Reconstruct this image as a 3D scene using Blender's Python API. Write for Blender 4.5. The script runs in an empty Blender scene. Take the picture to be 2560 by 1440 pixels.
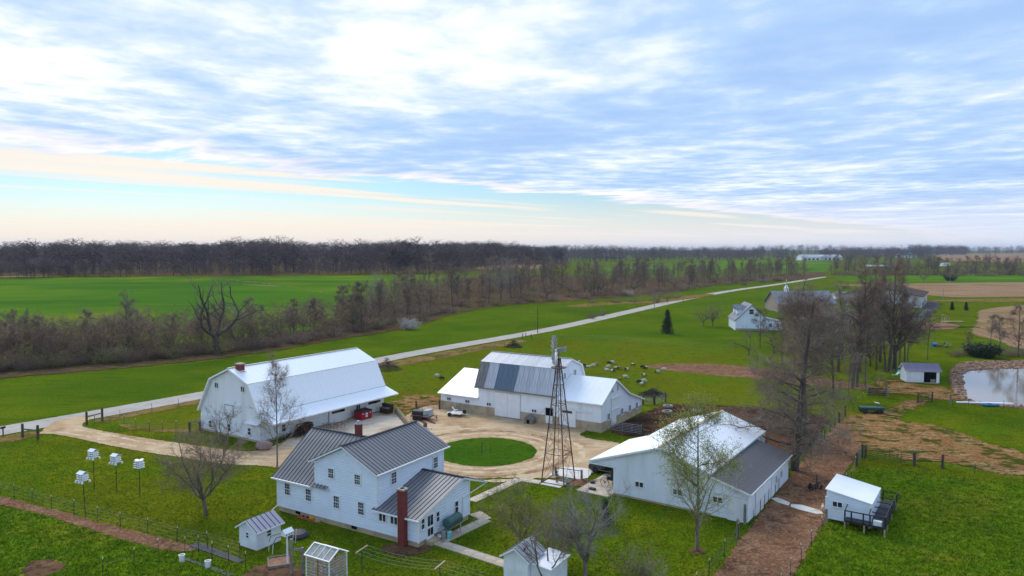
import bpy, math, random
import numpy as np
from mathutils import Vector

# ---------------------------------------------------------------- camera, sky, sun, exposure
SC = bpy.context.scene
COL = SC.collection
CAM_H = 26.0; FPX = 1780.0; PCX, PCY, PHZ = 1280.0, 720.0, 622.0
PITCH = math.atan((PCY - PHZ) / FPX)
cam = bpy.data.cameras.new('camera'); camo = bpy.data.objects.new('camera', cam); COL.objects.link(camo)
cam.sensor_width = 36.0; cam.lens = 36.0 * FPX / 2560.0
cam.clip_start = 0.5; cam.clip_end = 30000.0
camo.location = (0, 0, CAM_H); camo.rotation_euler = (math.pi / 2 - PITCH, 0, 0)
SC.camera = camo
SC.render.engine = 'CYCLES'
SC.cycles.max_bounces = 4; SC.cycles.diffuse_bounces = 2; SC.cycles.glossy_bounces = 2; SC.cycles.transparent_max_bounces = 12
SC.cycles.use_denoising = True
SC.view_settings.view_transform = 'Standard'; SC.view_settings.look = 'None'
SC.view_settings.exposure = 0.72; SC.view_settings.gamma = 1.0; SC.view_settings.use_curve_mapping = False

SUN_AZ, SUN_EL = math.radians(-28), math.radians(38)
sun_dir = Vector((math.sin(SUN_AZ) * math.cos(SUN_EL), math.cos(SUN_AZ) * math.cos(SUN_EL), math.sin(SUN_EL)))
sl = bpy.data.lights.new('sun', 'SUN'); sl.energy = 1.5; sl.angle = math.radians(25); sl.color = (1.0, 0.95, 0.88)
so = bpy.data.objects.new('sun', sl); COL.objects.link(so)
so.rotation_euler = (-sun_dir).to_track_quat('-Z', 'Y').to_euler()

def nd(nt, typ, **kw):
    n = nt.nodes.new(typ)
    for k, v in kw.items():
        if k.startswith('i_'):
            n.inputs[k[2:].replace('_', ' ')].default_value = v
        elif k.startswith('n'):
            n.inputs[int(k[1:])].default_value = v
        else:
            setattr(n, k, v)
    return n
def lk(nt, a, b): nt.links.new(a, b)
def mth(nt, op, a, b=None, c=None, clamp=False):
    n = nt.nodes.new('ShaderNodeMath'); n.operation = op; n.use_clamp = clamp
    for i, v in enumerate((a, b, c)):
        if v is None: continue
        if isinstance(v, (int, float)): n.inputs[i].default_value = v
        else: nt.links.new(v, n.inputs[i])
    return n.outputs[0]
def mixc(nt, f, a, b):
    n = nt.nodes.new('ShaderNodeMix'); n.data_type = 'RGBA'
    for i, v in ((0, f), (6, a), (7, b)):
        if isinstance(v, (int, float)): n.inputs[i].default_value = v
        elif isinstance(v, tuple): n.inputs[i].default_value = (*v[:3], 1)
        else: nt.links.new(v, n.inputs[i])
    return n.outputs[2]
def mrange(nt, v, a, b, c=0.0, d=1.0, smooth=True):
    n = nt.nodes.new('ShaderNodeMapRange'); n.clamp = True
    n.interpolation_type = 'SMOOTHSTEP' if smooth else 'LINEAR'
    nt.links.new(v, n.inputs[0])
    for i, q in enumerate((a, b, c, d)): n.inputs[i + 1].default_value = q
    return n.outputs[0]

# world: Nishita sky behind a broken high cloud deck (projected on a level plane above the farm)
W = bpy.data.worlds.new('World'); SC.world = W; W.use_nodes = True
nt = W.node_tree; nt.nodes.clear()
out = nd(nt, 'ShaderNodeOutputWorld'); bg = nd(nt, 'ShaderNodeBackground'); lk(nt, bg.outputs[0], out.inputs[0])
SKY_STRENGTH = 0.1; NISH = 0.50
bg.inputs[1].default_value = SKY_STRENGTH
sky = nd(nt, 'ShaderNodeTexSky', sky_type='NISHITA', sun_disc=False, sun_elevation=SUN_EL, sun_rotation=SUN_AZ, altitude=200.0, air_density=1.0, dust_density=0.6, ozone_density=2.0)
tc = nd(nt, 'ShaderNodeTexCoord'); sep = nd(nt, 'ShaderNodeSeparateXYZ'); lk(nt, tc.outputs['Generated'], sep.inputs[0])
dz = mth(nt, 'MAXIMUM', sep.outputs[2], 0.012)
px_ = mth(nt, 'DIVIDE', sep.outputs[0], dz); py_ = mth(nt, 'DIVIDE', sep.outputs[1], dz)
def plane(sx, sy, rot=0.0, off=0.0):
    c, s = math.cos(rot), math.sin(rot)
    a = mth(nt, 'ADD', mth(nt, 'MULTIPLY', px_, c * sx), mth(nt, 'MULTIPLY', py_, s * sx))
    b = mth(nt, 'ADD', mth(nt, 'MULTIPLY', px_, -s * sy), mth(nt, 'MULTIPLY', py_, c * sy))
    cb = nd(nt, 'ShaderNodeCombineXYZ'); lk(nt, a, cb.inputs[0]); lk(nt, b, cb.inputs[1]); cb.inputs[2].default_value = off
    return cb.outputs[0]
def cnoise(vec, scale, detail=6.0, rough=0.55, dist=0.0):
    n = nd(nt, 'ShaderNodeTexNoise', i_Scale=scale, i_Detail=detail, i_Roughness=rough, i_Distortion=dist); lk(nt, vec, n.inputs['Vector']); return n.outputs[0]
big = cnoise(plane(1.0, 0.8, 0.5, 3.0), 0.42, 2, 0.5, 0.1)
mid = cnoise(plane(0.9, 0.9, 1.1, 7.0), 2.9, 5, 0.56, 0.15)
cl = mth(nt, 'ADD', mth(nt, 'MULTIPLY', big, 0.58), mth(nt, 'MULTIPLY', mid, 0.42))
# sunlight through the deck
dotn = nd(nt, 'ShaderNodeVectorMath', operation='DOT_PRODUCT'); lk(nt, tc.outputs['Generated'], dotn.inputs[0]); dotn.inputs[1].default_value = tuple(sun_dir)
dsun = mth(nt, 'MAXIMUM', dotn.outputs['Value'], 0.0)
glow = mth(nt, 'POWER', dsun, 8.0)
light = mth(nt, 'ADD', mrange(nt, cl, 0.31, 0.70), mth(nt, 'MULTIPLY', glow, 0.40), clamp=True)
K = 1.0 / SKY_STRENGTH
ramp = nd(nt, 'ShaderNodeValToRGB'); lk(nt, light, ramp.inputs[0])
els = ramp.color_ramp.elements
els[0].position = 0.0; els[0].color = (0.33, 0.50, 0.79, 1)
els[1].position = 1.0; els[1].color = (0.88, 0.91, 0.97, 1)
e = els.new(0.4); e.color = (0.425, 0.59, 0.85, 1)
e = els.new(0.7); e.color = (0.60, 0.72, 0.93, 1)
kc = nd(nt, 'ShaderNodeVectorMath', operation='SCALE'); lk(nt, ramp.outputs[0], kc.inputs[0]); kc.inputs['Scale'].default_value = K * 0.74
# deck edge: a straight front on the cloud plane, ragged, clear air beyond it
edge = mth(nt, 'SUBTRACT', mth(nt, 'ADD', mth(nt, 'MULTIPLY', px_, 1.2), 12.3), py_)
edn = cnoise(plane(1.0, 0.3, 0.85, 5.0), 0.9, 5, 0.62, 0.3)
edge = mth(nt, 'ADD', edge, mth(nt, 'MULTIPLY', mth(nt, 'SUBTRACT', edn, 0.5), 7.0))
deck = mrange(nt, edge, -0.5, 0.7)
# thin low streaks beyond the front
stn = cnoise(plane(0.10, 0.55, 0.85, 9.0), 0.6, 3, 0.6, 0.2)
streak = mth(nt, 'MULTIPLY', mrange(nt, stn, 0.50, 0.60), 0.85)
rim = mth(nt, 'MULTIPLY', mrange(nt, edge, 2.2, 0.2), deck)
kcr = mixc(nt, mth(nt, 'MULTIPLY', rim, 0.65), kc.outputs[0], (0.76 * K, 0.66 * K, 0.60 * K))
nish = nd(nt, 'ShaderNodeVectorMath', operation='MULTIPLY'); lk(nt, sky.outputs[0], nish.inputs[0]); nish.inputs[1].default_value = (NISH * .85, NISH * 1.1, NISH * 1.3)
skyc = mixc(nt, streak, nish.outputs[0], (0.66 * K, 0.575 * K, 0.48 * K))
skyc = mixc(nt, deck, skyc, kcr)
hazeline = mrange(nt, sep.outputs[2], 0.085, 0.0)   # pale air low on the horizon
hzc = mixc(nt, mth(nt, 'POWER', dsun, 1.4), (0.47 * K, 0.545 * K, 0.68 * K), (0.72 * K, 0.57 * K, 0.41 * K))
skyc = mixc(nt, mth(nt, 'MULTIPLY', hazeline, 0.95), skyc, hzc)
lk(nt, skyc, bg.inputs[0])
W.cycles.sampling_method = 'MANUAL'; W.cycles.sample_map_resolution = 512

# ---------------------------------------------------------------- ground heights and pixel helper
def sstep(a, b, x):
    t = np.clip((np.asarray(x, float) - a) / (b - a), 0, 1); return t * t * (3 - 2 * t)
def gh(x, y):
    """terrain height: level farmyard, field rising gently to the wood on the left"""
    x = np.asarray(x, float); y = np.asarray(y, float)
    return 7.0 * sstep(235, 520, y) * sstep(150, -30, x) + 0.5 * sstep(200, 420, y) * np.sin(x * 0.013) * np.sin(y * 0.011)
_c, _s = math.cos(PITCH), math.sin(PITCH)
def G(px, py, z=None):
    """place on the terrain that stands at photograph pixel px,py (or at height z)"""
    a = (px - PCX) / FPX; b = -(py - PCY) / FPX
    d = (a, _c + b * _s, -_s + b * _c)
    if z is not None:
        t = (z - CAM_H) / d[2]; return Vector((d[0] * t, d[1] * t, z))
    lo, hi = 5.0, 6000.0
    if d[2] >= -1e-5: return Vector((d[0] * hi, d[1] * hi, 0))
    f = lambda t: CAM_H + d[2] * t - float(gh(d[0] * t, d[1] * t))
    t = lo
    st = 4.0
    while t < hi and f(t) > 0: t += st; st *= 1.02
    a0, a1 = t - st, t
    for _ in range(30):
        m = (a0 + a1) / 2
        if f(m) > 0: a0 = m
        else: a1 = m
    return Vector((d[0] * a1, d[1] * a1, float(gh(d[0] * a1, d[1] * a1))))
def HT(px, py, pt):
    """height of an upright thing with its foot at px,py and its top at row pt"""
    p = G(px, py); b = -(pt - PCY) / FPX
    dz = (b * p.y * _c - p.y * _s) / (_c + b * _s)
    return CAM_H + dz - p.z

# ---------------------------------------------------------------- materials
MT = {}
def newmat(name):
    m = bpy.data.materials.new(name); m.use_nodes = True; MT[name] = m
    nt = m.node_tree; nt.nodes.clear()
    o = nd(nt, 'ShaderNodeOutputMaterial'); b = nd(nt, 'ShaderNodeBsdfPrincipled'); lk(nt, b.outputs[0], o.inputs[0])
    return m, nt, b, o
def vnoise(nt, vec, scale, detail=3.0, rough=0.55, dist=0.0):
    n = nd(nt, 'ShaderNodeTexNoise', i_Scale=scale, i_Detail=detail, i_Roughness=rough, i_Distortion=dist)
    lk(nt, vec, n.inputs['Vector']); return n.outputs[0]
def mat(name, c1, c2=None, scale=3.0, rough=0.7, bump=0.0, metal=0.0, stretch=None, spec=0.4, vary=0.0, detail=4.0, lo=0.35, hi=0.65):
    m, nt, b, o = newmat(name)
    b.inputs['Roughness'].default_value = rough; b.inputs['Metallic'].default_value = metal
    b.inputs['Specular IOR Level'].default_value = spec
    if c2 is None: c2 = tuple(v * 0.8 for v in c1)
    tc = nd(nt, 'ShaderNodeTexCoord'); vec = tc.outputs['Object']
    if stretch:
        mp = nd(nt, 'ShaderNodeMapping'); mp.inputs['Scale'].default_value = stretch; lk(nt, vec, mp.inputs[0]); vec = mp.outputs[0]
    n = vnoise(nt, vec, scale, detail)
    c = mixc(nt, mrange(nt, n, lo, hi), c1, c2)
    if vary:
        oi = nd(nt, 'ShaderNodeObjectInfo')
        hs = nd(nt, 'ShaderNodeHueSaturation'); lk(nt, c, hs.inputs['Color'])
        lk(nt, mth(nt, 'ADD', mth(nt, 'MULTIPLY', oi.outputs['Random'], vary * 2), 1 - vary), hs.inputs['Value'])
        c = hs.outputs[0]
    lk(nt, c, b.inputs['Base Color'])
    if bump:
        bp = nd(nt, 'ShaderNodeBump', i_Strength=bump, i_Distance=0.05); lk(nt, vnoise(nt, vec, scale * 3, 4), bp.inputs['Height']); lk(nt, bp.outputs[0], b.inputs['Normal'])
    return m
def gmat(name, layers, base, bump=0.3, bscale=2.5, edge=None, rough=0.9, rows=None):
    """ground material. base colour then layers (colour, noise scale per metre, low, high, amount[, stretch]); edge=(soft, amp, scale) gives a ragged border from the attribute sd"""
    m, nt, b, o = newmat(name)
    b.inputs['Roughness'].default_value = rough; b.inputs['Specular IOR Level'].default_value = 0.0
    geo = nd(nt, 'ShaderNodeNewGeometry'); pos = geo.outputs['Position']
    c = base
    for i, L in enumerate(layers):
        col, sc, lo, hi, amt = L[:5]
        vec = pos
        mp = nd(nt, 'ShaderNodeMapping'); lk(nt, pos, mp.inputs[0]); mp.inputs['Location'].default_value = (i * 37.1, i * 11.7, i * 5.3)
        if len(L) > 5:
            mp.inputs['Scale'].default_value = L[5]
            if len(L) > 6: mp.inputs['Rotation'].default_value = (0, 0, L[6])
        n = vnoise(nt, mp.outputs[0], sc, 2.0, 0.65, 0.0)
        c = mixc(nt, mth(nt, 'MULTIPLY', mrange(nt, n, lo, hi), amt), c, col)
    if rows:
        ang, spacing, col, amt = rows
        rp = nd(nt, 'ShaderNodeMapping'); lk(nt, pos, rp.inputs[0]); rp.inputs['Rotation'].default_value = (0, 0, ang)
        w = nd(nt, 'ShaderNodeTexWave', i_Scale=1.0 / spacing / 3.1416 * 1.57, i_Distortion=0.6, i_Detail=2.0); lk(nt, rp.outputs[0], w.inputs['Vector'])
        c = mixc(nt, mth(nt, 'MULTIPLY', w.outputs['Fac'], amt), c, col)
    lk(nt, c, b.inputs['Base Color']) if not isinstance(c, tuple) else None
    if isinstance(c, tuple): b.inputs['Base Color'].default_value = (*c, 1)
    if bump:
        bp = nd(nt, 'ShaderNodeBump', i_Strength=bump, i_Distance=0.12); lk(nt, vnoise(nt, pos, bscale, 2, 0.65), bp.inputs['Height']); lk(nt, bp.outputs[0], b.inputs['Normal'])
    if edge:
        soft, amp, sc = edge
        at = nd(nt, 'ShaderNodeAttribute', attribute_name='sd')
        e1 = mth(nt, 'MULTIPLY', mth(nt, 'SUBTRACT', vnoise(nt, pos, sc, 4, 0.7), 0.5), amp * 2.6)
        al = mth(nt, 'GREATER_THAN', mth(nt, 'ADD', at.outputs['Fac'], e1), 0.0)
        tr = nd(nt, 'ShaderNodeBsdfTransparent'); mx = nd(nt, 'ShaderNodeMixShader')
        lk(nt, al, mx.inputs[0]); lk(nt, tr.outputs[0], mx.inputs[1]); lk(nt, b.outputs[0], mx.inputs[2]); lk(nt, mx.outputs[0], o.inputs[0])
    return m

# ---------------------------------------------------------------- mesh helpers
class MB:
    def __init__(s): s.v = []; s.f = []; s.m = []
    def add(s, vs, fs, mi=0):
        o = len(s.v); s.v += [tuple(v) for v in vs]; s.f += [tuple(i + o for i in f) for f in fs]; s.m += [mi] * len(fs); return s
    def box(s, x0, x1, y0, y1, z0, z1, mi=0):
        v = [(x0, y0, z0), (x1, y0, z0), (x1, y1, z0), (x0, y1, z0), (x0, y0, z1), (x1, y0, z1), (x1, y1, z1), (x0, y1, z1)]
        return s.add(v, [(0, 3, 2, 1), (4, 5, 6, 7), (0, 1, 5, 4), (1, 2, 6, 5), (2, 3, 7, 6), (3, 0, 4, 7)], mi)
    def bar(s, p, q, w, h=None, mi=0):
        """rectangular bar between two points"""
        h = h or w; p = Vector(p); q = Vector(q); d = (q - p).normalized()
        up = Vector((0, 0, 1)) if abs(d.z) < 0.95 else Vector((0, 1, 0))
        a = d.cross(up).normalized(); b = a.cross(d).normalized()
        vs = []
        for c in (p, q):
            for sa, sb in ((-1, -1), (1, -1), (1, 1), (-1, 1)): vs.append(c + a * (w / 2 * sa) + b * (h / 2 * sb))
        return s.add(vs, [(3, 2, 1, 0), (4, 5, 6, 7), (0, 1, 5, 4), (1, 2, 6, 5), (2, 3, 7, 6), (3, 0, 4, 7)], mi)
    def tube(s, p, q, r, r2=None, n=6, mi=0, cap=True):
        r2 = r if r2 is None else r2; p = Vector(p); q = Vector(q); d = (q - p).normalized()
        up = Vector((0, 0, 1)) if abs(d.z) < 0.95 else Vector((0, 1, 0))
        a = d.cross(up).normalized(); b = a.cross(d).normalized()
        vs = []
        for c, rr in ((p, r), (q, r2)):
            for i in range(n):
                t = 2 * math.pi * i / n; vs.append(c + a * (rr * math.cos(t)) + b * (rr * math.sin(t)))
        fs = [(i, (i + 1) % n, n + (i + 1) % n, n + i) for i in range(n)]
        if cap: fs += [tuple(range(n - 1, -1, -1)), tuple(range(n, 2 * n))]
        return s.add(vs, fs, mi)
    def path(s, pts, r, n=6, mi=0):
        for a, b in zip(pts[:-1], pts[1:]): s.tube(a, b, r, n=n, mi=mi)
        return s
    def lathe(s, prof, n=12, c=(0, 0, 0), mi=0, axis='z'):
        vs = []; m = len(prof)
        for r, z in prof:
            for i in range(n):
                t = 2 * math.pi * i / n; x, y = r * math.cos(t), r * math.sin(t)
                vs.append((c[0] + x, c[1] + y, c[2] + z) if axis == 'z' else ((c[0] + z, c[1] + x, c[2] + y) if axis == 'x' else (c[0] + x, c[1] + z, c[2] + y)))
        fs = []
        for j in range(m - 1):
            for i in range(n): fs.append((j * n + i, j * n + (i + 1) % n, (j + 1) * n + (i + 1) % n, (j + 1) * n + i))
        fs += [tuple(range(n - 1, -1, -1)), tuple(range((m - 1) * n, m * n))]
        return s.add(vs, fs, mi)
    def prism(s, poly, axis, a, b, mi=0):
        """extrude a polygon: axis 'y' takes (x,z), 'x' takes (y,z), 'z' takes (x,y)"""
        f = {'y': lambda p, t: (p[0], t, p[1]), 'x': lambda p, t: (t, p[0], p[1]), 'z': lambda p, t: (p[0], p[1], t)}[axis]
        n = len(poly); vs = [f(p, a) for p in poly] + [f(p, b) for p in poly]
        fs = [(i, (i + 1) % n, n + (i + 1) % n, n + i) for i in range(n)] + [tuple(range(n - 1, -1, -1)), tuple(range(n, 2 * n))]
        return s.add(vs, fs, mi)
    def slab(s, p, th, mi=0):
        """quad with thickness below it"""
        p = [Vector(q) for q in p]; nn = (p[1] - p[0]).cross(p[3] - p[0]).normalized()
        if nn.z < 0: nn = -nn
        vs = p + [q - nn * th for q in p]
        return s.add(vs, [(0, 1, 2, 3), (7, 6, 5, 4), (0, 4, 5, 1), (1, 5, 6, 2), (2, 6, 7, 3), (3, 7, 4, 0)], mi)
    def mesh(s, name, mats, smooth=False):
        me = bpy.data.meshes.new(name); me.from_pydata(s.v, [], s.f)
        for m in (mats if isinstance(mats, (list, tuple)) else [mats]): me.materials.append(MT[m] if isinstance(m, str) else m)
        if any(s.m): me.polygons.foreach_set('material_index', s.m)
        import bmesh
        bm = bmesh.new(); bm.from_mesh(me); bmesh.ops.recalc_face_normals(bm, faces=bm.faces); bm.to_mesh(me); bm.free()
        if smooth: me.polygons.foreach_set('use_smooth', [True] * len(me.polygons))
        me.update(); return me
    def build(s, name, mats, parent=None, loc=(0, 0, 0), rz=0.0, smooth=False):
        return link(name, s.mesh(name, mats, smooth), parent, loc, rz)
def link(name, me, parent=None, loc=(0, 0, 0), rz=0.0):
    o = bpy.data.objects.new(name, me); COL.objects.link(o); o.location = loc
    if rz: o.rotation_euler = (0, 0, rz)
    if parent: o.parent = parent
    return o
def tag(o, label, cat, group=None):
    o['label'] = label; o['category'] = cat
    if group: o['group'] = group
    return o
def thing(name, label, cat, loc=(0, 0, 0), rz=0.0, group=None):
    o = bpy.data.objects.new(name, None); COL.objects.link(o); o.location = loc; o.rotation_euler = (0, 0, rz); o.empty_display_size = 0.3
    return tag(o, label, cat, group)
def kind(o, k, label=None):
    o['kind'] = k
    if label: o['label'] = label
    return o
def copy_thing(root, loc, rz, label, group=None, scale=None):
    r = root.copy(); COL.objects.link(r); r.location = loc; r.rotation_euler = (0, 0, rz); r['label'] = label
    if group: r['group'] = group
    if scale: r.scale = (scale,) * 3 if isinstance(scale, (int, float)) else scale
    for ch in root.children:
        c = ch.copy(); COL.objects.link(c); c.parent = r
        for g in ch.children:
            d = g.copy(); COL.objects.link(d); d.parent = c
    return r
def npmesh(name, V, Fc, mats, mi=None, smooth=False):
    """mesh from numpy arrays of triangles or quads"""
    me = bpy.data.meshes.new(name); V = np.asarray(V, np.float32); Fc = np.asarray(Fc, np.int32); k = Fc.shape[1]
    me.vertices.add(len(V)); me.vertices.foreach_set('co', V.ravel())
    me.loops.add(Fc.size); me.loops.foreach_set('vertex_index', Fc.ravel())
    me.polygons.add(len(Fc)); me.polygons.foreach_set('loop_start', np.arange(0, Fc.size, k, dtype=np.int32)); me.polygons.foreach_set('loop_total', np.full(len(Fc), k, np.int32))
    for m in (mats if isinstance(mats, (list, tuple)) else [mats]): me.materials.append(MT[m])
    if mi is not None: me.polygons.foreach_set('material_index', np.asarray(mi, np.int32))
    if smooth: me.polygons.foreach_set('use_smooth', np.ones(len(Fc), bool))
    me.update(calc_edges=True); me.validate(); return me
# ---------------------------------------------------------------- the ground: one sheet to the horizon, then fields, roads and yards as sheets a little above each other
g_dark, g_mid, g_lt, g_yel = (0.052, 0.098, 0.004), (0.094, 0.150, 0.005), (0.12, 0.17, 0.006), (0.160, 0.168, 0.006)
straw, soil, soil_d = (0.33, 0.22, 0.115), (0.185, 0.095, 0.055), (0.07, 0.043, 0.03)
gmat('lawn', [((0.124, 0.130, 0.0060), 0.035, 0.46, 0.62, 0.8), (g_dark, 0.09, 0.42, 0.68, 0.75), (g_yel, 0.21, 0.45, 0.68, 0.8), (g_dark, 0.8, 0.5, 0.68, 0.6), (g_yel, 2.6, 0.5, 0.66, 0.6), ((0.022, 0.041, 0.0070), 5.0, 0.5, 0.62, 0.75), ((0.242, 0.168, 0.0400), 1.1, 0.64, 0.74, 0.45)], g_mid, bump=1.0, bscale=3.0)
gmat('crop_green', [((0.057, 0.108, 0.0060), 0.02, 0.4, 0.65, 0.8), ((0.132, 0.159, 0.0070), 0.05, 0.5, 0.7, 0.7), ((0.034, 0.068, 0.0060), 0.5, 0.5, 0.70, 0.6, (0.25, 1.6, 1), 0.5), ((0.029, 0.059, 0.0060), 2.2, 0.5, 0.66, 0.65), ((0.148, 0.175, 0.0130), 3.7, 0.55, 0.72, 0.5)], (0.092, 0.147, 0.0060), bump=0.9, bscale=1.6, edge=(0.386, 0.583, 0.5990))
gmat('round_grass', [((0.039, 0.097, 0.0070), 0.15, 0.4, 0.65, 0.8), ((0.078, 0.128, 0.0080), 0.5, 0.5, 0.7, 0.7), ((0.019, 0.054, 0.0070), 2.2, 0.5, 0.66, 0.65)], (0.055, 0.118, 0.0070), bump=0.9, bscale=2.5, edge=(0.212, 0.367, 0.9000))
gmat('far_crop', [((0.054, 0.144, 0.0112), 0.008, 0.4, 0.62, 0.9), ((0.166, 0.200, 0.0134), 0.013, 0.50, 0.68, 0.8), ((0.037, 0.108, 0.0112), 0.03, 0.5, 0.7, 0.7, (0.15, 1.0, 1), 0.25), ((0.197, 0.216, 0.0269), 0.06, 0.58, 0.75, 0.4, (0.12, 1.0, 1), 0.2)], (0.095, 0.181, 0.0112), bump=0.4, bscale=0.5, edge=(1.2, 3.0, 0.06))
gmat('pasture', [((0.098, 0.105, 0.0080), 0.04, 0.42, 0.68, 0.8), ((0.078, 0.138, 0.0070), 0.07, 0.48, 0.66, 0.8), ((0.042, 0.064, 0.0070), 0.9, 0.52, 0.68, 0.65), ((0.224, 0.202, 0.0200), 2.0, 0.54, 0.7, 0.5)], (0.112, 0.133, 0.0060), bump=0.9, bscale=2.0, edge=(0.8, 1.2, 0.3))
gmat('coarse_grass', [((0.035, 0.078, 0.0060), 0.35, 0.44, 0.64, 0.8), ((0.170, 0.161, 0.0130), 0.13, 0.48, 0.66, 0.75), ((0.026, 0.054, 0.0060), 1.3, 0.5, 0.62, 0.9), ((0.145, 0.220, 0.0110), 2.4, 0.52, 0.66, 0.7), ((0.425, 0.310, 0.0690), 0.5, 0.64, 0.76, 0.55)], (0.095, 0.161, 0.0060), bump=1.0, bscale=2.2, edge=(0.489, 0.813, 0.7990))
gmat('gravel', [((0.640, 0.475, 0.2924), 0.12, 0.4, 0.62, 0.8), ((0.320, 0.180, 0.0903), 0.22, 0.52, 0.7, 0.8), ((0.380, 0.223, 0.1118), 0.9, 0.5, 0.68, 0.6, (0.3, 1.4, 1), 0.5), ((0.700, 0.541, 0.3612), 5.0, 0.5, 0.7, 0.55), ((0.220, 0.133, 0.0731), 8.0, 0.54, 0.7, 0.6)], (0.490, 0.328, 0.1849), bump=0.5, bscale=7.0, edge=(0.12, 0.35, 1.3))
gmat('road_tar', [((0.50, 0.45, 0.39), 0.15, 0.4, 0.7, 0.7), ((0.33, 0.29, 0.25), 0.8, 0.5, 0.7, 0.6), ((0.56, 0.50, 0.43), 5.0, 0.5, 0.72, 0.4)], (0.43, 0.38, 0.33), bump=0.15, bscale=10.0, edge=(0.1, 0.2, 1.0))
gmat('dead_verge', [((0.096, 0.092, 0.0160), 0.2, 0.45, 0.62, 0.9), ((0.33, 0.20, 0.085), 0.6, 0.5, 0.7, 0.7), ((0.12, 0.066, 0.03), 1.7, 0.5, 0.66, 0.75)], (0.24, 0.15, 0.055), bump=0.8, bscale=2.0, edge=(0.5, 0.9, 0.5))
gmat('dirt', [((0.309, 0.174, 0.0979), 0.3, 0.42, 0.64, 0.8), ((0.078, 0.043, 0.0268), 0.8, 0.5, 0.68, 0.7), ((0.364, 0.225, 0.1443), 2.6, 0.52, 0.68, 0.65), ((0.091, 0.048, 0.0289), 4.5, 0.5, 0.64, 0.75), ((0.528, 0.430, 0.3400), 6.0, 0.66, 0.72, 0.7)], (0.213, 0.105, 0.0557), bump=1.0, bscale=4.0, edge=(0.160, 0.530, 1.0080))
gmat('mud', [((0.048, 0.028, 0.0196), 0.18, 0.36, 0.56, 0.95), ((0.153, 0.080, 0.0467), 0.5, 0.55, 0.7, 0.65), ((0.025, 0.017, 0.0131), 1.8, 0.5, 0.64, 0.75)], (0.125, 0.066, 0.0393), bump=1.0, bscale=2.5, edge=(0.242, 0.765, 0.5610))
gmat('hay_dirt', [((0.234, 0.108, 0.0440), 0.2, 0.4, 0.62, 0.7), ((0.049, 0.066, 0.0080), 0.35, 0.5, 0.6, 0.95), ((0.421, 0.266, 0.1360), 0.9, 0.5, 0.66, 0.65, (0.5, 1.4, 1), 0.2), ((0.044, 0.059, 0.0080), 2.0, 0.54, 0.64, 0.8), ((0.101, 0.050, 0.0240), 3.5, 0.52, 0.66, 0.6)], (0.296, 0.158, 0.0624), bump=0.9, bscale=3.0, edge=(0.5, 2.6, 0.28))
gmat('stubble', [((0.378, 0.236, 0.1485), 0.03, 0.4, 0.65, 0.8), ((0.172, 0.148, 0.0270), 0.06, 0.56, 0.7, 0.75, (0.4, 1, 1), 0.1), ((0.224, 0.124, 0.0810), 0.4, 0.5, 0.7, 0.5)], (0.310, 0.184, 0.1170), bump=0.3, bscale=1.0, edge=(0.8, 2.0, 0.15), rows=(0.3, 5.5, (0.181, 0.136, 0.0495), 0.55))
gmat('leaf_litter', [((0.067, 0.061, 0.0200), 0.1, 0.45, 0.65, 0.8), ((0.20, 0.125, 0.065), 0.5, 0.5, 0.7, 0.8), ((0.055, 0.036, 0.022), 1.2, 0.5, 0.7, 0.6)], (0.125, 0.082, 0.045), bump=0.8, bscale=1.2, edge=(0.6, 1.8, 0.25))
gmat('asphalt_lot', [((0.12, 0.115, 0.12), 0.2, 0.4, 0.7, 0.8), ((0.20, 0.185, 0.18), 3.0, 0.55, 0.75, 0.4)], (0.10, 0.098, 0.104), bump=0.1, bscale=8.0, edge=(0.15, 0.25, 0.6))
gmat('wood_chips', [((0.36, 0.17, 0.11), 0.6, 0.45, 0.7, 0.8), ((0.14, 0.075, 0.05), 2.5, 0.5, 0.7, 0.7)], (0.27, 0.14, 0.095), bump=0.8, bscale=4.0, edge=(0.1, 0.15, 1.0))
gmat('concrete_yard', [((0.38, 0.26, 0.165), 0.2, 0.45, 0.66, 0.8), ((0.74, 0.64, 0.52), 0.5, 0.5, 0.7, 0.7, (0.3, 1.5, 1), 0.5), ((0.32, 0.165, 0.085), 0.16, 0.56, 0.68, 0.85), ((0.76, 0.67, 0.55), 5.0, 0.5, 0.72, 0.5)], (0.60, 0.49, 0.375), bump=0.2, bscale=4.0, edge=(0.08, 0.12, 1.5))
gmat('garden_soil', [((0.25, 0.125, 0.065), 0.5, 0.5, 0.7, 0.8), ((0.055, 0.036, 0.024), 1.4, 0.48, 0.66, 0.8)], (0.135, 0.078, 0.043), bump=0.9, bscale=3.0, edge=(0.25, 0.7, 0.8))
gmat('track_pale', [((0.450, 0.298, 0.1672), 0.8, 0.45, 0.65, 0.8), ((0.720, 0.576, 0.4048), 5.0, 0.5, 0.72, 0.5)], (0.620, 0.470, 0.3036), bump=0.4, bscale=6.0, edge=(0.100, 0.720, 0.3960))
gmat('track_dark', [((0.260, 0.150, 0.0850), 0.8, 0.45, 0.65, 0.8), ((0.450, 0.330, 0.2200), 5.0, 0.5, 0.72, 0.5)], (0.330, 0.205, 0.1200), bump=0.4, bscale=6.0, edge=(0.100, 0.800, 0.4000))

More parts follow.
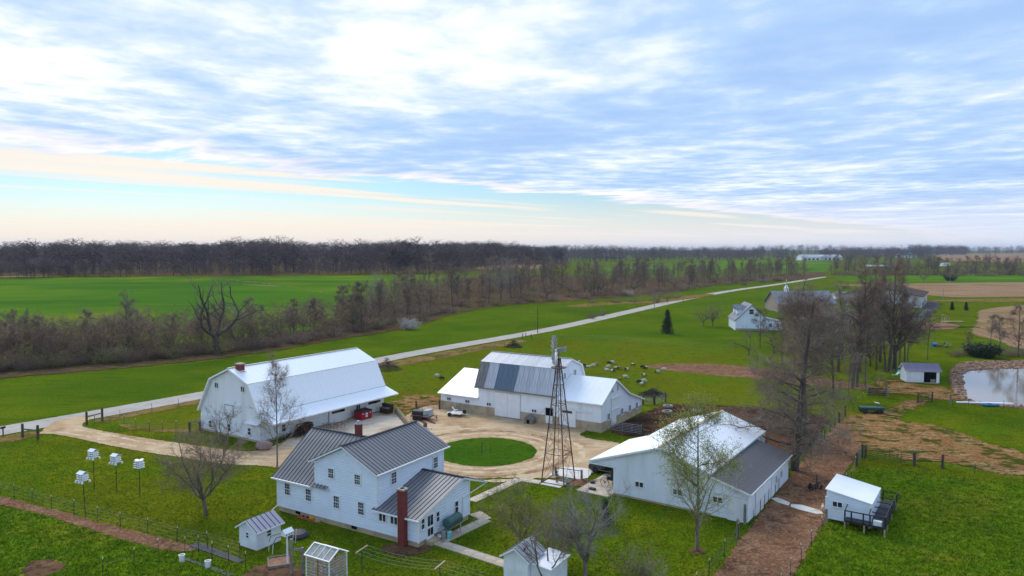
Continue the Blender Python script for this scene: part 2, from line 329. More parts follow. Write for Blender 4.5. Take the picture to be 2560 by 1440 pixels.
def axis(lo, hi, fine0, fine1, step, ratio):
    a = list(np.arange(fine0, fine1 + 1e-6, step)); s = step
    v = fine1
    while v < hi: s *= ratio; v += s; a.append(v)
    v = fine0; s = step; b = []
    while v > lo: s *= ratio; v -= s; b.append(v)
    return np.array(b[::-1] + a)
xs = axis(-9000, 9000, -160, 160, 4.0, 1.06); ys = axis(-400, 14000, 20, 560, 4.0, 1.07)
XX, YY = np.meshgrid(xs, ys); ZZ = gh(XX, YY)
nx, ny = len(xs), len(ys)
idx = np.arange(nx * ny).reshape(ny, nx)
Fq = np.stack([idx[:-1, :-1], idx[:-1, 1:], idx[1:, 1:], idx[1:, :-1]], -1).reshape(-1, 4)
o = link('ground', npmesh('ground', np.stack([XX, YY, ZZ], -1).reshape(-1, 3), Fq, 'lawn', smooth=True)); kind(o, 'structure', 'short green grass of the farm and the land around it')

def poly_sd(P, x, y):
    """signed distance (positive inside) of points to polygon P"""
    P = np.asarray(P, float); d = np.full(x.shape, 1e18); ins = np.zeros(x.shape, bool)
    n = len(P)
    for i in range(n):
        a = P[i]; b = P[(i + 1) % n]; e = b - a
        wx, wy = x - a[0], y - a[1]
        t = np.clip((wx * e[0] + wy * e[1]) / max(e @ e, 1e-12), 0, 1)
        d = np.minimum(d, (wx - e[0] * t) ** 2 + (wy - e[1] * t) ** 2)
        c = ((a[1] <= y) & (b[1] > y)) | ((b[1] <= y) & (a[1] > y))
        with np.errstate(divide='ignore', invalid='ignore'):
            xi = a[0] + (y - a[1]) / (b[1] - a[1]) * e[0]
        ins ^= c & (x < xi)
    d = np.sqrt(d); return np.where(ins, d, -d)
def smooth_poly(P, it=2):
    P = np.asarray(P, float)
    for _ in range(it):
        Q = np.roll(P, -1, 0); P = np.stack([P * .75 + Q * .25, P * .25 + Q * .75], 1).reshape(-1, 2)
    return P
def wpoly(px): return np.array([G(*p)[:2] for p in px])
NOGRASS = []
def sheet(name, P, m, lift, res, margin=1.0, label=None, sm=2, grass=False):
    P = smooth_poly(P, sm) if sm else np.asarray(P, float)
    x0, y0 = P.min(0) - margin - res; x1, y1 = P.max(0) + margin + res
    xs = np.arange(x0, x1 + res, res); ys = np.arange(y0, y1 + res, res)
    X, Y = np.meshgrid(xs, ys); SD = poly_sd(P, X.ravel(), Y.ravel()).reshape(X.shape)
    keep = SD > -margin
    idx = np.full(X.shape, -1); 
    cell = keep[:-1, :-1] | keep[1:, :-1] | keep[:-1, 1:] | keep[1:, 1:]
    use = np.zeros(X.shape, bool)
    for a in (slice(0, -1), slice(1, None)):
        for b in (slice(0, -1), slice(1, None)): use[a, b] |= cell
    idx[use] = np.arange(use.sum())
    F = np.stack([idx[:-1, :-1], idx[:-1, 1:], idx[1:, 1:], idx[1:, :-1]], -1)[cell]
    V = np.stack([X[use], Y[use], gh(X[use], Y[use]) + lift], -1)
    me = npmesh(name, V, F, m, smooth=True)
    at = me.attributes.new('sd', 'FLOAT', 'POINT'); at.data.foreach_set('value', SD[use].astype(np.float32))
    o = link(name, me); kind(o, 'structure', label)
    if not grass: NOGRASS.append(P)
    return o
def ribbon(pts, w):
    pts = [Vector(p[:2]) for p in pts]; L = []; R = []
    for i, p in enumerate(pts):
        d = (pts[min(i + 1, len(pts) - 1)] - pts[max(i - 1, 0)]).normalized(); n = Vector((-d.y, d.x))
        ww = w if isinstance(w, (int, float)) else w[i]
        L.append(p + n * ww / 2); R.append(p - n * ww / 2)
    return np.array([tuple(p) for p in L + R[::-1]])

# far fields
sheet('crop_field', wpoly([(-700, 705), (0, 696), (300, 692), (640, 692), (960, 690), (1100, 686), (1240, 690), (1100, 712), (1010, 735), (930, 780), (800, 835), (540, 860), (200, 890), (-700, 960)]), 'far_crop', 0.06, 4.0, 5, 'bright green winter crop field beyond the creek')
sheet('stubble_field', wpoly([(-500, 668), (0, 664), (190, 668), (330, 680), (200, 690), (0, 694), (-500, 700)]), 'stubble', 0.09, 4.0, 5, 'tan field strip at the edge of the wood')
for P in ([(560, 709), (640, 712.5), (706, 716), (704, 717.2), (640, 713.6), (560, 709.6)], [(560, 698.5), (700, 712), (830, 735), (828, 736), (700, 713), (560, 699.2)]):
    sheet('bare_strip', wpoly(P), 'stubble', 0.16, 1.5, 2, 'bare tan strip across the winter crop')
sheet('meadow', wpoly([(1380, 690), (1500, 668), (1640, 660), (1840, 652), (2000, 652), (2085, 655), (2070, 690), (1900, 690), (1600, 700)]), 'far_crop', 0.05, 5.0, 5, 'green meadow behind the far tree row')
sheet('crop_field', wpoly([(-900, 1100), (-300, 1090), (0, 1062), (300, 1015), (560, 972), (800, 925), (945, 890), (1150, 855), (1340, 824), (1500, 788), (1620, 760), (1480, 757), (1300, 764), (1150, 780), (1010, 828), (860, 850), (640, 890), (400, 917), (200, 934), (0, 950), (-900, 985)]), 'crop_green', 0.02, 1.0, 2, 'bright green crop strip between the road and the creek')
sheet('crop_field', wpoly([(1440, 744), (1560, 728), (1700, 714), (1900, 706), (1990, 704), (1830, 722), (1700, 745), (1600, 752), (1500, 754)]), 'crop_green', 0.03, 2.0, 3, 'green field beside the road bend under the tree row')
sheet('church_lawn', wpoly([(1320, 838), (1480, 805), (1640, 770), (1840, 728), (2000, 716), (2100, 712), (2200, 716), (2200, 820), (2120, 880), (1960, 880), (1840, 872), (1660, 858), (1500, 848), (1400, 845)]), 'crop_green', 0.03, 1.5, 3, 'bright lawn around the white house by the road')
sheet('stubble_field', wpoly([(2060, 712), (2300, 708), (2700, 704), (3100, 706), (3100, 745), (2560, 741), (2330, 745), (2290, 722), (2150, 716)]), 'stubble', 0.04, 2.5, 4, 'harvested field with pale crop rows behind the brown roof')
sheet('green_strip', wpoly([(2090, 690), (2300, 688), (2700, 682), (3100, 682), (3100, 702), (2560, 706), (2100, 707)]), 'far_crop', 0.05, 4.0, 4, 'green field strip below the far hedgerow')
sheet('stubble_field', wpoly([(2340, 634), (2560, 632), (3000, 632), (3000, 656), (2560, 656), (2420, 655), (2350, 650)]), 'stubble', 0.2, 12.0, 14, 'far brown field on the right horizon')
sheet('stubble_field', wpoly([(1180, 668), (1290, 660), (1400, 664), (1360, 676), (1200, 676)]), 'stubble', 0.2, 5.0, 6, 'tan clearing at the end of the wood')
sheet('stubble_field', wpoly([(2440, 770), (2700, 755), (2800, 860), (2560, 880), (2490, 850), (2420, 835), (2450, 800)]), 'stubble', 0.04, 1.5, 3, 'brown field corner beyond the pond')
sheet('farm_track', wpoly([(2300, 752), (2400, 748), (2700, 746), (2700, 754), (2400, 755)]), 'dead_verge', 0.06, 1.5, 2, 'tan farm track past the light pole')
sheet('woodland_floor', wpoly([(-500, 990), (0, 946), (200, 930), (400, 913), (640, 886), (860, 846), (1010, 824), (1150, 778), (1300, 760), (1460, 752), (1700, 735), (1720, 716), (1900, 704), (2040, 697), (2080, 676), (1900, 690), (1600, 695), (1380, 690), (1220, 690), (1080, 715), (990, 745), (880, 805), (640, 850), (300, 875), (-500, 915)]), 'leaf_litter', 0.1, 2.0, 4, 'brown leaf litter under the creek trees')
sheet('woodland_floor', wpoly([(-700, 690), (0, 690), (640, 690), (1240, 682), (1430, 664), (1430, 645), (1000, 640), (0, 645), (-700, 650)]), 'leaf_litter', 0.15, 8.0, 8, 'floor of the far wood')

# pasture, verges
sheet('pasture', wpoly([(930, 925), (1100, 892), (1310, 853), (1480, 850), (1660, 862), (1850, 875), (2100, 905), (2180, 960), (2090, 1030), (1900, 1020), (1660, 1008), (1560, 1000), (1420, 1010), (1090, 1010), (980, 1010), (950, 960)]), 'pasture', 0.024, 0.8, 2, 'olive green sheep pasture behind the barns', grass=True)
sheet('pasture', wpoly([(270, 1062), (330, 1045), (500, 1010), (540, 1070), (500, 1085), (400, 1080)]), 'pasture', 0.02, 0.5, 1.5, 'small fenced paddock beside the gambrel barn', grass=True)
sheet('coarse_pasture', wpoly([(-300, 1290), (0, 1262), (200, 1300), (380, 1345), (500, 1385), (640, 1425), (800, 1480), (800, 1700), (-300, 1700)]), 'coarse_grass', 0.02, 0.5, 1.2, 'rough pasture below the dirt strip')
sheet('coarse_pasture', wpoly([(1960, 1480), (2040, 1360), (2130, 1200), (2165, 1165), (2330, 1185), (2450, 1200), (2700, 1230), (3100, 1700), (1900, 1700)]), 'coarse_grass', 0.02, 0.5, 1.2, 'rough green pasture around the raised coop')
sheet('verge', ribbon([G(*p) for p in [(945, 916), (1060, 897), (1180, 873), (1310, 851)]], 6.0), 'dead_verge', 0.034, 0.6, 1.5, 'strip of dead grass along the roadside fence', grass=True)
sheet('verge', ribbon([G(*p) for p in [(100, 1082), (0, 1102), (-150, 1128)]], 4.0), 'dead_verge', 0.034, 0.5, 1.5, 'dead grass verge by the mailbox', grass=True)
sheet('verge', ribbon([G(*p) for p in [(230, 1056), (360, 1030), (508, 1002)]], 3.0), 'dead_verge', 0.034, 0.5, 1.5, 'weedy verge between road and paddock', grass=True)
sheet('verge', ribbon([G(*p) for p in [(300, 1062), (380, 1078), (500, 1076)]], 1.4), 'dead_verge', 0.036, 0.4, 1.0, 'dead grass line under the paddock fence', grass=True)
sheet('verge', ribbon([G(*p) for p in [(1420, 768), (1540, 757), (1640, 757), (1780, 735)]], 9.0), 'dead_verge', 0.07, 1.0, 3.0, 'weedy ditch beside the road', grass=True)

# roads, drives and yards
RC = [(-500, 1160), (-250, 1120), (0, 1078), (250, 1034), (508, 988), (720, 948), (940, 902), (1080, 875), (1340, 831), (1500, 796), (1640, 764.5), (1760, 738), (1840, 724.5), (1905, 716.5), (1965, 708), (2020, 699), (2064, 692)]
sheet('road', ribbon([G(*p) for p in RC], 5.9), 'road_tar', 0.045, 0.6, 1.0, 'pale grey country road running past the farm')
sheet('gravel_drive', wpoly([(90, 1086), (120, 1072), (160, 1058), (222, 1040), (228, 1050), (203, 1060), (206, 1068), (260, 1079), (360, 1096), (500, 1116), (600, 1130), (650, 1128), (700, 1110), (760, 1085), (900, 1062), (1000, 1058), (1012, 1040), (1060, 1015), (1100, 1012), (1180, 1020), (1320, 1048), (1440, 1062), (1470, 1078), (1440, 1086), (1480, 1100), (1560, 1108), (1540, 1130), (1490, 1150), (1475, 1175), (1400, 1196), (1330, 1196), (1270, 1195), (1180, 1197), (1060, 1200), (900, 1205), (690, 1166), (560, 1162), (450, 1143), (330, 1126), (210, 1100), (130, 1084)]), 'gravel', 0.05, 0.45, 1.0, 'pale gravel drive and turning yard between the barns')
sheet('drive_apron', wpoly([(100, 1080), (140, 1050), (230, 1036), (226, 1048), (190, 1056), (150, 1072), (120, 1084)]), 'gravel', 0.056, 0.4, 0.8, 'gravel apron where the drive meets the road')
sheet('concrete_yard', wpoly([(690, 1108), (800, 1070), (880, 1045), (960, 1028), (988, 1030), (1010, 1062), (1010, 1080), (940, 1095), (860, 1110), (760, 1120)]), 'concrete_yard', 0.058, 0.45, 0.8, 'worn concrete yard in front of the gambrel barn')
for k, (rad, wd) in enumerate(((7.6, .55), (9.2, .6), (10.6, .5), (12.4, .6))):
    arc = [(-3.3 + rad * math.cos(t), 90.2 + rad * .96 * math.sin(t)) for t in np.linspace(-2.6, 2.6, 40)]
    sheet('wheel_track', ribbon(arc, wd), ['track_pale', 'track_pale', 'track_dark', 'track_pale'][k], .054 + k * .002, .3, .8, ['pale wheel track closest around the round lawn', 'second pale wheel track around the round lawn', 'dark wheel track around the round lawn', 'outer pale wheel track around the round lawn'][k], sm=0)
for k, off_ in enumerate((-.9, .9)):
    pts_ = [G(*p) for p in [(150, 1076), (230, 1086), (330, 1108), (450, 1130), (560, 1145), (680, 1150)]]
    sheet('wheel_track', ribbon([Vector((p.x + off_ * .45, p.y + off_ * .9, 0)) for p in pts_], .5), 'track_pale', .0555 + k * .002, .3, .8, ['near wheel track along the drive from the road', 'far wheel track along the drive from the road'][k])
circ = [(-3.3 + 6.5 * math.cos(t), 90.2 + 6.5 * math.sin(t)) for t in np.linspace(0, 2 * math.pi, 28)[:-1]]
sheet('round_lawn', circ, 'round_grass', 0.066, 0.4, 0.8, 'round green lawn inside the gravel turning circle', grass=True)
sheet('mud_yard', wpoly([(1510, 1070), (1590, 1045), (1640, 1018), (1680, 1008), (1800, 1012), (1960, 1026), (2085, 1040), (2050, 1085), (2010, 1135), (1985, 1165), (1900, 1100), (1700, 1085), (1560, 1095)]), 'mud', 0.04, 0.6, 1.2, 'dark mud yard behind the machine shed')
sheet('dirt_lane', wpoly([(1720, 1530), (1800, 1420), (1870, 1325), (1930, 1250), (1985, 1180), (2015, 1140), (2075, 1078), (2115, 1040), (2180, 1050), (2200, 1080), (2150, 1120), (2135, 1150), (2090, 1210), (2070, 1290), (2040, 1340), (2000, 1410), (1960, 1480), (1940, 1530)]), 'dirt', 0.05, 0.45, 1.0, 'brown dirt lane beside the machine shed')
sheet('worn_track', wpoly([(2100, 1046), (2160, 1030), (2215, 1030), (2260, 1000), (2310, 1000), (2320, 1006), (2250, 1030), (2235, 1050), (2330, 1060), (2450, 1105), (2640, 1150), (2640, 1205), (2400, 1165), (2240, 1145), (2165, 1120), (2120, 1095)]), 'hay_dirt', 0.06, 0.5, 4.0, 'worn straw coloured ground in front of the gates')
sheet('worn_track', wpoly([(2180, 960), (2240, 945), (2300, 965), (2350, 965), (2400, 985), (2420, 1003), (2340, 1000), (2280, 985), (2200, 985)]), 'hay_dirt', 0.062, 0.5, 3.0, 'straw strewn ground before the pond shed')
sheet('bare_patch', wpoly([(1600, 914), (1680, 908), (1800, 910), (1900, 920), (2040, 945), (2200, 965), (2200, 978), (2020, 962), (1900, 948), (1780, 938), (1660, 926)]), 'dirt', 0.036, 0.7, 1.2, 'bare reddish patch worn into the sheep pasture')
sheet('bare_patch', wpoly([(985, 1000), (1030, 988), (1095, 985), (1100, 1015), (1040, 1025), (1000, 1035)]), 'hay_dirt', 0.045, 0.5, 1.5, 'worn orange ground at the gate between the barns')
sheet('dirt_strip', wpoly([(-200, 1208), (0, 1240), (80, 1260), (200, 1292), (300, 1320), (420, 1347), (500, 1374), (450, 1383), (330, 1358), (200, 1316), (80, 1277), (-200, 1228)]), 'dirt', 0.05, 0.4, 0.9, 'tilled dirt strip along the garden fence')
sheet('dirt_patch', wpoly([(45, 1425), (90, 1398), (150, 1402), (170, 1420), (120, 1440), (60, 1450)]), 'garden_soil', 0.05, 0.4, 1.0, 'dark scorched patch in the rough pasture')
sheet('garden_bed', wpoly([(600, 1445), (640, 1415), (700, 1405), (765, 1425), (770, 1470), (600, 1480)]), 'garden_soil', 0.05, 0.4, 1.0, 'dug garden soil beside the greenhouse')
sheet('bare_patch', wpoly([(960, 1362), (1040, 1358), (1085, 1368), (1060, 1388), (1000, 1392), (950, 1378)]), 'garden_soil', 0.044, 0.3, 0.8, 'bare soil at the foot of the brick chimney')
sheet('bare_patch', wpoly([(1320, 1205), (1380, 1200), (1430, 1195), (1480, 1200), (1480, 1225), (1440, 1215), (1380, 1215)]), 'dirt', 0.056, 0.3, 0.8, 'worn soil around the windmill feet')
sheet('bare_patch', wpoly([(1720, 1372), (1760, 1368), (1765, 1382), (1730, 1388)]), 'garden_soil', 0.044, 0.3, 0.5, 'mulched soil ring under the budding tree')
sheet('parking_lot', wpoly([(1990, 790), (2080, 778), (2150, 776), (2160, 800), (2120, 812), (2000, 812)]), 'asphalt_lot', 0.06, 1.0, 1.2, 'dark asphalt parking lot by the brick hall')
sheet('parking_lot', wpoly([(2230, 800), (2305, 790), (2305, 752), (2356, 755), (2340, 775), (2326, 796), (2250, 812)]), 'asphalt_lot', 0.06, 1.0, 1.2, 'dark asphalt drive beside the brown roofed gym')
sheet('play_area', wpoly([(2240, 812), (2300, 806), (2390, 810), (2404, 818), (2370, 825), (2290, 822), (2240, 818)]), 'wood_chips', 0.07, 0.7, 1.0, 'wood chip bed under the playground')
# ---------------------------------------------------------------- materials of built things
mat('white_paint', (0.84, 0.85, 0.86), (0.78, 0.79, 0.80), 1.2, 0.45, vary=0.02)
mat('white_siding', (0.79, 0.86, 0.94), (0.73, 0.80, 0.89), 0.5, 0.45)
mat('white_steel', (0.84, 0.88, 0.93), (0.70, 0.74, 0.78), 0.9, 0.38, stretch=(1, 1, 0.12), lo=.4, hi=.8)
mat('white_roof', (0.92, 0.93, 0.95), (0.86, 0.87, 0.89), 0.25, 0.33)
mat('barn_board', (0.83, 0.86, 0.90), (0.70, 0.72, 0.75), 0.7, 0.6)
mat('trim_white', (0.87, 0.87, 0.88), (0.82, 0.82, 0.83), 2.0, 0.45)
mat('shed_roof', (0.36, 0.335, 0.40), (0.29, 0.27, 0.33), 0.8, 0.5, vary=0.04)
mat('slate_roof', (0.205, 0.20, 0.208), (0.165, 0.162, 0.17), 0.6, 0.5, vary=0.05, spec=.3)
mat('slate_seam', (0.06, 0.059, 0.066), (0.045, 0.045, 0.05), 2.0, 0.8, spec=.1)
mat('charcoal_roof', (0.135, 0.128, 0.135), (0.10, 0.096, 0.104), 0.5, 0.7, spec=.2)
mat('plum_roof', (0.20, 0.175, 0.27), (0.15, 0.13, 0.21), 0.8, 0.4, vary=0.05)
mat('galv_light', (0.50, 0.52, 0.56), (0.34, 0.34, 0.36), 1.1, 0.4, stretch=(5, 1, 0.25), vary=0.12)
mat('galv_dark', (0.24, 0.225, 0.215), (0.13, 0.115, 0.105), 1.2, 0.6, stretch=(4, 1, 0.25), vary=0.08)
mat('slate_blue', (0.115, 0.165, 0.215), (0.085, 0.125, 0.17), 1.2, 0.5, stretch=(4, 1, 0.25), vary=0.04)
mat('concrete', (0.50, 0.395, 0.265), (0.37, 0.285, 0.185), 0.9, 0.85, bump=0.2)
mat('concrete_pale', (0.62, 0.525, 0.41), (0.46, 0.375, 0.28), 1.3, 0.85, bump=0.15, vary=0.06)
mat('slab_white', (0.70, 0.66, 0.60), (0.45, 0.37, 0.29), 0.6, 0.8, lo=0.45, hi=0.75)
mat('brick_red', (0.24, 0.045, 0.035), (0.15, 0.03, 0.026), 9.0, 0.8, bump=0.3)
mat('brick_cap', (0.42, 0.36, 0.30), None, 4.0, 0.85)
mat('glass', (0.012, 0.014, 0.018), (0.06, 0.072, 0.09), 1.3, 0.06, spec=0.6, vary=.6)
mat('dark_void', (0.008, 0.008, 0.009), None, 2.0, 0.9, spec=0.05)
mat('grey_metal', (0.38, 0.39, 0.41), (0.28, 0.28, 0.29), 3.0, 0.4, metal=0.5)
mat('pipe_grey', (0.40, 0.41, 0.43), (0.30, 0.30, 0.31), 4.0, 0.45, metal=0.3)
mat('gate_green', (0.03, 0.075, 0.055), (0.045, 0.06, 0.05), 4.0, 0.5)
mat('rust_pipe', (0.15, 0.075, 0.05), (0.09, 0.05, 0.04), 5.0, 0.7)
mat('rust_red', (0.22, 0.07, 0.055), (0.13, 0.05, 0.04), 5.0, 0.7)
mat('windmill_steel', (0.085, 0.06, 0.052), (0.13, 0.075, 0.055), 2.0, 0.65)
mat('windmill_blade', (0.50, 0.51, 0.53), (0.34, 0.34, 0.35), 3.0, 0.4, metal=0.4, vary=0.15)
mat('wood_post', (0.115, 0.085, 0.065), (0.07, 0.05, 0.04), 5.0, 0.9, bump=0.3, stretch=(2, 2, 0.4), vary=0.15)
mat('wood_grey', (0.27, 0.235, 0.19), (0.17, 0.145, 0.115), 4.0, 0.85, bump=0.2, vary=0.12)
mat('wood_new', (0.52, 0.40, 0.25), (0.40, 0.29, 0.18), 4.0, 0.75, vary=0.12)
mat('wood_dark', (0.075, 0.045, 0.034), (0.045, 0.03, 0.024), 4.0, 0.8, vary=0.15)
mat('lath_orange', (0.40, 0.20, 0.10), (0.28, 0.13, 0.07), 4.0, 0.75, vary=0.15)
mat('t_post', (0.035, 0.05, 0.04), (0.05, 0.045, 0.035), 6.0, 0.6)
mat('post_tip', (0.72, 0.72, 0.68), None, 4.0, 0.6)
mat('wire', (0.22, 0.21, 0.20), None, 6.0, 0.5, metal=0.4)
mat('cord_white', (0.36, 0.36, 0.34), None, 6.0, 0.6)
mat('black_paint', (0.018, 0.018, 0.021), (0.03, 0.03, 0.033), 3.0, 0.5)
mat('car_black', (0.010, 0.010, 0.012), None, 3.0, 0.12, spec=0.6)
mat('rubber', (0.022, 0.022, 0.023), (0.035, 0.033, 0.03), 5.0, 0.8)
mat('old_rubber', (0.32, 0.29, 0.25), (0.20, 0.17, 0.14), 3.0, 0.9)
mat('tank_green', (0.04, 0.125, 0.125), (0.055, 0.105, 0.095), 1.6, 0.45)
mat('dumpster_red', (0.36, 0.008, 0.022), (0.26, 0.008, 0.018), 1.2, 0.4)
mat('toy_orange', (0.60, 0.10, 0.03), None, 2.0, 0.5)
mat('toy_yellow', (0.78, 0.42, 0.02), None, 2.0, 0.5)
mat('blue_plastic', (0.03, 0.22, 0.52), None, 2.0, 0.35)
mat('aqua_plastic', (0.22, 0.55, 0.53), None, 2.0, 0.4)
mat('bucket_white', (0.80, 0.81, 0.82), None, 3.0, 0.45)
mat('boulder', (0.36, 0.25, 0.21), (0.24, 0.17, 0.15), 2.0, 0.9, bump=0.5)
mat('rip_stone', (0.36, 0.215, 0.135), (0.20, 0.12, 0.08), 0.8, 0.9, bump=0.4)
mat('sand', (0.33, 0.17, 0.10), (0.24, 0.115, 0.065), 3.0, 0.95)
mat('film', (0.75, 0.75, 0.78), None, 2.0, 0.15)
mat('ridge_tan', (0.55, 0.42, 0.26), (0.40, 0.30, 0.19), 0.9, 0.7)
mat('fabric_black', (0.035, 0.036, 0.04), (0.055, 0.055, 0.06), 2.0, 0.7)
mat('brown_roof', (0.10, 0.072, 0.062), (0.075, 0.055, 0.05), 1.0, 0.95, spec=.05)
mat('grey_shingle', (0.30, 0.30, 0.34), (0.22, 0.22, 0.25), 1.5, 0.9, spec=.1)
mat('tan_brick', (0.38, 0.31, 0.26), (0.28, 0.22, 0.185), 3.0, 0.85)
mat('pale_steel', (0.62, 0.60, 0.59), (0.52, 0.50, 0.49), 0.5, 0.6)
mat('green_roof', (0.05, 0.20, 0.17), None, 1.0, 0.5)
m = MT['film']; nt = m.node_tree; b_ = next(n for n in nt.nodes if n.type == 'BSDF_PRINCIPLED'); o_ = next(n for n in nt.nodes if n.type == 'OUTPUT_MATERIAL')
tr_ = nd(nt, 'ShaderNodeBsdfTransparent'); mx_ = nd(nt, 'ShaderNodeMixShader'); mx_.inputs[0].default_value = 0.25
lk(nt, tr_.outputs[0], mx_.inputs[1]); lk(nt, b_.outputs[0], mx_.inputs[2]); lk(nt, mx_.outputs[0], o_.inputs[0])

# ---------------------------------------------------------------- building helpers (local frame: x along the front, y away, z up)
ROT = {'-y': 0.0, '+x': math.pi / 2, '+y': math.pi, '-x': -math.pi / 2}
_wc = {}
def window(par, x, y, z, w, h, face='-y', style='dh', trim=0.07, proud=0.045, name='window', frame='trim_white'):
    key = (round(w, 2), round(h, 2), style, trim, frame)
    if key not in _wc:
        mb = MB(); t = trim; d = 0.055
        mb.box(-w / 2 - t, -w / 2, -d, 0.02, -h / 2 - t, h / 2 + t); mb.box(w / 2, w / 2 + t, -d, 0.02, -h / 2 - t, h / 2 + t)
        mb.box(-w / 2, w / 2, -d, 0.02, h / 2, h / 2 + t); mb.box(-w / 2 - 0.02, w / 2 + 0.02, -d - 0.03, 0.018, -h / 2 - t, -h / 2)
        panes = []
        if style == 'dh':
            mb.box(-w / 2, w / 2, -0.04, 0.0, -0.028, 0.028)
            for k in (-1, 1): mb.box(k * w / 6 - 0.011, k * w / 6 + 0.011, -0.03, 0.0, -h / 2, h / 2)
            for k in (-1, 1): mb.box(-w / 2, w / 2, -0.028, -0.002, k * h / 4 - 0.011, k * h / 4 + 0.011)
            panes = [(0, h / 4, w, h / 2), (0, -h / 4, w, h / 2)]
        elif style == 'slider':
            mb.box(-0.035, 0.035, -0.045, 0.0, -h / 2, h / 2); panes = [(-w / 4, 0, w / 2, h), (w / 4, 0, w / 2, h)]
        elif style == 'two':
            mb.box(-w / 2, w / 2, -0.045, 0.0, -0.03, 0.03); panes = [(0, h / 4, w, h / 2), (0, -h / 4, w, h / 2)]
        else: panes = [(0, 0, w, h)]
        pm = [MB().box(-pw / 2, pw / 2, -0.018, 0.015, -ph / 2, ph / 2).mesh('pane', 'glass') for _, _, pw, ph in panes]
        _wc[key] = (mb.mesh(name, frame), pm, panes)
    fm, pm, panes = _wc[key]
    off = {'-y': (0, -proud), '+x': (proud, 0), '+y': (0, proud), '-x': (-proud, 0)}[face]
    o = link(name, fm, par, (x + off[0], y + off[1], z), ROT[face])
    for me, (a, b2, _, _) in zip(pm, panes): link('pane', me, o, (a, 0, b2))
    return o
def lap(mb, face, c, s0f, s1f, z0, z1, h=0.2, out=0.03):
    """lapped boards on the wall plane at c; s0f,s1f give its extent along the wall at height z"""
    z = z0
    def P(s, o, z): return {'-y': (s, c - o, z), '+x': (c + o, s, z), '-x': (c - o, s, z), '+y': (s, c + o, z)}[face]
    while z < z1 - 0.02:
        zt = min(z + h, z1)
        a0, a1, b0, b1 = s0f(z), s1f(z), s0f(zt), s1f(zt)
        if a1 - a0 > 0.05:
            if b1 - b0 < 0.02: b0 = b1 = (b0 + b1) / 2; b1 += 0.01
            zm_ = z + (zt - z) * .62; m0, m1 = a0 + (b0 - a0) * .62, a1 + (b1 - a1) * .62
            mb.add([P(a0, out, z), P(a1, out, z), P(m1, out * .92, zm_), P(m0, out * .92, zm_), P(b1, 0.002, zt), P(b0, 0.002, zt), P(a0, 0.0, z), P(a1, 0.0, z)], [(0, 1, 2, 3), (3, 2, 4, 5), (6, 7, 1, 0)])
        z += h
def ribs(mb, face, c, s0, s1, z0, ztop, step=0.3, w=0.035, out=0.022):
    s = s0 + step / 2
    while s < s1:
        zt = ztop(s) if callable(ztop) else ztop
        if zt > z0 + 0.1:
            if face in ('-y', '+y'):
                o = -out if face == '-y' else out; mb.add([(s - w, c, z0), (s + w, c, z0), (s, c + o, z0), (s - w, c, zt), (s + w, c, zt), (s, c + o, zt)], [(0, 2, 5, 3), (2, 1, 4, 5)])
            else:
                o = out if face == '+x' else -out; mb.add([(c, s - w, z0), (c, s + w, z0), (c + o, s, z0), (c, s - w, zt), (c, s + w, zt), (c + o, s, zt)], [(0, 2, 5, 3), (2, 1, 4, 5)])
        s += step
def lapw(par, m, *a, **k):
    mb = MB(); lap(mb, *a, **k); return mb.build('siding', m, par)
def ribw(par, m, *a, **k):
    mb = MB(); ribs(mb, *a, **k); return mb.build('siding', m, par)
def bars(par, name, m, lst):
    for p, q, w, h in lst: MB().bar(p, q, w, h).build(name, m, par)
def seam_roof(par, name, e0, e1, r0, r1, n, mats, seam=True, th=0.05, deck='trim_white', deckth=0.14):
    """roof slope: e0,e1 eave ends, r0,r1 ridge ends; n panels, each a sub-part"""
    e0, e1, r0, r1 = map(Vector, (e0, e1, r0, r1))
    nn = (e1 - e0).cross(r0 - e0).normalized(); nn = nn if nn.z > 0 else -nn
    deckb = MB().slab([e0, e1, r1, r0], deckth); part = deckb.build(name, deck, par)
    u = (e1 - e0) / n; along = u.normalized(); up = r0 - e0
    k0 = nn * 0.004
    def panel(mi):
        mb = MB(); g = along * 0.004; a = k0 + g; w = u - g * 2; top = nn * th * 0.5
        mb.slab([a + top, a + w + top, a + w + up + top, a + up + top], th * 0.5)
        if seam:
            s = along * 0.017; H = nn * (th * 0.5 + 0.035); b = a + top
            mb.add([b, b + s * 2, b + s * 2 + up, b + up, a + H, a + s * 2 + H, a + s * 2 + H + up, a + H + up], [(4, 5, 6, 7), (0, 1, 5, 4), (1, 2, 6, 5), (2, 3, 7, 6), (3, 0, 4, 7)], 1)
        else:
            for q in (0.0, 0.5):
                s = along * 0.03; b = a + w * q + top; H = nn * 0.022
                mb.add([b, b + s * 2, b + s + H, b + up, b + s * 2 + up, b + s + H + up], [(0, 2, 5, 3), (2, 1, 4, 5)], 1)
        return mb.mesh('roof_panel', mi)
    cache = {}
    for i in range(n):
        mm = mats(i) if callable(mats) else mats
        if mm not in cache: cache[mm] = panel(list(mm))
        link('roof_panel', cache[mm], part, tuple(e0 + u * i))
    return part
def strip(par, name, p, q, w, h, m): return MB().bar(p, q, w, h).build(name, m, par)

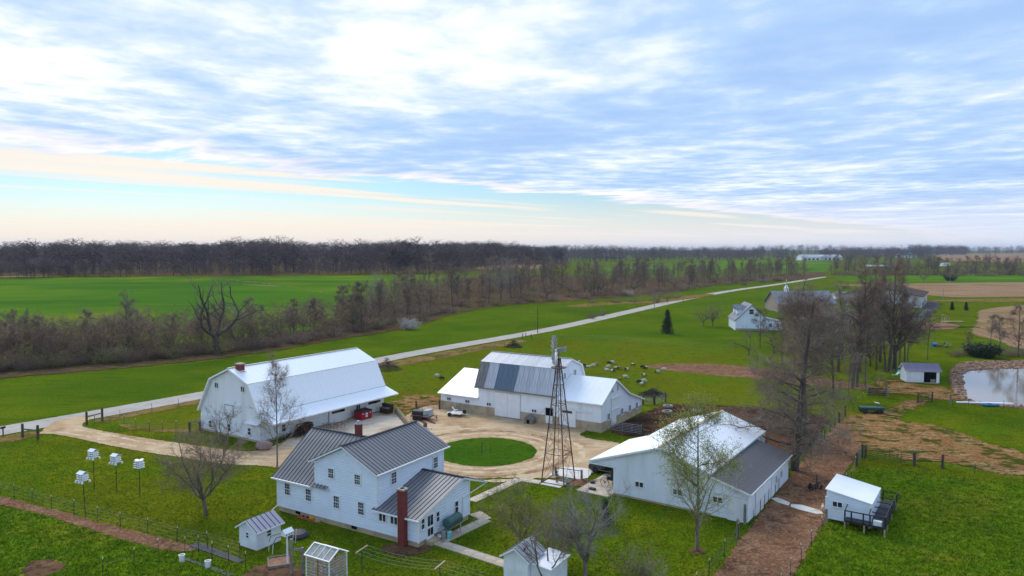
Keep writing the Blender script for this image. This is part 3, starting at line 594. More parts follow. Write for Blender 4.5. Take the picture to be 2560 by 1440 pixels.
# ---------------------------------------------------------------- farmhouse
HO = thing('farmhouse', 'white farmhouse with dark standing seam roofs and red brick chimneys', 'house', (-23.24, 69.54, 0), math.radians(-30.65))
f = MB(); f.box(0.03, 17.53, 0.03, 7.75, -0.3, 0.5); f.box(0.03, 12.85, 7.75, 9.95, -0.3, 0.5); f.build('foundation', 'concrete', HO)
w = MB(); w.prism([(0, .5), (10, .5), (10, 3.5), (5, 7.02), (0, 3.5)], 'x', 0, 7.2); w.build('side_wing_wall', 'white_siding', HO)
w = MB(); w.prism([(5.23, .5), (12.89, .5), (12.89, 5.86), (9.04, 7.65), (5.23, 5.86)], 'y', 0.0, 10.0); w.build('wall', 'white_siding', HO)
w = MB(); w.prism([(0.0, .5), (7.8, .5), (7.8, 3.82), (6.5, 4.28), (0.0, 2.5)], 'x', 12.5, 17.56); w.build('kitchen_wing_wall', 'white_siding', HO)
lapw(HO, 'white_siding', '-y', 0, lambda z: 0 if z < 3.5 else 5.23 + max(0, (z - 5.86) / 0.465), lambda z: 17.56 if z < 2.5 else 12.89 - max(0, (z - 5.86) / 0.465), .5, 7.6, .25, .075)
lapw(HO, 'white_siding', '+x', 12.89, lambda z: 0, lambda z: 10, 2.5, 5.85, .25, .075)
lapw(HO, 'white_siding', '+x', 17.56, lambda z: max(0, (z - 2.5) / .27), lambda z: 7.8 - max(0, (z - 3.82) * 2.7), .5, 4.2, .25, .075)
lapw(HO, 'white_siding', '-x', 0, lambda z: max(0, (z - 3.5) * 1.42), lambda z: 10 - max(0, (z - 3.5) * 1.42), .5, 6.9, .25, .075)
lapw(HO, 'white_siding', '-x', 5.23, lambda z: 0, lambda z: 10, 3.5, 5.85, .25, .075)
for x, y, z0, z1 in ((0, 0, .45, 3.5), (17.56, 0, .45, 2.5), (17.56, 7.8, .45, 3.8), (12.89, 0, 2.8, 5.86), (5.23, 0, 3.7, 5.86), (12.89, 10, .45, 5.86)): MB().box(x - .06, x + .095, y - .095, y + .06, z0, z1).build('corner_board', 'trim_white', HO)
SL = ('slate_roof', 'slate_seam')
seam_roof(HO, 'side_wing_roof', (-.45, -.4, 3.38), (7.0, -.4, 3.38), (-.45, 5, 7.2), (7.0, 5, 7.2), 16, SL)
seam_roof(HO, 'side_wing_roof', (-.45, 10.4, 3.38), (7.0, 10.4, 3.38), (-.45, 5.02, 7.2), (7.0, 5.02, 7.2), 16, SL)
seam_roof(HO, 'main_roof', (13.3, -.45, 5.84), (13.3, 10.6, 5.84), (9.04, -.45, 7.85), (9.04, 10.6, 7.85), 24, SL)
seam_roof(HO, 'main_roof', (4.78, -.45, 5.84), (4.78, 10.6, 5.84), (9.02, -.45, 7.85), (9.02, 10.6, 7.85), 24, SL)
seam_roof(HO, 'kitchen_roof', (12.55, -.35, 2.56), (17.9, -.35, 2.56), (12.55, 6.5, 4.45), (17.9, 6.5, 4.45), 12, SL)
seam_roof(HO, 'kitchen_roof', (12.95, 10.6, 2.95), (17.9, 10.6, 2.95), (12.95, 6.52, 4.45), (17.9, 6.52, 4.45), 11, SL)
bars(HO, 'ridge_cap', 'slate_seam', [((-.45, 5.01, 7.27), (8.2, 5.01, 7.27), .26, .07), ((9.03, -.47, 7.92), (9.03, 10.62, 7.92), .26, .07), ((12.9, 6.51, 4.52), (17.92, 6.51, 4.52), .26, .07)])
for p, q in (((-.45, -.47, 3.36), (4.9, -.47, 3.36)), ((13.36, -.45, 5.8), (13.36, 10.6, 5.8)), ((12.6, -.42, 2.52), (17.9, -.42, 2.52)), ((12.95, 10.66, 2.92), (17.9, 10.66, 2.92)), ((4.72, -.45, 5.8), (4.72, 3.0, 5.8))): MB().bar(p, q, .12, .11).build('gutter', 'trim_white', HO)
ds = MB(); ds.path([(-.02, -.42, 3.3), (-.02, -.09, 3.1), (-.02, -.09, .55), (-.35, -.5, .12)], .055)
ds.build('downspout', 'trim_white', HO)
ds = MB(); ds.path([(17.7, 10.5, 2.75), (17.72, 6.62, 2.5), (17.68, 6.6, .7)], .05); ds.build('downspout', 'trim_white', HO)
for x, z in ((1.45, 2.45), (4.34, 2.38), (7.99, 2.35), (11.05, 2.32)): window(HO, x, 0, z, .68, 1.12, trim=.09, proud=.09)
for x in (13.6, 14.93): window(HO, x, 0, 2.02, .76, .74, style='slider', trim=.09, proud=.09)
for x, z in ((7.35, 4.98), (10.65, 4.94)): window(HO, x, 0, z, .66, .86, trim=.09, proud=.09)
for y, z in ((2.2, 4.83), (8.6, 4.6)): window(HO, 12.89, y, z, .7, 1.05, '+x', trim=.09, proud=.09)
for y, z, a, b in ((.5, 2.0, .42, .9), (2.68, 1.93, .42, .88), (5.6, 1.92, .5, 1.02)): window(HO, 17.56, y, z, a, b, '+x', style='two', proud=.09)
d = MB(); d.box(17.56, 17.66, 1.05, 2.13, .35, 2.62); dr = d.build('storm_door', 'trim_white', HO)
for z0, z1 in ((1.5, 2.4), (.62, 1.28)):
    for y0, y1 in ((1.2, 1.56), (1.62, 1.98)): MB().box(17.62, 17.675, y0, y1, z0, z1).build('pane', 'glass', dr)
MB().box(17.56, 18.3, .9, 2.3, -.1, .32).build('door_step', 'concrete', HO)
for x in (2.72, 10.05): MB().box(x - .32, x + .32, .0, .06, .16, .46).build('crawl_vent', 'dark_void', HO)
MB().box(8.85, 9.25, -.1, 0.0, 6.85, 7.25).build('gable_vent', 'trim_white', HO)
c1 = MB(); c1.box(15.75, 16.42, -.62, -.04, 0, 5.0); c1 = c1.build('chimney', 'brick_red', HO); MB().box(15.69, 16.48, -.68, .02, 5.0, 5.14).build('chimney_cap', 'brick_cap', c1); MB().box(15.92, 16.25, -.48, -.18, 5.14, 5.18).build('flue', 'dark_void', c1)
c2 = MB(); c2.box(5.45, 6.0, 5.15, 5.7, 5.5, 8.25); c2 = c2.build('chimney', 'brick_red', HO); MB().lathe([(.40, 8.25), (.40, 8.33), (.2, 8.42), (.18, 8.6), (.05, 8.64)], 10, (5.725, 5.425, 0)).build('chimney_cap', 'grey_metal', c2, smooth=True)

# ---------------------------------------------------------------- gambrel barn
B1 = thing('gambrel_barn', 'long white gambrel barn with red chimney behind the farmhouse', 'barn', (-45.084, 101.087, 0), -.578)
prof = [(-.1, 2.95), (2.86, 7.80), (7.135, 9.556), (11.41, 7.80), (13.37, 3.86), (16.16, 2.94)]
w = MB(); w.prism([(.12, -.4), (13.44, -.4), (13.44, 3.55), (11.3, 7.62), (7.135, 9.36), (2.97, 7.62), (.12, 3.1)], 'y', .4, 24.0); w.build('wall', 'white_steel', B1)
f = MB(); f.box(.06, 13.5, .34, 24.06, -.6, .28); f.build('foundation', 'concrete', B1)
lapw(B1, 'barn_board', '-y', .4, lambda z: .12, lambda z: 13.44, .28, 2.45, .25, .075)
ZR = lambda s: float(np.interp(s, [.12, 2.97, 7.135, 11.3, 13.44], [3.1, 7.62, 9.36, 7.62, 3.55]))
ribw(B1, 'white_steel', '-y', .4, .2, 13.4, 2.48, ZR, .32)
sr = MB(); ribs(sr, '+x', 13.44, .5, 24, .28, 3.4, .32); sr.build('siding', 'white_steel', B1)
def rnames(i): return ['lower_roof', 'upper_roof', 'upper_roof', 'lower_roof', 'eave_roof'][i]
for i in range(5):
    a, b = prof[i], prof[i + 1]
    if i < 2: pts = ((a[0], 0, a[1]), (a[0], 24.43, a[1]), (b[0], 0, b[1]), (b[0], 24.43, b[1]))
    else: pts = ((b[0], 0, b[1]), (b[0], 24.43, b[1]), (a[0], 0, a[1]), (a[0], 24.43, a[1]))
    seam_roof(B1, rnames(i), *pts, 27, ('white_roof', 'white_roof'), seam=False, th=.03)
rc = MB()
rc.bar((7.135, -.02, 9.62), (7.135, 24.45, 9.62), .3, .06); rc.build('ridge_cap', 'grey_metal', B1)
bars(B1, 'roof_flashing', 'galv_light', [((11.44, 0, 7.83), (11.44, 24.43, 7.83), .1, .03), ((13.39, 0, 3.89), (13.39, 24.43, 3.89), .1, .03)])
for a, b in zip(prof[:-1], prof[1:]):
    bars(B1, 'fascia', 'trim_white', [((a[0], y, a[1] - .1), (b[0], y, b[1] - .1), .06, .24) for y in (-.03, 24.46)])
bars(B1, 'gutter', 'trim_white', [((16.2, -.03, 2.88), (16.2, 24.46, 2.88), .12, .14)])
for x, z in ((4.0, 6.85), (9.83, 6.92)): window(B1, x, .4, z, .74, .68, style='slider')
for x, z in ((2.45, 1.16), (6.78, 1.22), (11.15, 1.28)): window(B1, x, .4, z, .62, .9, style='two', proud=.09)
hd = MB().box(5.85, 7.72, .28, .36, 2.82, 4.42).build('hay_door', 'white_steel', B1)
for x0, x1, z0, z1 in ((5.85, 7.72, 2.82, 2.92), (5.85, 7.72, 4.32, 4.42), (5.85, 5.95, 2.92, 4.32), (7.62, 7.72, 2.92, 4.32)): MB().box(x0, x1, .25, .279, z0, z1).build('batten', 'galv_light', hd)
MB().box(5.8, 9.28, .18, .34, 4.46, 4.6).build('door_track', 'trim_white', B1)
MB().slab([(10.75, -.25, 2.5), (13.5, -.25, 2.5), (13.5, .38, 2.75), (10.75, .38, 2.75)], .08).build('pent_roof', 'trim_white', B1)
window(B1, 13.44, 4.1, 1.3, .6, .95, '+x', style='two')
for y0, y1 in ((12.35, 15.9), (19.9, 23.6)):
    p = MB().box(13.46, 13.55, y0, y1, .1, 2.35).build('sliding_door', 'white_paint', B1)
    MB().box(13.55, 13.57, y0 + .5, y1 - .5, 1.5, 1.88).build('window_band', 'glass', p)
p = MB().box(13.46, 13.53, 17.75, 18.75, .1, 2.2).build('door', 'white_paint', B1)
for y0, y1 in ((17.88, 18.2), (18.3, 18.62)): MB().box(13.53, 13.545, y0, y1, 1.05, 1.85).build('pane', 'glass', p)
MB().box(13.46, 13.58, 12.2, 12.32, -.1, 2.6).build('wall_post', 'galv_light', B1)
ch = MB().box(7.5, 8.45, .95, 1.75, 8.4, 10.02).build('chimney', 'brick_red', B1); MB().box(7.42, 8.53, .87, 1.83, 10.02, 10.2).build('chimney_cap', 'brick_cap', ch); MB().box(7.36, 8.6, .8, 1.9, 9.12, 9.2).build('flashing', 'trim_white', ch)

# ---------------------------------------------------------------- sheep barn (three blocks in a row)
B2 = thing('sheep_barn', 'white barn with weathered grey gambrel centre and lower white roofed wings', 'barn', (-11.56, 114.62, 0), -.56)
f = MB(); f.box(-.05, 28.55, -.06, 9.0, -.6, 1.4); f.box(21.2, 28.55, 9.0, 15.2, -.6, 1.2); f.box(-.05, 7.4, 9.0, 14, -.6, 1.4); f.build('foundation', 'concrete', B2)
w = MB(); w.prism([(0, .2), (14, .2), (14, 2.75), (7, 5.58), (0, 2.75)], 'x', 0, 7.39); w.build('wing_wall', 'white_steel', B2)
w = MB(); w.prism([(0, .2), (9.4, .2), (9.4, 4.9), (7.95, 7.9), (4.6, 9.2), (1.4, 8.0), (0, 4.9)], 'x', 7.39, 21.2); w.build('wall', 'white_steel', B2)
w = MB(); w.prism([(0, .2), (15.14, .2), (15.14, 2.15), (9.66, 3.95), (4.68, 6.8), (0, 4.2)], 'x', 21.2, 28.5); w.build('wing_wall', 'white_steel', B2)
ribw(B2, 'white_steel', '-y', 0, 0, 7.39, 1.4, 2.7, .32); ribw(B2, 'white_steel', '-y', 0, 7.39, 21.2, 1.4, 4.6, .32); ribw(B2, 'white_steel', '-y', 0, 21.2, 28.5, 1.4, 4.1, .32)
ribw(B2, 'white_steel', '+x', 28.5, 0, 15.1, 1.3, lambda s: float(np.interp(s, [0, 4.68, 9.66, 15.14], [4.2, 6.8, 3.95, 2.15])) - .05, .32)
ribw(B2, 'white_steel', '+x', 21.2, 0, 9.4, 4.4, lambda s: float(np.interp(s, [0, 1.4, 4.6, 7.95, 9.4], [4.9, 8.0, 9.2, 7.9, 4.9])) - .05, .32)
WR = ('white_roof', 'white_roof')
seam_roof(B2, 'wing_roof', (-.4, -.4, 2.7), (7.5, -.4, 2.7), (-.4, 7, 5.72), (7.5, 7, 5.72), 8, WR, seam=False, th=.03)
seam_roof(B2, 'wing_roof', (-.4, 14.4, 2.7), (7.5, 14.4, 2.7), (-.4, 7.02, 5.72), (7.5, 7.02, 5.72), 8, WR, seam=False, th=.03)
def gcol(i): return ('galv_dark', 'galv_dark') if i < 2 else (('galv_light', 'galv_light') if i < 4 else (('slate_blue', 'slate_blue') if i < 8 else ('galv_light', 'galv_light')))
seam_roof(B2, 'lower_roof', (6.95, -.4, 4.45), (21.5, -.4, 4.45), (6.95, 1.34, 8.18), (21.5, 1.34, 8.18), 16, gcol, seam=False, deck='galv_dark', deckth=.16)
seam_roof(B2, 'upper_roof', (6.95, 1.3, 8.2), (21.5, 1.3, 8.2), (6.95, 4.6, 9.36), (21.5, 4.6, 9.36), 16, ('galv_light', 'galv_light'), seam=False, deck='galv_dark')
seam_roof(B2, 'upper_roof', (6.95, 8.05, 8.1), (21.5, 8.05, 8.1), (6.95, 4.62, 9.36), (21.5, 4.62, 9.36), 16, ('galv_light', 'galv_light'), seam=False, deck='trim_white')
seam_roof(B2, 'lower_roof', (6.95, 9.75, 4.6), (21.5, 9.75, 4.6), (6.95, 8.07, 8.1), (21.5, 8.07, 8.1), 16, ('galv_light', 'galv_light'), seam=False, deck='trim_white')
seam_roof(B2, 'wing_roof', (21.25, -.4, 4.1), (28.8, -.4, 4.1), (21.25, 4.68, 6.95), (28.8, 4.68, 6.95), 8, WR, seam=False, th=.03)
seam_roof(B2, 'wing_roof', (21.25, 9.66, 4.1), (28.8, 9.66, 4.1), (21.25, 4.7, 6.95), (28.8, 4.7, 6.95), 8, WR, seam=False, th=.03)
seam_roof(B2, 'wing_roof', (21.25, 15.62, 2.15), (28.8, 15.62, 2.15), (21.25, 9.66, 4.1), (28.8, 9.66, 4.1), 8, WR, seam=False, th=.03)
rc = MB(); rc.bar((6.9, 4.61, 9.42), (21.55, 4.61, 9.42), .3, .06); rc.build('ridge_cap', 'brick_cap', B2)
for a, b in (((-.4, 4.45), (1.34, 8.18)), ((1.34, 8.18), (4.6, 9.36)), ((4.6, 9.36), (8.05, 8.1)), ((8.05, 8.1), (9.75, 4.6))): bars(B2, 'fascia', 'trim_white', [((21.53, a[0], a[1] - .1), (21.53, b[0], b[1] - .1), .06, .22)])
for a, b in (((-.4, 4.1), (4.68, 6.95)), ((4.68, 6.95), (9.66, 4.1)), ((9.66, 4.1), (15.62, 2.15))): bars(B2, 'fascia', 'trim_white', [((28.83, a[0], a[1] - .1), (28.83, b[0], b[1] - .1), .06, .22)])
bars(B2, 'fascia', 'trim_white', [((-.4, -.43, 2.64), (7.4, -.43, 2.64), .08, .14), ((21.3, -.43, 4.03), (28.85, -.43, 4.03), .08, .14)])
fs = MB().bar((6.9, -.45, 4.36), (21.3, -.45, 4.36), .14, .16).build('gutter', 'wood_grey', B2)
for x, z in ((1.7, 1.86), (5.33, 1.84), (9.45, 1.86), (17.58, 1.82)): window(B2, x, 0, z, .74, .42, style='slider', proud=.06)
for x0, x1 in ((10.6, 12.86), (12.9, 15.16)): MB().box(x0, x1, -.16, -.08, .3, 3.95).build('barn_door', 'white_paint', B2)
MB().box(10.4, 15.4, -.9, -.06, -.1, .12).build('door_sill', 'concrete', B2)
MB().box(19.58, 20.75, -.075, -.02, .3, 2.55).build('doorway', 'dark_void', B2)
MB().box(19.6, 20.73, -.14, -.08, .3, 1.42).build('half_door', 'white_paint', B2)
fl = MB().box(18.5, 19.52, -.15, -.08, 1.46, 2.5).build('half_door', 'white_paint', B2)
MB().bar((18.55, -.165, 1.52), (19.47, -.165, 2.44), .09, .03).build('brace', 'galv_light', fl)
sdr = MB().box(21.95, 24.56, -.17, -.08, .25, 2.68).build('sliding_door', 'white_paint', B2)
MB().box(22.4, 24.0, -.185, -.171, 2.2, 2.55).build('window_band', 'glass', sdr)
MB().box(21.8, 27.2, -.24, -.12, 2.7, 2.84).build('door_track', 'trim_white', B2)
for y, z in ((2.4, 1.83), (7.24, 1.66), (10.2, 1.6), (13.0, 1.48)): window(B2, 28.5, y, z, .72, .92, '+x', style='slider', proud=.06)
for y in (3.77, 5.6): window(B2, 28.5, y, 5.5, .42, .74, '+x', style='two')
for z0, z1 in ((.35, 2.5), (2.66, 4.1)): MB().box(28.54, 28.6, 3.4, 5.1, z0, z1).build('side_door', 'white_paint', B2)
for z, y1 in ((4.16, 6.5), (2.52, 6.4)): MB().box(28.54, 28.68, 3.3, y1, z, z + .13).build('door_track', 'trim_white', B2)
for y in (2.72, 6.1): window(B2, 21.2, y, 7.0, .6, .8, '+x', style='dh')

# ---------------------------------------------------------------- machine shed with open bay and dark lean-to
MS = thing('machine_shed', 'white machine shed with open corner bay and charcoal lean-to roof', 'shed', (10.56, 74.28, 0), -.6)
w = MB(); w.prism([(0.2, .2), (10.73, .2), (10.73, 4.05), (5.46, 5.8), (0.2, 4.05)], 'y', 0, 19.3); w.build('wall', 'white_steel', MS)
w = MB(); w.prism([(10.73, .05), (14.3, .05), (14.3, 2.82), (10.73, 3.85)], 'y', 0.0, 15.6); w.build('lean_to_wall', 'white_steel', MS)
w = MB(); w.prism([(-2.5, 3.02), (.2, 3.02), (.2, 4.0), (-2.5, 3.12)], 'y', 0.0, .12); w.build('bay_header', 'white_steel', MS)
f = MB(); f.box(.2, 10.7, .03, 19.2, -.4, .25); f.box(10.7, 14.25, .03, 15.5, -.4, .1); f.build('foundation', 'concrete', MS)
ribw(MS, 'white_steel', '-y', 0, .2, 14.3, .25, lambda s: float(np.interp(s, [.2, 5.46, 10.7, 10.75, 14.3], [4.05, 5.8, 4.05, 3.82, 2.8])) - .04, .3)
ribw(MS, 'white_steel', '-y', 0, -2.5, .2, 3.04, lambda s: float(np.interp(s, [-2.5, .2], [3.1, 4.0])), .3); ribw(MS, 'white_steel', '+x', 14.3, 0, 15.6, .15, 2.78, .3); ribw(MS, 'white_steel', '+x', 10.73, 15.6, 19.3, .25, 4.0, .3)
for y in (5.0, 9.8): MB().bar((-2.35, y, -.1), (-2.35, y, 3.15), .15).build('bay_post', 'wood_grey', MS)
MB().box(-3.6, .15, -1.15, 9.9, -.05, .09).build('bay_floor', 'concrete_pale', MS)
seam_roof(MS, 'roof', (-.05, -.3, 4.14), (-.05, 19.57, 4.14), (5.46, -.3, 5.95), (5.46, 19.57, 5.95), 22, WR, seam=False, th=.03)
seam_roof(MS, 'roof', (10.75, -.3, 4.16), (10.75, 19.57, 4.16), (5.48, -.3, 5.95), (5.48, 19.57, 5.95), 22, WR, seam=False, th=.03)
seam_roof(MS, 'bay_roof', (-2.6, -.3, 3.27), (-2.6, 9.95, 3.27), (-.05, -.3, 4.14), (-.05, 9.95, 4.14), 11, WR, seam=False, th=.03)
seam_roof(MS, 'lean_to_roof', (14.62, -.3, 2.88), (14.62, 15.8, 2.88), (10.7, -.3, 3.98), (10.7, 15.8, 3.98), 18, ('charcoal_roof', 'charcoal_roof'), seam=False, th=.03)
rc = MB().bar((5.47, -.32, 6.01), (5.47, 19.6, 6.01), .34, .06).build('ridge_vent', 'ridge_tan', MS)
bars(MS, 'fascia', 'trim_white', [((-2.6, -.33, 3.2), (5.46, -.33, 5.86), .06, .18), ((5.46, -.33, 5.86), (10.75, -.33, 4.08), .06, .18), ((10.7, -.33, 3.9), (14.62, -.33, 2.8), .06, .18), ((14.66, -.33, 2.8), (14.66, 15.8, 2.8), .08, .14), ((-2.6, -.36, 3.05), (.5, -.36, 3.05), .1, .12)])
for x, z in ((3.2, 1.65), (7.3, 1.65), (11.4, 1.7)): window(MS, x, 0, z, .86, .5, style='slider')
MB().box(12.4, 14.15, -.12, -.04, .0, 2.32).build('sliding_door', 'white_paint', MS); MB().box(11.2, 14.25, -.18, -.05, 2.36, 2.5).build('door_track', 'trim_white', MS)
MB().box(14.34, 14.42, 2.3, 5.0, .0, 2.2).build('sliding_door', 'white_paint', MS)
for y0, y1 in ((2.1, 7.4), (12.8, 15.6)): MB().box(14.34, 14.48, y0, y1, 2.24, 2.38).build('door_track', 'trim_white', MS)
MB().box(14.34, 14.4, 8.2, 9.1, .1, 2.1).build('door', 'white_paint', MS)
for y in (10.1, 12.2): window(MS, 14.3, y, 1.5, .72, .74, '+x', style='slider')
# ---------------------------------------------------------------- small buildings
YB = -0.57
def T(o, x, y, z=0.0):
    """local point of a thing to world"""
    c, s = math.cos(o.rotation_euler[2]), math.sin(o.rotation_euler[2]); return Vector((o.location[0] + x * c - y * s, o.location[1] + x * s + y * c, o.location[2] + z))
SH = thing('storage_shed', 'small white shed with grey metal roof on the lawn beside the farmhouse', 'shed', (-23.89, 61.07, 0), -.55)
MB().prism([(0, .08), (2.3, .08), (2.3, 1.82), (1.15, 2.4), (0, 1.82)], 'y', 0, 2.59).build('wall', 'barn_board', SH); MB().box(.04, 2.26, .04, 2.55, -.1, .1).build('base', 'wood_grey', SH)
seam_roof(SH, 'roof', (2.56, -.2, 1.72), (2.56, 2.8, 1.72), (1.15, -.2, 2.55), (1.15, 2.8, 2.55), 6, ('shed_roof', 'slate_seam'), deckth=.08)
seam_roof(SH, 'roof', (-.26, -.2, 1.72), (-.26, 2.8, 1.72), (1.14, -.2, 2.55), (1.14, 2.8, 2.55), 6, ('shed_roof', 'slate_seam'), deckth=.08)
window(SH, 1.14, 0, 1.22, .3, .44, style='two', trim=.04, proud=.01); window(SH, 2.3, 1.28, 1.2, .42, .5, '+x', style='two', trim=.05, proud=.01)
bars(SH, 'fascia', 'trim_white', [((-.26, -.22, 1.68), (1.15, -.22, 2.5), .04, .12), ((1.15, -.22, 2.5), (2.56, -.22, 1.68), .04, .12), ((2.6, -.2, 1.67), (2.6, 2.8, 1.67), .05, .1)])

GH = thing('greenhouse', 'tiny greenhouse of film and wood lath with white roof trim', 'greenhouse', (-16.19, 54.78, 0), math.radians(-29.7))
gw, gd = 2.42, 1.93
for x in (0, gw / 2, gw):
    for y in (0, gd): MB().box(x - .04, x + .04, y - .04, y + .04, 0, 2.0).build('post', 'trim_white' if x != gw / 2 else 'lath_orange', GH)
for k in range(8):
    z = .2 + k * .24
    bars(GH, 'lath', 'lath_orange', [((.05, 0, z), (gw - .05, 0, z), .03, .04), ((.05, gd, z), (gw - .05, gd, z), .03, .04), ((gw, .05, z), (gw, gd - .05, z), .03, .04), ((0, .05, z), (0, gd - .05, z), .03, .04)])
for y0, y1, z0, z1 in ((-.12, gd / 2, 1.96, 2.56), (gd / 2, gd + .12, 2.56, 1.96)):
    rp = MB().slab([(-.1, y0, z0), (gw + .1, y0, z0), (gw + .1, y1, z1), (-.1, y1, z1)], .015).build('roof_film', 'film', GH)
    bars(GH, 'roof_bar', 'trim_white', [((x, y0, z0 + .03), (x, y1, z1 + .03), .1 if x in (-.1, gw + .1) else .035, .05) for x in (-.1, gw * .25, gw * .5, gw * .75, gw + .1)])
    bars(GH, 'roof_bar', 'trim_white', [((-.12, (y0 if z0 < z1 else y1), 2.0), (gw + .12, (y0 if z0 < z1 else y1), 2.0), .1, .06)])
MB().bar((-.12, gd / 2, 2.6), (gw + .12, gd / 2, 2.6), .12, .05).build('ridge', 'trim_white', GH)
for a in ([(0, .03, .1), (gw, .03, .1), (gw, .03, 1.98), (0, .03, 1.98)], [(gw - .03, 0, .1), (gw - .03, gd, .1), (gw - .03, gd, 1.98), (gw - .03, 0, 1.98)]): MB().slab(a, .006).build('wall_film', 'film', GH)
MB().box(.15, gw - .2, .55, 1.0, .68, .73).build('shelf', 'wood_grey', GH)
rnd = random.Random(4)
for k in range(10):
    mm = ['bucket_white', 'toy_orange', 'rust_red', 'fabric_black', 'blue_plastic'][k % 5]
    x, y = .25 + (k % 5) * .42, .75 if k < 5 else 1.35; z = .73 if k < 5 else 0
    tag(MB().lathe([(.07, 0), (.1, .2), (.1, .22), (.04, .22)], 8).build('plant_pot', mm, None, T(GH, x, y, z)), ['white', 'orange', 'rusty red', 'black', 'blue'][k % 5] + (' plant pot on the greenhouse shelf' if k < 5 else ' plant pot on the greenhouse floor'), 'plant pot', 'pots in the greenhouse')

OH = thing('outhouse', 'small weathered white outhouse with grey roof and low white annex at the bottom edge', 'outhouse', (-.63, 52.59, 0), -.55)
MB().prism([(0, 0), (2.1, 0), (2.1, 2.95), (1.05, 3.55), (0, 2.95)], 'y', 0, 2.3).build('wall', 'barn_board', OH)
ribw(OH, 'barn_board', '-y', 0, 0, 2.1, .05, 2.9, .2, .02, .02)
seam_roof(OH, 'roof', (2.35, -.2, 2.86), (2.35, 2.5, 2.86), (1.05, -.2, 3.72), (1.05, 2.5, 3.72), 5, ('galv_light', 'galv_dark'), deckth=.06)
seam_roof(OH, 'roof', (-.25, -.2, 2.86), (-.25, 2.5, 2.86), (1.04, -.2, 3.72), (1.04, 2.5, 3.72), 5, ('galv_light', 'galv_dark'), deckth=.06)
bars(OH, 'fascia', 'trim_white', [((-.25, -.23, 2.82), (1.05, -.23, 3.67), .04, .12), ((1.05, -.23, 3.67), (2.35, -.23, 2.82), .04, .12)])
MB().box(2.12, 3.75, .45, 3.2, 0, 2.5).build('annex_wall', 'barn_board', OH); MB().slab([(2.05, .25, 2.72), (3.95, .25, 2.58), (3.95, 3.4, 2.58), (2.05, 3.4, 2.72)], .1).build('annex_roof', 'white_roof', OH)
MB().lathe([(.06, 3.1), (.06, 3.55), (.09, 3.56), (.09, 3.62)], 8, (1.55, .5, 0)).build('vent_pipe', 'black_paint', OH)

CP = thing('chicken_coop', 'raised white coop with single slope roof and black fenced decks', 'coop', (30.06, 66.82, 0), -.61)
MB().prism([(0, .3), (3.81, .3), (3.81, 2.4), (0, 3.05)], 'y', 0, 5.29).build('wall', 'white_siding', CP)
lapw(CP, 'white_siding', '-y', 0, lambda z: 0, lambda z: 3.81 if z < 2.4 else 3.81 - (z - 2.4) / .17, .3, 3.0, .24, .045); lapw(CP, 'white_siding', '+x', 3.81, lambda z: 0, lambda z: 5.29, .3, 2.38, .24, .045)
MB().slab([(-.12, -.12, 3.16), (3.95, -.12, 2.47), (3.95, 5.42, 2.47), (-.12, 5.42, 3.16)], .09).build('roof', 'white_roof', CP)
for x, y in ((0, 0), (3.81, 0), (3.81, 5.29)): MB().box(x - .095, x + .095, y - .095, y + .095, .28, 2.4).build('corner_board', 'trim_white', CP)
window(CP, .98, 0, 1.83, .8, .46, style='slider', proud=.09)
for x in (.1, 1.9, 3.7):
    for y in (.1, 5.1): MB().box(x - .08, x + .08, y - .08, y + .08, -.1, .3).build('pier', 'concrete', CP)
MB().box(1.8, 5.2, -1.3, -.06, .74, .82).build('deck', 'fabric_black', CP); MB().box(3.9, 5.2, -.055, 6.9, .74, .82).build('deck', 'fabric_black', CP)
for x, y in ((1.86, -1.3), (3.49, -1.3), (5.15, -1.25), (5.15, .4), (5.15, 3.4), (5.15, 6.8)): MB().box(x - .06, x + .06, y - .06, y + .06, -.1, .74).build('deck_leg', 'wood_new', CP)
for p, q in (((1.85, -1.28, 1.8), (5.18, -1.28, 1.8)), ((1.85, -1.28, .88), (5.18, -1.28, .88)), ((5.18, -1.28, 1.8), (5.18, 6.9, 1.8)), ((5.18, -1.28, .9), (5.18, 6.9, .9)), ((1.85, -1.28, 1.8), (1.85, -.05, 2.0)), ((3.85, -1.28, 1.8), (3.85, -.05, 2.0))): MB().bar(p, q, .07, .09).build('rail', 'black_paint', CP)
for y in (-.1, 1.5, 3.1, 4.7, 6.85): MB().bar((3.92, y, 1.75), (5.16, y, 1.75), .07, .08).build('rail', 'black_paint', CP)
for x, y in ((1.85, -1.28), (2.4, -1.28), (3.4, -1.28), (3.95, -1.28), (5.18, -1.2), (5.18, 1.5), (5.18, 3.1), (5.18, 4.7), (5.18, 6.85), (3.95, 6.85)): MB().box(x - .06, x + .06, y - .06, y + .06, .82, 1.85).build('rail_post', 'black_paint', CP)
for y0, y1 in ((-1.2, 1.4), (1.5, 3.0), (3.2, 4.6)): MB().box(5.2, 5.215, y0, y1, .85, 1.5).build('side_board', 'black_paint', CP)
tag(MB().box(-.35, .35, -.22, .22, 0, .5).build('nest_box', 'bucket_white', None, T(CP, 4.55, -1.0, .82), -.61), 'white slatted box on the coop deck corner', 'box')

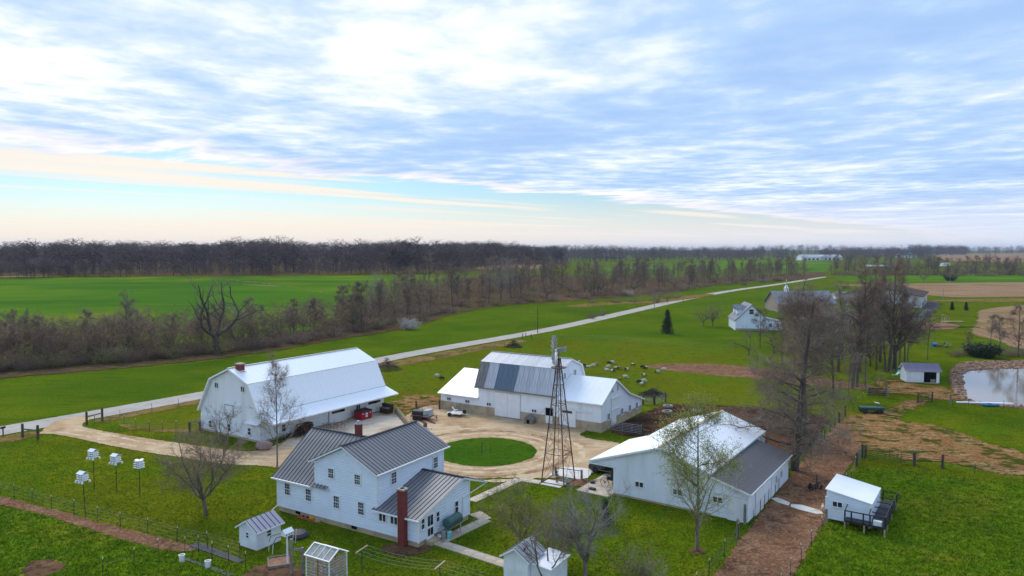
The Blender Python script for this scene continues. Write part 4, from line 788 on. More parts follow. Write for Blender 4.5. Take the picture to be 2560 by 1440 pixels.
PS = thing('pond_shed', 'small white run-in shed with purple metal roof beside the pond', 'shed', (77.0, 137.9, 0), -.2)
MB().prism([(0, 0), (3.4, 0), (3.4, 2.35), (1.7, 3.35), (0, 2.35)], 'x', 0, 5.9).build('wall', 'white_steel', PS)
seam_roof(PS, 'roof', (-.35, -.35, 2.28), (6.25, -.35, 2.28), (-.35, 1.7, 3.55), (6.25, 1.7, 3.55), 13, ('plum_roof', 'plum_roof'), seam=False, deckth=.1)
seam_roof(PS, 'roof', (-.35, 3.75, 2.28), (6.25, 3.75, 2.28), (-.35, 1.72, 3.55), (6.25, 1.72, 3.55), 13, ('plum_roof', 'plum_roof'), seam=False, deckth=.1)
MB().box(3.15, 5.35, -.02, .05, .05, 2.1).build('doorway', 'dark_void', PS); MB().box(.5, 3.1, -.1, -.03, .05, 2.2).build('sliding_door', 'white_paint', PS); MB().box(4.3, 5.2, -.12, -.03, .05, .75).build('low_board', 'wood_grey', PS); MB().box(3.1, 5.5, -.7, -.02, -.05, .08).build('threshold', 'concrete', PS)
for y in (1.2, 2.2): MB().box(5.9, 5.93, y - .18, y + .18, 1.2, 1.7).build('side_window', 'glass', PS)

DH = thing('dog_house', 'small grey dog house standing against the sheep barn wall', 'dog house', T(B2, 16.6, -1.3), -.56)
MB().prism([(0, .1), (1.35, .1), (1.35, .8), (.675, 1.25), (0, .8)], 'y', 0, 1.5).build('wall', 'wood_grey', DH)
for s in (-1, 1): MB().slab([(.675 + s * .85, -.12, .72), (.675 + s * .85, 1.62, .72), (.675, 1.62, 1.36), (.675, -.12, 1.36)], .06).build('roof', 'galv_dark', DH)
MB().box(.4, .9, -.015, .02, .12, .68).build('doorway', 'dark_void', DH)

# ---------------------------------------------------------------- windmill
WM = thing('windmill', 'tall four legged farm windmill with round platform and grey wheel', 'windmill', (5.18, 78.41, 0), math.radians(-30.5))
TZ, hb, ht = 13.9, 1.40, .13
def leg(sx, sy, z): t = z / TZ; h = hb + (ht - hb) * t; return (sx * h, sy * h, z)
CR = [(-1, -1), (1, -1), (1, 1), (-1, 1)]
for c in CR: MB().bar(leg(*c, 0), leg(*c, TZ), .1).build('leg', 'windmill_steel', WM)
lev = [0.12, 3.3, 6.2, 8.7, 10.9, 12.7, 13.8]
for z in lev:
    for i in range(4): MB().bar(leg(*CR[i], z), leg(*CR[(i + 1) % 4], z), .055).build('girt', 'windmill_steel', WM)
for z0, z1 in zip(lev[:-2], lev[1:-1]):
    for i in range(4):
        a, b = CR[i], CR[(i + 1) % 4]
        MB().tube(leg(*a, z0), leg(*b, z1), .016, n=4).build('brace', 'windmill_steel', WM); MB().tube(leg(*b, z0), leg(*a, z1), .016, n=4).build('brace', 'windmill_steel', WM)
MB().lathe([(.3, 12.82), (.86, 12.82), (.86, 12.9), (.3, 12.9)], 14).build('platform', 'windmill_steel', WM)
MB().tube((0, 0, .2), (0, 0, 13.8), .022, n=5).build('pump_rod', 'windmill_steel', WM); MB().tube((0, 0, 13.7), (0, 0, 14.6), .06, n=6).build('mast', 'windmill_steel', WM)
for k in range(26):
    z = .6 + k * .46
    MB().bar((lambda h: (h, -h * .55, z))(hb + (ht - hb) * z / TZ), (lambda h: (h, -h * .15, z))(hb + (ht - hb) * z / TZ), .025).build('rung', 'windmill_steel', WM)
hub = Vector((-.35, 0, 14.75))
gb = MB().box(-.28, .25, -.16, .16, 14.55, 14.98); gb.build('gear_box', 'grey_metal', WM)
va = math.radians(128)      # wheel axis near the line across the view
ax = Vector((math.cos(va), math.sin(va), 0)); sd_ = Vector((-ax.y, ax.x, 0)); hubp = Vector((0, 0, 14.78)) - ax * .0 + Vector((-.45, -.15, 0))
wh = MB(); wh.tube(hubp - sd_ * .12, hubp + sd_ * .12, .12, n=8); wheel = wh.build('wheel_hub', 'grey_metal', WM)
ax2 = (ax * 0.35 + Vector((0, 0, 0)))
for k in range(18):
    t = 2 * math.pi * k / 18; t2 = t + .25
    d1 = ax * math.cos(t) + Vector((0, 0, 1)) * math.sin(t); d2 = ax * math.cos(t2) + Vector((0, 0, 1)) * math.sin(t2); n_ = sd_
    p = [hubp + d1 * .55 - n_ * .06, hubp + d2 * .55 + n_ * .06, hubp + d2 * 1.68 + n_ * .13, hubp + d1 * 1.68 - n_ * .13]
    MB().slab(p, .012).build('blade', 'windmill_blade', wheel)
for rr in (.8, 1.45):
    rg = MB(); pts = [hubp + (ax * math.cos(2 * math.pi * k / 18) + Vector((0, 0, 1)) * math.sin(2 * math.pi * k / 18)) * rr for k in range(19)]; rg.path(pts, .02, 4); rg.build('rim', 'grey_metal', wheel)
tv = MB().slab([hubp + Vector((.5, .25, -.05)), hubp + Vector((1.15, .55, -.2)), hubp + Vector((1.2, .58, .45)), hubp + Vector((.5, .25, .28))], .02).build('tail_vane', 'windmill_blade', WM)
MB().tube(hubp, hubp + Vector((.6, .3, .1)), .03, n=5).build('tail_arm', 'grey_metal', WM)
WPAD = kind(MB().box(-1.5, .9, -1.55, .35, -.05, .07).build('well_pad', 'slab_white', None, (5.2, 77.9, 0), math.radians(-30.5)), 'structure', 'concrete pad under the windmill pump')
PU = thing('hand_pump', 'dark iron hand pump standing on the pad under the windmill', 'pump', (5.0, 78.0, .07), YB)
MB().lathe([(.16, 0), (.16, .04), (.06, .06), (.06, 1.0), (.09, 1.02), (.09, 1.25), (.03, 1.27)], 8).build('body', 'black_paint', PU); MB().tube((0, 0, .9), (.28, 0, .8), .03).build('spout', 'black_paint', PU); MB().tube((0, 0, 1.2), (-.5, .1, 1.75), .02).build('handle', 'black_paint', PU)
def bucket(pos, label, m='bucket_white', s=1.0, group=None):
    t = thing('bucket', label, 'bucket', pos, 0, group)
    MB().lathe([(.12 * s, 0), (.155 * s, .36 * s), (.165 * s, .36 * s), (.165 * s, .39 * s), (.13 * s, .39 * s), (.11 * s, .05 * s)], 10).build('pail', m, t, smooth=False)
    MB().path([(-.155 * s, 0, .36 * s), (-.1 * s, .1 * s, .3 * s), (.1 * s, .1 * s, .3 * s), (.155 * s, 0, .36 * s)], .006, 4).build('handle', 'wire', t); return t
bucket((6.0, 77.75, .07), 'pale aqua bucket on the windmill pad', 'aqua_plastic', 1.35)
SLB = wpoly([(1372, 1190), (1410, 1168), (1470, 1173), (1482, 1180), (1470, 1196), (1450, 1200)])
kind(MB().prism([tuple(p) for p in SLB], 'z', -.05, .1).build('wash_slab', 'slab_white'), 'structure', 'stained white concrete slab behind the windmill')
HR = thing('hitching_rail', 'hitching rail on two wooden posts behind the windmill', 'rail', G(1389, 1190))
q = G(1454, 1199) - G(1389, 1190)
for p in ((0, 0, 0), tuple(q)): MB().lathe([(.13, 0), (.13, 1.1), (.09, 1.13)], 8, p).build('post', 'wood_grey', HR)
MB().tube((0, 0, .98), (q.x, q.y, .98), .04).build('rail', 'rust_pipe', HR)
for k in (.3, .88): MB().tube((q.x * k, q.y * k, .98), (q.x * k, q.y * k, .3), .015).build('tie_chain', 'rust_pipe', HR)

# ---------------------------------------------------------------- concrete walks: every slab is a piece
def walk(label, pts, w, L=1.25, m='concrete_pale'):
    root = bpy.data.objects.new('walkway', None); COL.objects.link(root); kind(root, 'structure', label)
    cache = {}
    for a, b in zip(pts[:-1], pts[1:]):
        a = Vector((a[0], a[1], 0)); b = Vector((b[0], b[1], 0)); d = b - a; n = max(1, round(d.length / L)); s = d.length / n; ang = math.atan2(d.y, d.x)
        key = round(s, 3)
        if key not in cache: cache[key] = MB().box(.012, s - .012, -w / 2, w / 2, -.05, .085).mesh('slab', m)
        for k in range(n): 
            o = link('slab', cache[key], root, tuple(a + d * (k / n) + Vector((0, 0, random.Random(k).uniform(-.012, .006)))), ang)
walk('concrete walk from the farmhouse porch to the windmill', [G(1178, 1254), G(1298, 1199), G(1352, 1207)], 1.15)
walk('concrete walk along the kitchen end of the farmhouse', [G(1098, 1356), G(1216, 1300)], 1.2)
walk('concrete walk from the kitchen door to the outhouse', [G(1080, 1352), G(1270, 1414)], 1.15)
kind(MB().prism([tuple(p) for p in wpoly([(1172, 1288), (1202, 1279), (1228, 1296), (1208, 1304)])], 'z', -.05, .075).build('porch_slab', 'concrete_pale'), 'structure', 'concrete slab at the corner of the kitchen wing')
LS = bpy.data.objects.new('lane_slabs', None); COL.objects.link(LS); kind(LS, 'structure', 'pale concrete strips laid across the dirt lane')
rnd = random.Random(7)
for P in ([(1928, 1247), (1945, 1246), (1975, 1258), (1972, 1266), (1940, 1256)], [(1978, 1262), (2005, 1264), (2052, 1278), (2058, 1286), (2040, 1286), (2000, 1276), (1976, 1268)]):
    MB().prism([tuple(p) for p in wpoly(P)], 'z', -.02, .09).build('slab', 'slab_white', LS)

# ---------------------------------------------------------------- yard things near the farmhouse
TK = thing('oil_tank', 'green cylindrical oil tank on legs at the kitchen end wall', 'tank', T(HO, 18.45, 3.9), HO.rotation_euler[2])
MB().lathe([(.1, -1.05), (.42, -1.0), (.5, -.92), (.5, .92), (.42, 1.0), (.1, 1.05)], 18, (0, 0, 1.35), axis='y').build('drum', 'tank_green', TK, smooth=False)
for sx in (-.3, .3):
    for sy in (-.75, .75): MB().bar((sx, sy, 0), (sx * .9, sy, 1.0), .05).build('leg', 'grey_metal', TK)
MB().tube((0, .3, 1.8), (0, .3, 2.1), .03).build('filler_pipe', 'grey_metal', TK); MB().path([(-.1, 1.0, .95), (-.1, 1.35, .9), (-.1, 1.4, .25)], .03).build('feed_pipe', 'trim_white', TK)
def can(pos, label, m, r=.27, h=.75):
    t = thing('trash_can', label, 'trash can', pos)
    MB().lathe([(r * .88, 0), (r, h), (r * 1.05, h), (r * 1.05, h + .03), (r * .5, h + .09)], 12).build('barrel', m, t); MB().tube((-.08, 0, h + .08), (.08, 0, h + .12), .02).build('lid_handle', m, t)
can(T(HO, 18.35, 2.6), 'grey steel trash can beside the green oil tank', 'grey_metal'); can(T(HO, 18.75, 2.95), 'pale blue trash can nearest the green oil tank', 'aqua_plastic', .24, .65)
bucket(T(HO, 18.1, 2.35, .0), 'white bucket behind the trash cans by the kitchen door', s=1.2)
tr = G(768, 1297); TB = thing('toy_tray', 'long orange sandbox tray with toys beside the farmhouse wall', 'tray', tr, math.radians(-30.65))
for a in ((-1.15, 1.15, -.22, -.17, 0, .16), (-1.15, 1.15, .17, .22, 0, .16), (-1.15, -1.1, -.17, .17, 0, .16), (1.1, 1.15, -.17, .17, 0, .16)): MB().box(*a).build('side_board', 'toy_orange', TB)
MB().box(-1.1, 1.1, -.17, .17, 0, .09).build('filling', 'sand', TB)
tag(MB().prism([(-.2, 0), (.2, 0), (.2, .14), (.08, .26), (-.2, .26)], 'y', -.12, .12).build('toy_truck', 'toy_yellow', None, T(TB, .55, .05, .1), math.radians(-30.65)), 'yellow toy truck on the orange tray', 'toy')
for k in range(4): tag(MB().lathe([(.06, 0), (.11, .08), (.1, .16), (.03, .18)], 7).build('toy_block', ['grey_metal', 'fabric_black'][k % 2], None, T(TB, -.75 + k * .27, 0, .09)), ['pale toy at the far end of the orange tray', 'dark toy second from the far end of the orange tray', 'pale toy in the middle of the orange tray', 'dark toy beside the yellow truck in the tray'][k], 'toy', 'toys in the tray')
tag(MB().box(-.32, .32, -.2, .2, 0, .2).build('wood_block', 'wood_new', None, T(TB, 1.5, 0), -.5), 'pale wood block at the end of the orange tray', 'block')
# swing frame: two bent pipes and a ridge bar
SF = thing('climbing_frame', 'red and white pipe climbing frame beside the small shed', 'climbing frame', G(668, 1385), 0)
o0 = G(668, 1385)
def rel(px, py, z): p = G(px, py, z); return (p.x - o0.x, p.y - o0.y, z)
for a, b, c in (((672, 1379), (677, 1341), (704, 1330)), ((681, 1386), (690, 1345), (715, 1335))):
    f0 = rel(*a, 0.0); k = rel(b[0], b[1], 1.55); e_ = rel(c[0] + 24, c[1] - 6, 1.62)
    MB().path([f0, (f0[0] * .75 + k[0] * .25, f0[1] * .75 + k[1] * .25, .9)], .03).build('leg', 'trim_white', SF); MB().path([(f0[0] * .75 + k[0] * .25, f0[1] * .75 + k[1] * .25, .9), k, e_], .03).build('top_pipe', 'rust_red', SF)
for a in ((731, 1365), (738, 1360)):
    f0 = rel(*a, 0.0); MB().path([f0, rel(a[0] + 3, a[1] - 37, 1.62)], .03).build('leg', 'trim_white', SF)
SX = thing('sandbox', 'square wooden sandbox of brown sand beside the birdhouse pole', 'sandbox', G(701, 1407), math.radians(20))
for a, b in (((-.95, -.95), (.95, -.95)), ((.95, -.95), (.95, .95)), ((.95, .95), (-.95, .95)), ((-.95, .95), (-.95, -.95))): MB().bar((*a, .12), (*b, .12), .1, .24).build('side_board', 'wood_grey', SX)
MB().box(-.9, .9, -.9, .9, 0, .14).build('sand', 'sand', SX)
# bird houses
def birdhouse_pole(pos, label):
    t = thing('bird_house', label, 'bird house', pos, YB)
    MB().tube((0, 0, 0), (0, 0, 2.65), .075, n=10).build('pole', 'trim_white', t)
    h = MB().prism([(-.26, 2.6), (.26, 2.6), (.26, 2.9), (0, 3.12), (-.26, 2.9)], 'y', -.4, .4).build('house', 'trim_white', t)
    for s in (-1, 1): MB().slab([(s * .34, -.46, 2.86), (s * .34, .46, 2.86), (0, .46, 3.16), (0, -.46, 3.16)], .03).build('roof', 'trim_white', h)
    for y in (-.25, 0, .25): MB().box(.25, .27, y - .04, y + .04, 2.68, 2.78).build('entrance', 'dark_void', h)
birdhouse_pole(G(719, 1415), 'white bird house on a thick white pole beside the sandbox')
def martin(px, py, label, gourds=True, lean=(0, 0), H=4.3):
    p = G(px, py); t = thing('martin_house', label, 'bird house', p, math.radians(-25), 'purple martin houses on poles')
    tx, ty = lean
    MB().tube((0, 0, 0), (tx, ty, H - .9), .04, n=6).build('pole', 'black_paint', t)
    b = MB()
    for k in range(3):
        z = H - .9 + k * .22; b.box(tx - .40, tx + .40, ty - .32, ty + .32, z, z + .19); b.box(tx - .50, tx + .50, ty - .42, ty + .42, z - .03, z)
    hb_ = b.build('house', 'trim_white', t)
    if gourds:
        for s in (-1, 1): MB().slab([(tx - .52, ty + s * .46, H - .25), (tx + .52, ty + s * .46, H - .25), (tx + .52, ty, H - .02), (tx - .52, ty, H - .02)], .03).build('roof', 'trim_white', hb_)
        for sx, sy in ((-1, -1), (1, -1), (1, 1), (-1, 1), (0, -1)):
            g = MB().lathe([(.02, .2), (.05, .14), (.13, .04), (.14, -.06), (.09, -.13), (.02, -.15)], 8, (tx + sx * .54, ty + sy * .44, H - 1.05)).build('gourd', 'trim_white', t, smooth=True)
            MB().tube((tx + sx * .3, ty + sy * .25, H - .9), (tx + sx * .54, ty + sy * .44, H - .85), .012, n=4).build('arm', 'grey_metal', t)
    else:
        for s in range(4):
            a = s * math.pi / 2; MB().slab([(tx + math.cos(a) * .1 - math.sin(a) * .2, ty + math.sin(a) * .1 + math.cos(a) * .2, H - .2), (tx + math.cos(a) * .55 - math.sin(a) * .2, ty + math.sin(a) * .55 + math.cos(a) * .2, H - .12), (tx + math.cos(a) * .55 + math.sin(a) * .2, ty + math.sin(a) * .55 - math.cos(a) * .2, H - .12), (tx + math.cos(a) * .1 + math.sin(a) * .2, ty + math.sin(a) * .1 - math.cos(a) * .2, H - .2)], .05).build('roof', 'trim_white', hb_)
    t.scale = (.86, .86, 1)
    for sx in (-.3, 0, .3):
        for k in range(3): MB().box(tx + sx - .05, tx + sx + .05, ty - .335, ty - .322, H - .86 + k * .22, H - .76 + k * .22).build('entrance', 'dark_void', hb_)
martin(214, 1290, 'white martin house with gourds, leaning pole nearest the garden fence', lean=(-.28, 0), H=4.45)
martin(236, 1221, 'white martin house with gourds, farthest back of the four poles', H=4.4)
martin(292, 1231, 'white martin house with gourds, between its leaning and boxy neighbours', H=4.25)
martin(350, 1243, 'white martin house of stacked boxes without gourds, nearest the apple tree', False, H=4.1)
# garden gate frame, clothes line, beds
GG = thing('garden_gate', 'weathered wooden garden gate frame beside the greenhouse', 'gate', G(729, 1436), 0)
q = G(757, 1436) - G(729, 1436)
for p, h in (((0, 0, 0), 2.9), ((q.x, q.y, 0), 2.2)): MB().box(p[0] - .1, p[0] + .1, p[1] - .1, p[1] + .1, 0, h).build('post', 'wood_grey', GG)
for z in (2.02, 2.14): MB().bar((0, -.1, z), (q.x, q.y - .1, z), .05, .1).build('rail', 'wood_grey', GG)
for z in (.3, .7, 1.1, 1.5): MB().tube((0, 0, z), (q.x, q.y, z), .012, n=4).build('wire', 'wire', GG)
CLN = thing('clothesline', 'clothesline strung between two T-shaped poles on the lawn', 'clothesline', G(905, 1432), 0)
oc = G(905, 1432); q = G(1100, 1475) - oc
ends = []
for p in ((0, 0, 0), tuple(q)):
    MB().tube(p, (p[0], p[1], 1.95), .04).build('pole', 'wood_post', CLN); d = Vector((q.y, -q.x, 0)).normalized() * .8
    a, b = Vector((p[0], p[1], 1.95)) - d, Vector((p[0], p[1], 1.95)) + d; MB().bar(a, b, .09, .07).build('cross_arm', 'wood_new', CLN); ends.append((a, b))
for k in range(4):
    t = k / 3; a = ends[0][0].lerp(ends[0][1], t); b = ends[1][0].lerp(ends[1][1], t)
    MB().path([a.lerp(b, s) - Vector((0, 0, 4 * .28 * s * (1 - s))) for s in np.linspace(0, 1, 9)], .006, 3).build('line', 'cord_white', CLN)
    MB().path([b.lerp(b + (b - a) * .5, s) - Vector((0, 0, .3 * s)) for s in np.linspace(0, 1, 4)], .006, 3).build('line', 'cord_white', CLN)
LF = kind(MB().prism([tuple(p) for p in wpoly([(455, 1399), (470, 1397), (585, 1436), (570, 1442)])], 'z', 0, .07).build('weed_mat', 'fabric_black'), 'structure', 'black weed mat strip in the vegetable garden')
kind(MB().prism([tuple(p) for p in wpoly([(470, 1365), (500, 1358), (612, 1402), (595, 1409)])], 'z', 0, .065).build('gravel_bed', 'fabric_black'), 'structure', 'dark gravel bed along the garden fence')
bucket(G(455, 1405), 'white bucket at the upper end of the black weed mat', s=1.6); bucket(G(520, 1420), 'white bucket halfway along the black weed mat', s=1.6)
ht_ = G(745, 1341); tag(MB().lathe([(.9, 0), (.95, .2), (.75, .42), (.3, .5), (.05, .5)], 12).build('leaf_heap', 'fabric_black', None, ht_), 'dark round heap behind the climbing frame', 'heap')

# ---------------------------------------------------------------- fences and gates
TP = MB().box(-.022, .022, -.022, .022, -.1, 1.32).box(-.026, .026, -.026, .026, 1.32, 1.5, 1).box(-.05, .05, -.008, .008, -.05, .2).mesh('post', ['t_post', 'post_tip'])
WP = MB().lathe([(.1, -.1), (.1, 1.35), (.07, 1.4)], 8).mesh('post', 'wood_post')
WPB = MB().lathe([(.14, -.1), (.135, 1.6), (.1, 1.66)], 8).mesh('post', 'wood_post')
def fence(label, px, post=None, wires=(.35, .7, 1.05, 1.3), spacing=None, wm='wire', r=.008, sc=1.0, rails=None):
    pts = [G(*p) for p in px]
    if spacing:
        q = [pts[0]]
        for a, b in zip(pts[:-1], pts[1:]):
            n = max(1, round((b - a).length / spacing)); q += [a.lerp(b, k / n) for k in range(1, n + 1)]
        pts = q
    root = thing('fence', label, 'fence', tuple(pts[0])); o = pts[0]
    rr = random.Random(len(label))
    for p in pts:
        c = link('post', post or TP, root, tuple(p - o)); c.rotation_euler = (rr.uniform(-.04, .04), rr.uniform(-.04, .04), rr.uniform(0, 3)); c.scale = (1, 1, sc * rr.uniform(.92, 1.06))
    for z in wires: MB().path([p - o + Vector((0, 0, z * sc)) for p in pts], r, 3).build('wire', wm, root)
    for z in rails or (): 
        for a, b in zip(pts[:-1], pts[1:]): MB().bar(a - o + Vector((0, -.1, z)), b - o + Vector((0, -.1, z)), .05, .13).build('rail', 'wood_grey', root)
    return root
z0_ = lambda X, Y: (X / 3.2727, 1000 + Y / 3.2727)
fence('wire fence of white tipped steel posts along the tilled strip', [z0_(*p) for p in ((-130, 730), (0, 765), (118, 800), (262, 840), (422, 892), (605, 945), (797, 988), (985, 1036), (1210, 1093), (1447, 1160), (1700, 1212), (1965, 1290))])
fence('short row of dark steel posts in the vegetable garden', [z0_(*p) for p in ((840, 1440), (1095, 1360), (1300, 1282), (1513, 1250), (1625, 1240), (1735, 1300), (1872, 1320), (2010, 1380))], wires=(.9,))
fence('roadside fence of thin posts beside the sheep pasture', [(948, 929), (1060, 906), (1180, 881), (1310, 855)], spacing=4.5, sc=.95)
fence('three dark roadside posts at the far corner of the pasture', [(1306, 846), (1315, 844), (1328, 846)], post=WP, wires=())
fence('roadside fence along the small paddock', [(236, 1058), (300, 1048), (380, 1030), (508, 1004)], spacing=5)
fence('paddock fence between the drive and the gambrel barn', [(236, 1060), (310, 1060), (340, 1071), (374, 1075), (406, 1077), (440, 1078), (474, 1079), (500, 1078)], wires=(.35, .7, 1.05))
fence('back fence of thin posts along the mud yard', [(1655, 1012), (1720, 1008), (1800, 1010), (1900, 1016), (2000, 1026), (2085, 1036)], spacing=5)
z7_ = lambda X, Y: (1960 + X / 3.6, 1040 + Y / 3.6)
fence('lane fence of steel posts below the raised coop', [z7_(*p) for p in ((340, 1040), (246, 1166), (157, 1310), (58, 1440), (-30, 1580))], wires=(.5, 1.0, 1.3))
fence('lane fence of steel posts above the raised coop', [z7_(*p) for p in ((645, 470), (605, 600), (565, 640), (480, 760), (385, 930))], wires=(.5, 1.0, 1.3))
fence('steel post fence under green netting beside the budding tree', [(1846, 1347), (1811, 1392), (1772, 1440), (1740, 1480)], wires=(.3, .6, .9, 1.2), wm='gate_green', r=.012)
fence('fence posts standing close along the machine shed side wall', [(1884, 1306), (1901, 1280), (1911, 1267), (1921, 1255), (1930, 1245), (1938, 1235), (1947, 1225), (1956, 1213), (1965, 1203), (1973, 1194)], wires=(.4, .8, 1.2), sc=.95)
fence('dark wooden post fence between mud yard and lane', [(2061, 1098), (2075, 1082), (2086, 1070), (2097, 1058)], post=WP, wires=(.5, .9, 1.2))
fence('steel post fence running from the board panel to the lane', [(2133, 1026), (2144, 1015), (2156, 1002), (2168, 990)], wires=(.5, 1.0))
fence('steel posts continuing the fence right of the green gate', [(2353, 1168), (2437, 1185), (2560, 1206), (2640, 1222)], wires=(.5, 1.0, 1.3))
fence('fence of thin posts along the near pond bank', [(2375, 1006), (2421, 1016), (2509, 1021), (2600, 1030)], wires=(.5, 1.0))
fence('thin fence along the far edge of the pasture below the road lawn', [(1330, 850), (1480, 850), (1660, 864), (1840, 876)], spacing=9)
fence('low garden fence of steel posts beyond the grove', [(2188, 966), (2197, 968), (2225, 945), (2234, 940)], wires=(.5, 1.0))
def gate(label, a, b, h=1.3, n=6, m='pipe_grey', z0=.18, posts=True, uprights=3, pm=None):
    a = G(*a); b = G(*b); d = b - a; t = thing('gate', label, 'gate', tuple(a))
    for k in range(n):
        z = z0 + (h - z0) * k / (n - 1); MB().tube((0, 0, z), (d.x, d.y, z), .028, n=5).build('bar', m, t)
    for k in range(uprights + 2):
        s = k / (uprights + 1); MB().tube((d.x * s, d.y * s, z0), (d.x * s, d.y * s, h), .026, n=5).build('upright', m, t)
    if posts:
        for p in ((-.0, 0, 0), (d.x, d.y, 0)):
            e = d.normalized() * .14 * (-1 if p[0] == 0 and p[1] == 0 else 1); link('gate_post', pm or WPB, t, (p[0] + e.x, p[1] + e.y, 0))
    return t
z4_ = lambda X, Y: (1040 + X / 3.6, 820 + Y / 3.6)
gate('grey pipe gate between the sheep barn corner and machine shed', z4_(1690, 915), z4_(2030, 960))
gate('grey pipe gate standing at the back corner of the sheep barn', z4_(2052, 690), z4_(2140, 690), uprights=1)
gate('grey pipe gate beside the tractor tyres behind the sheep barn', z4_(2146, 690), z4_(2240, 668), uprights=1)
gate('rusty pipe gate left of the sheep barn', z4_(10, 748), z4_(205, 735), m='rust_pipe')
gate('short green gate at the lane corner by the coop pasture', (2142, 1166), (2155, 1144), m='gate_green')
gate('long green pipe gate across the coop pasture corner', (2166, 1146), (2283, 1162), m='gate_green')
gate('two bar green fence section right of the long green gate', (2288, 1165), (2353, 1170), m='gate_green', n=2, z0=.75, h=1.0, uprights=0)
gate('low pipe gate across the path to the pond', (2296, 1008), (2329, 1004), m='rust_pipe')
gate('rusty red gate between mud yard and lane', (2098, 1058), (2112, 1041), m='rust_red')
gate('weathered wooden gate beside the big trunk in the mud yard', (2027, 1134), (2052, 1105), m='wood_grey', n=5, uprights=5)
gate('green gate end standing at the right of the board panel', (2217, 982), (2222, 998), m='gate_green', posts=False, uprights=1)
BP = thing('board_panel', 'dark brown board fence panel standing in the grass', 'fence panel', G(2170, 990), 0); q = G(2216, 992) - G(2170, 990)
for k in range(4): MB().bar((0, 0, .25 + k * .36), (q.x, q.y, .25 + k * .36), .05, .24).build('board', 'wood_dark', BP)
for s in (0, 1): MB().box(q.x * s - .06, q.x * s + .06, q.y * s - .0, q.y * s + .12, 0, 1.6).build('post', 'wood_grey', BP)
def posts_rail(label, a, b, z=1.0, h=1.5):
    a = G(*a); b = G(*b); d = b - a; t = thing('entrance_fence', label, 'fence', tuple(a))
    for p in ((0, 0, 0), (d.x, d.y, 0)): MB().lathe([(.17, 0), (.165, h), (.12, h + .05)], 8, p).build('post', 'wood_post', t)
    MB().bar((0, 0, z), (d.x, d.y, z), .1, .2).build('rail', 'wood_grey', t)
posts_rail('two dark posts with one rail left of the drive entrance', (57, 1094), (95, 1098), 1.2, 1.9); posts_rail('two dark posts with one rail right of the drive entrance', (217, 1062), (256, 1052), 1.2, 1.9)
posts_rail('leaning post pair with a top rail at the paddock corner by the barn', (474, 1078), (500, 1076), 1.3, 1.4)
MBX = thing('mailbox', 'black mailbox on a post beside the road', 'mailbox', G(8, 1090), 0)
MB().box(-.06, .06, -.06, .06, 0, 1.05).build('post', 'wood_post', MBX); MB().prism([(-.16, 1.05), (.16, 1.05), (.16, 1.25), (.1, 1.36), (-.1, 1.36), (-.16, 1.25)], 'y', -.32, .32).build('box', 'black_paint', MBX)
for lab, a, h in (('tall weathered post at the lane corner of the machine shed', (1862, 1312), 1.9), ('weathered post on the lawn edge near the machine shed corner', (1844, 1345), 1.7), ('round wooden post by the coop corner', (2065, 1312), 1.5), ('dark gate post left of the pond path', (2376, 1012), 1.8)):
    t = tag(MB().lathe([(.14, -.1), (.13, h), (.09, h + .05)], 8).build('post', 'wood_grey', None, G(*a)), lab, 'post')

# ---------------------------------------------------------------- barn yard things
def wheel(par, c, r, w, axis='x', tyre='rubber', rim='grey_metal', name='wheel'):
    o = MB().lathe([(r * .62, -w / 2), (r * .95, -w / 2), (r, -w * .3), (r, w * .3), (r * .95, w / 2), (r * .62, w / 2)], 16, c, axis=axis).build(name, tyre, par)
    MB().lathe([(r * .1, -w * .42), (r * .62, -w * .36), (r * .62, w * .36), (r * .1, w * .42)], 12, c, axis=axis).build('rim', rim, o); return o
DU = thing('dumpster', 'red steel dumpster with white emblem beside the gambrel barn', 'dumpster', T(B1, 15.1, 17.7), -.578 + math.pi / 2)
d = MB().prism([(-1.05, .12), (1.05, .12), (1.15, 1.35), (-1.15, 1.35)], 'y', -.75, .75).build('bin', 'dumpster_red', DU)
MB().slab([(-1.2, -.82, 1.36), (1.2, -.82, 1.36), (1.2, .8, 1.5), (-1.2, .8, 1.5)], .05).build('lid', 'black_paint', DU)
for x in (-1.12, 1.12): MB().box(x - .06, x + .06, -.5, .5, .75, .92).build('fork_pocket', 'dumpster_red', DU)
em = MB().box(-.2, .2, -.765, -.752, .45, 1.05).build('emblem', 'trim_white', DU); MB().lathe([(.12, -.772), (.12, -.7655)], 9, (0, 0, .75), axis='y').build('emblem_mark', 'dumpster_red', em); MB().box(-.03, .03, -.775, -.766, .55, .95).build('emblem_mark', 'dumpster_red', em)
for x in (-.75, .75): MB().box(x - .12, x + .12, -.765, -.752, .95, 1.05).build('sticker', 'trim_white', d)
SB = thing('storage_bin', 'dark wooden storage bin at the far corner of the gambrel barn', 'bin', T(B1, 15.3, 22.6), -.578)
MB().box(-.9, .9, -.6, .6, 0, .85).build('box', 'wood_dark', SB); MB().box(-.95, .95, .0, .65, .86, 1.5).build('back', 'wood_dark', SB); MB().slab([(-.95, -.66, .9), (.95, -.66, .9), (.95, 0, .98), (-.95, 0, .98)], .05).build('lid', 'wood_grey', SB)
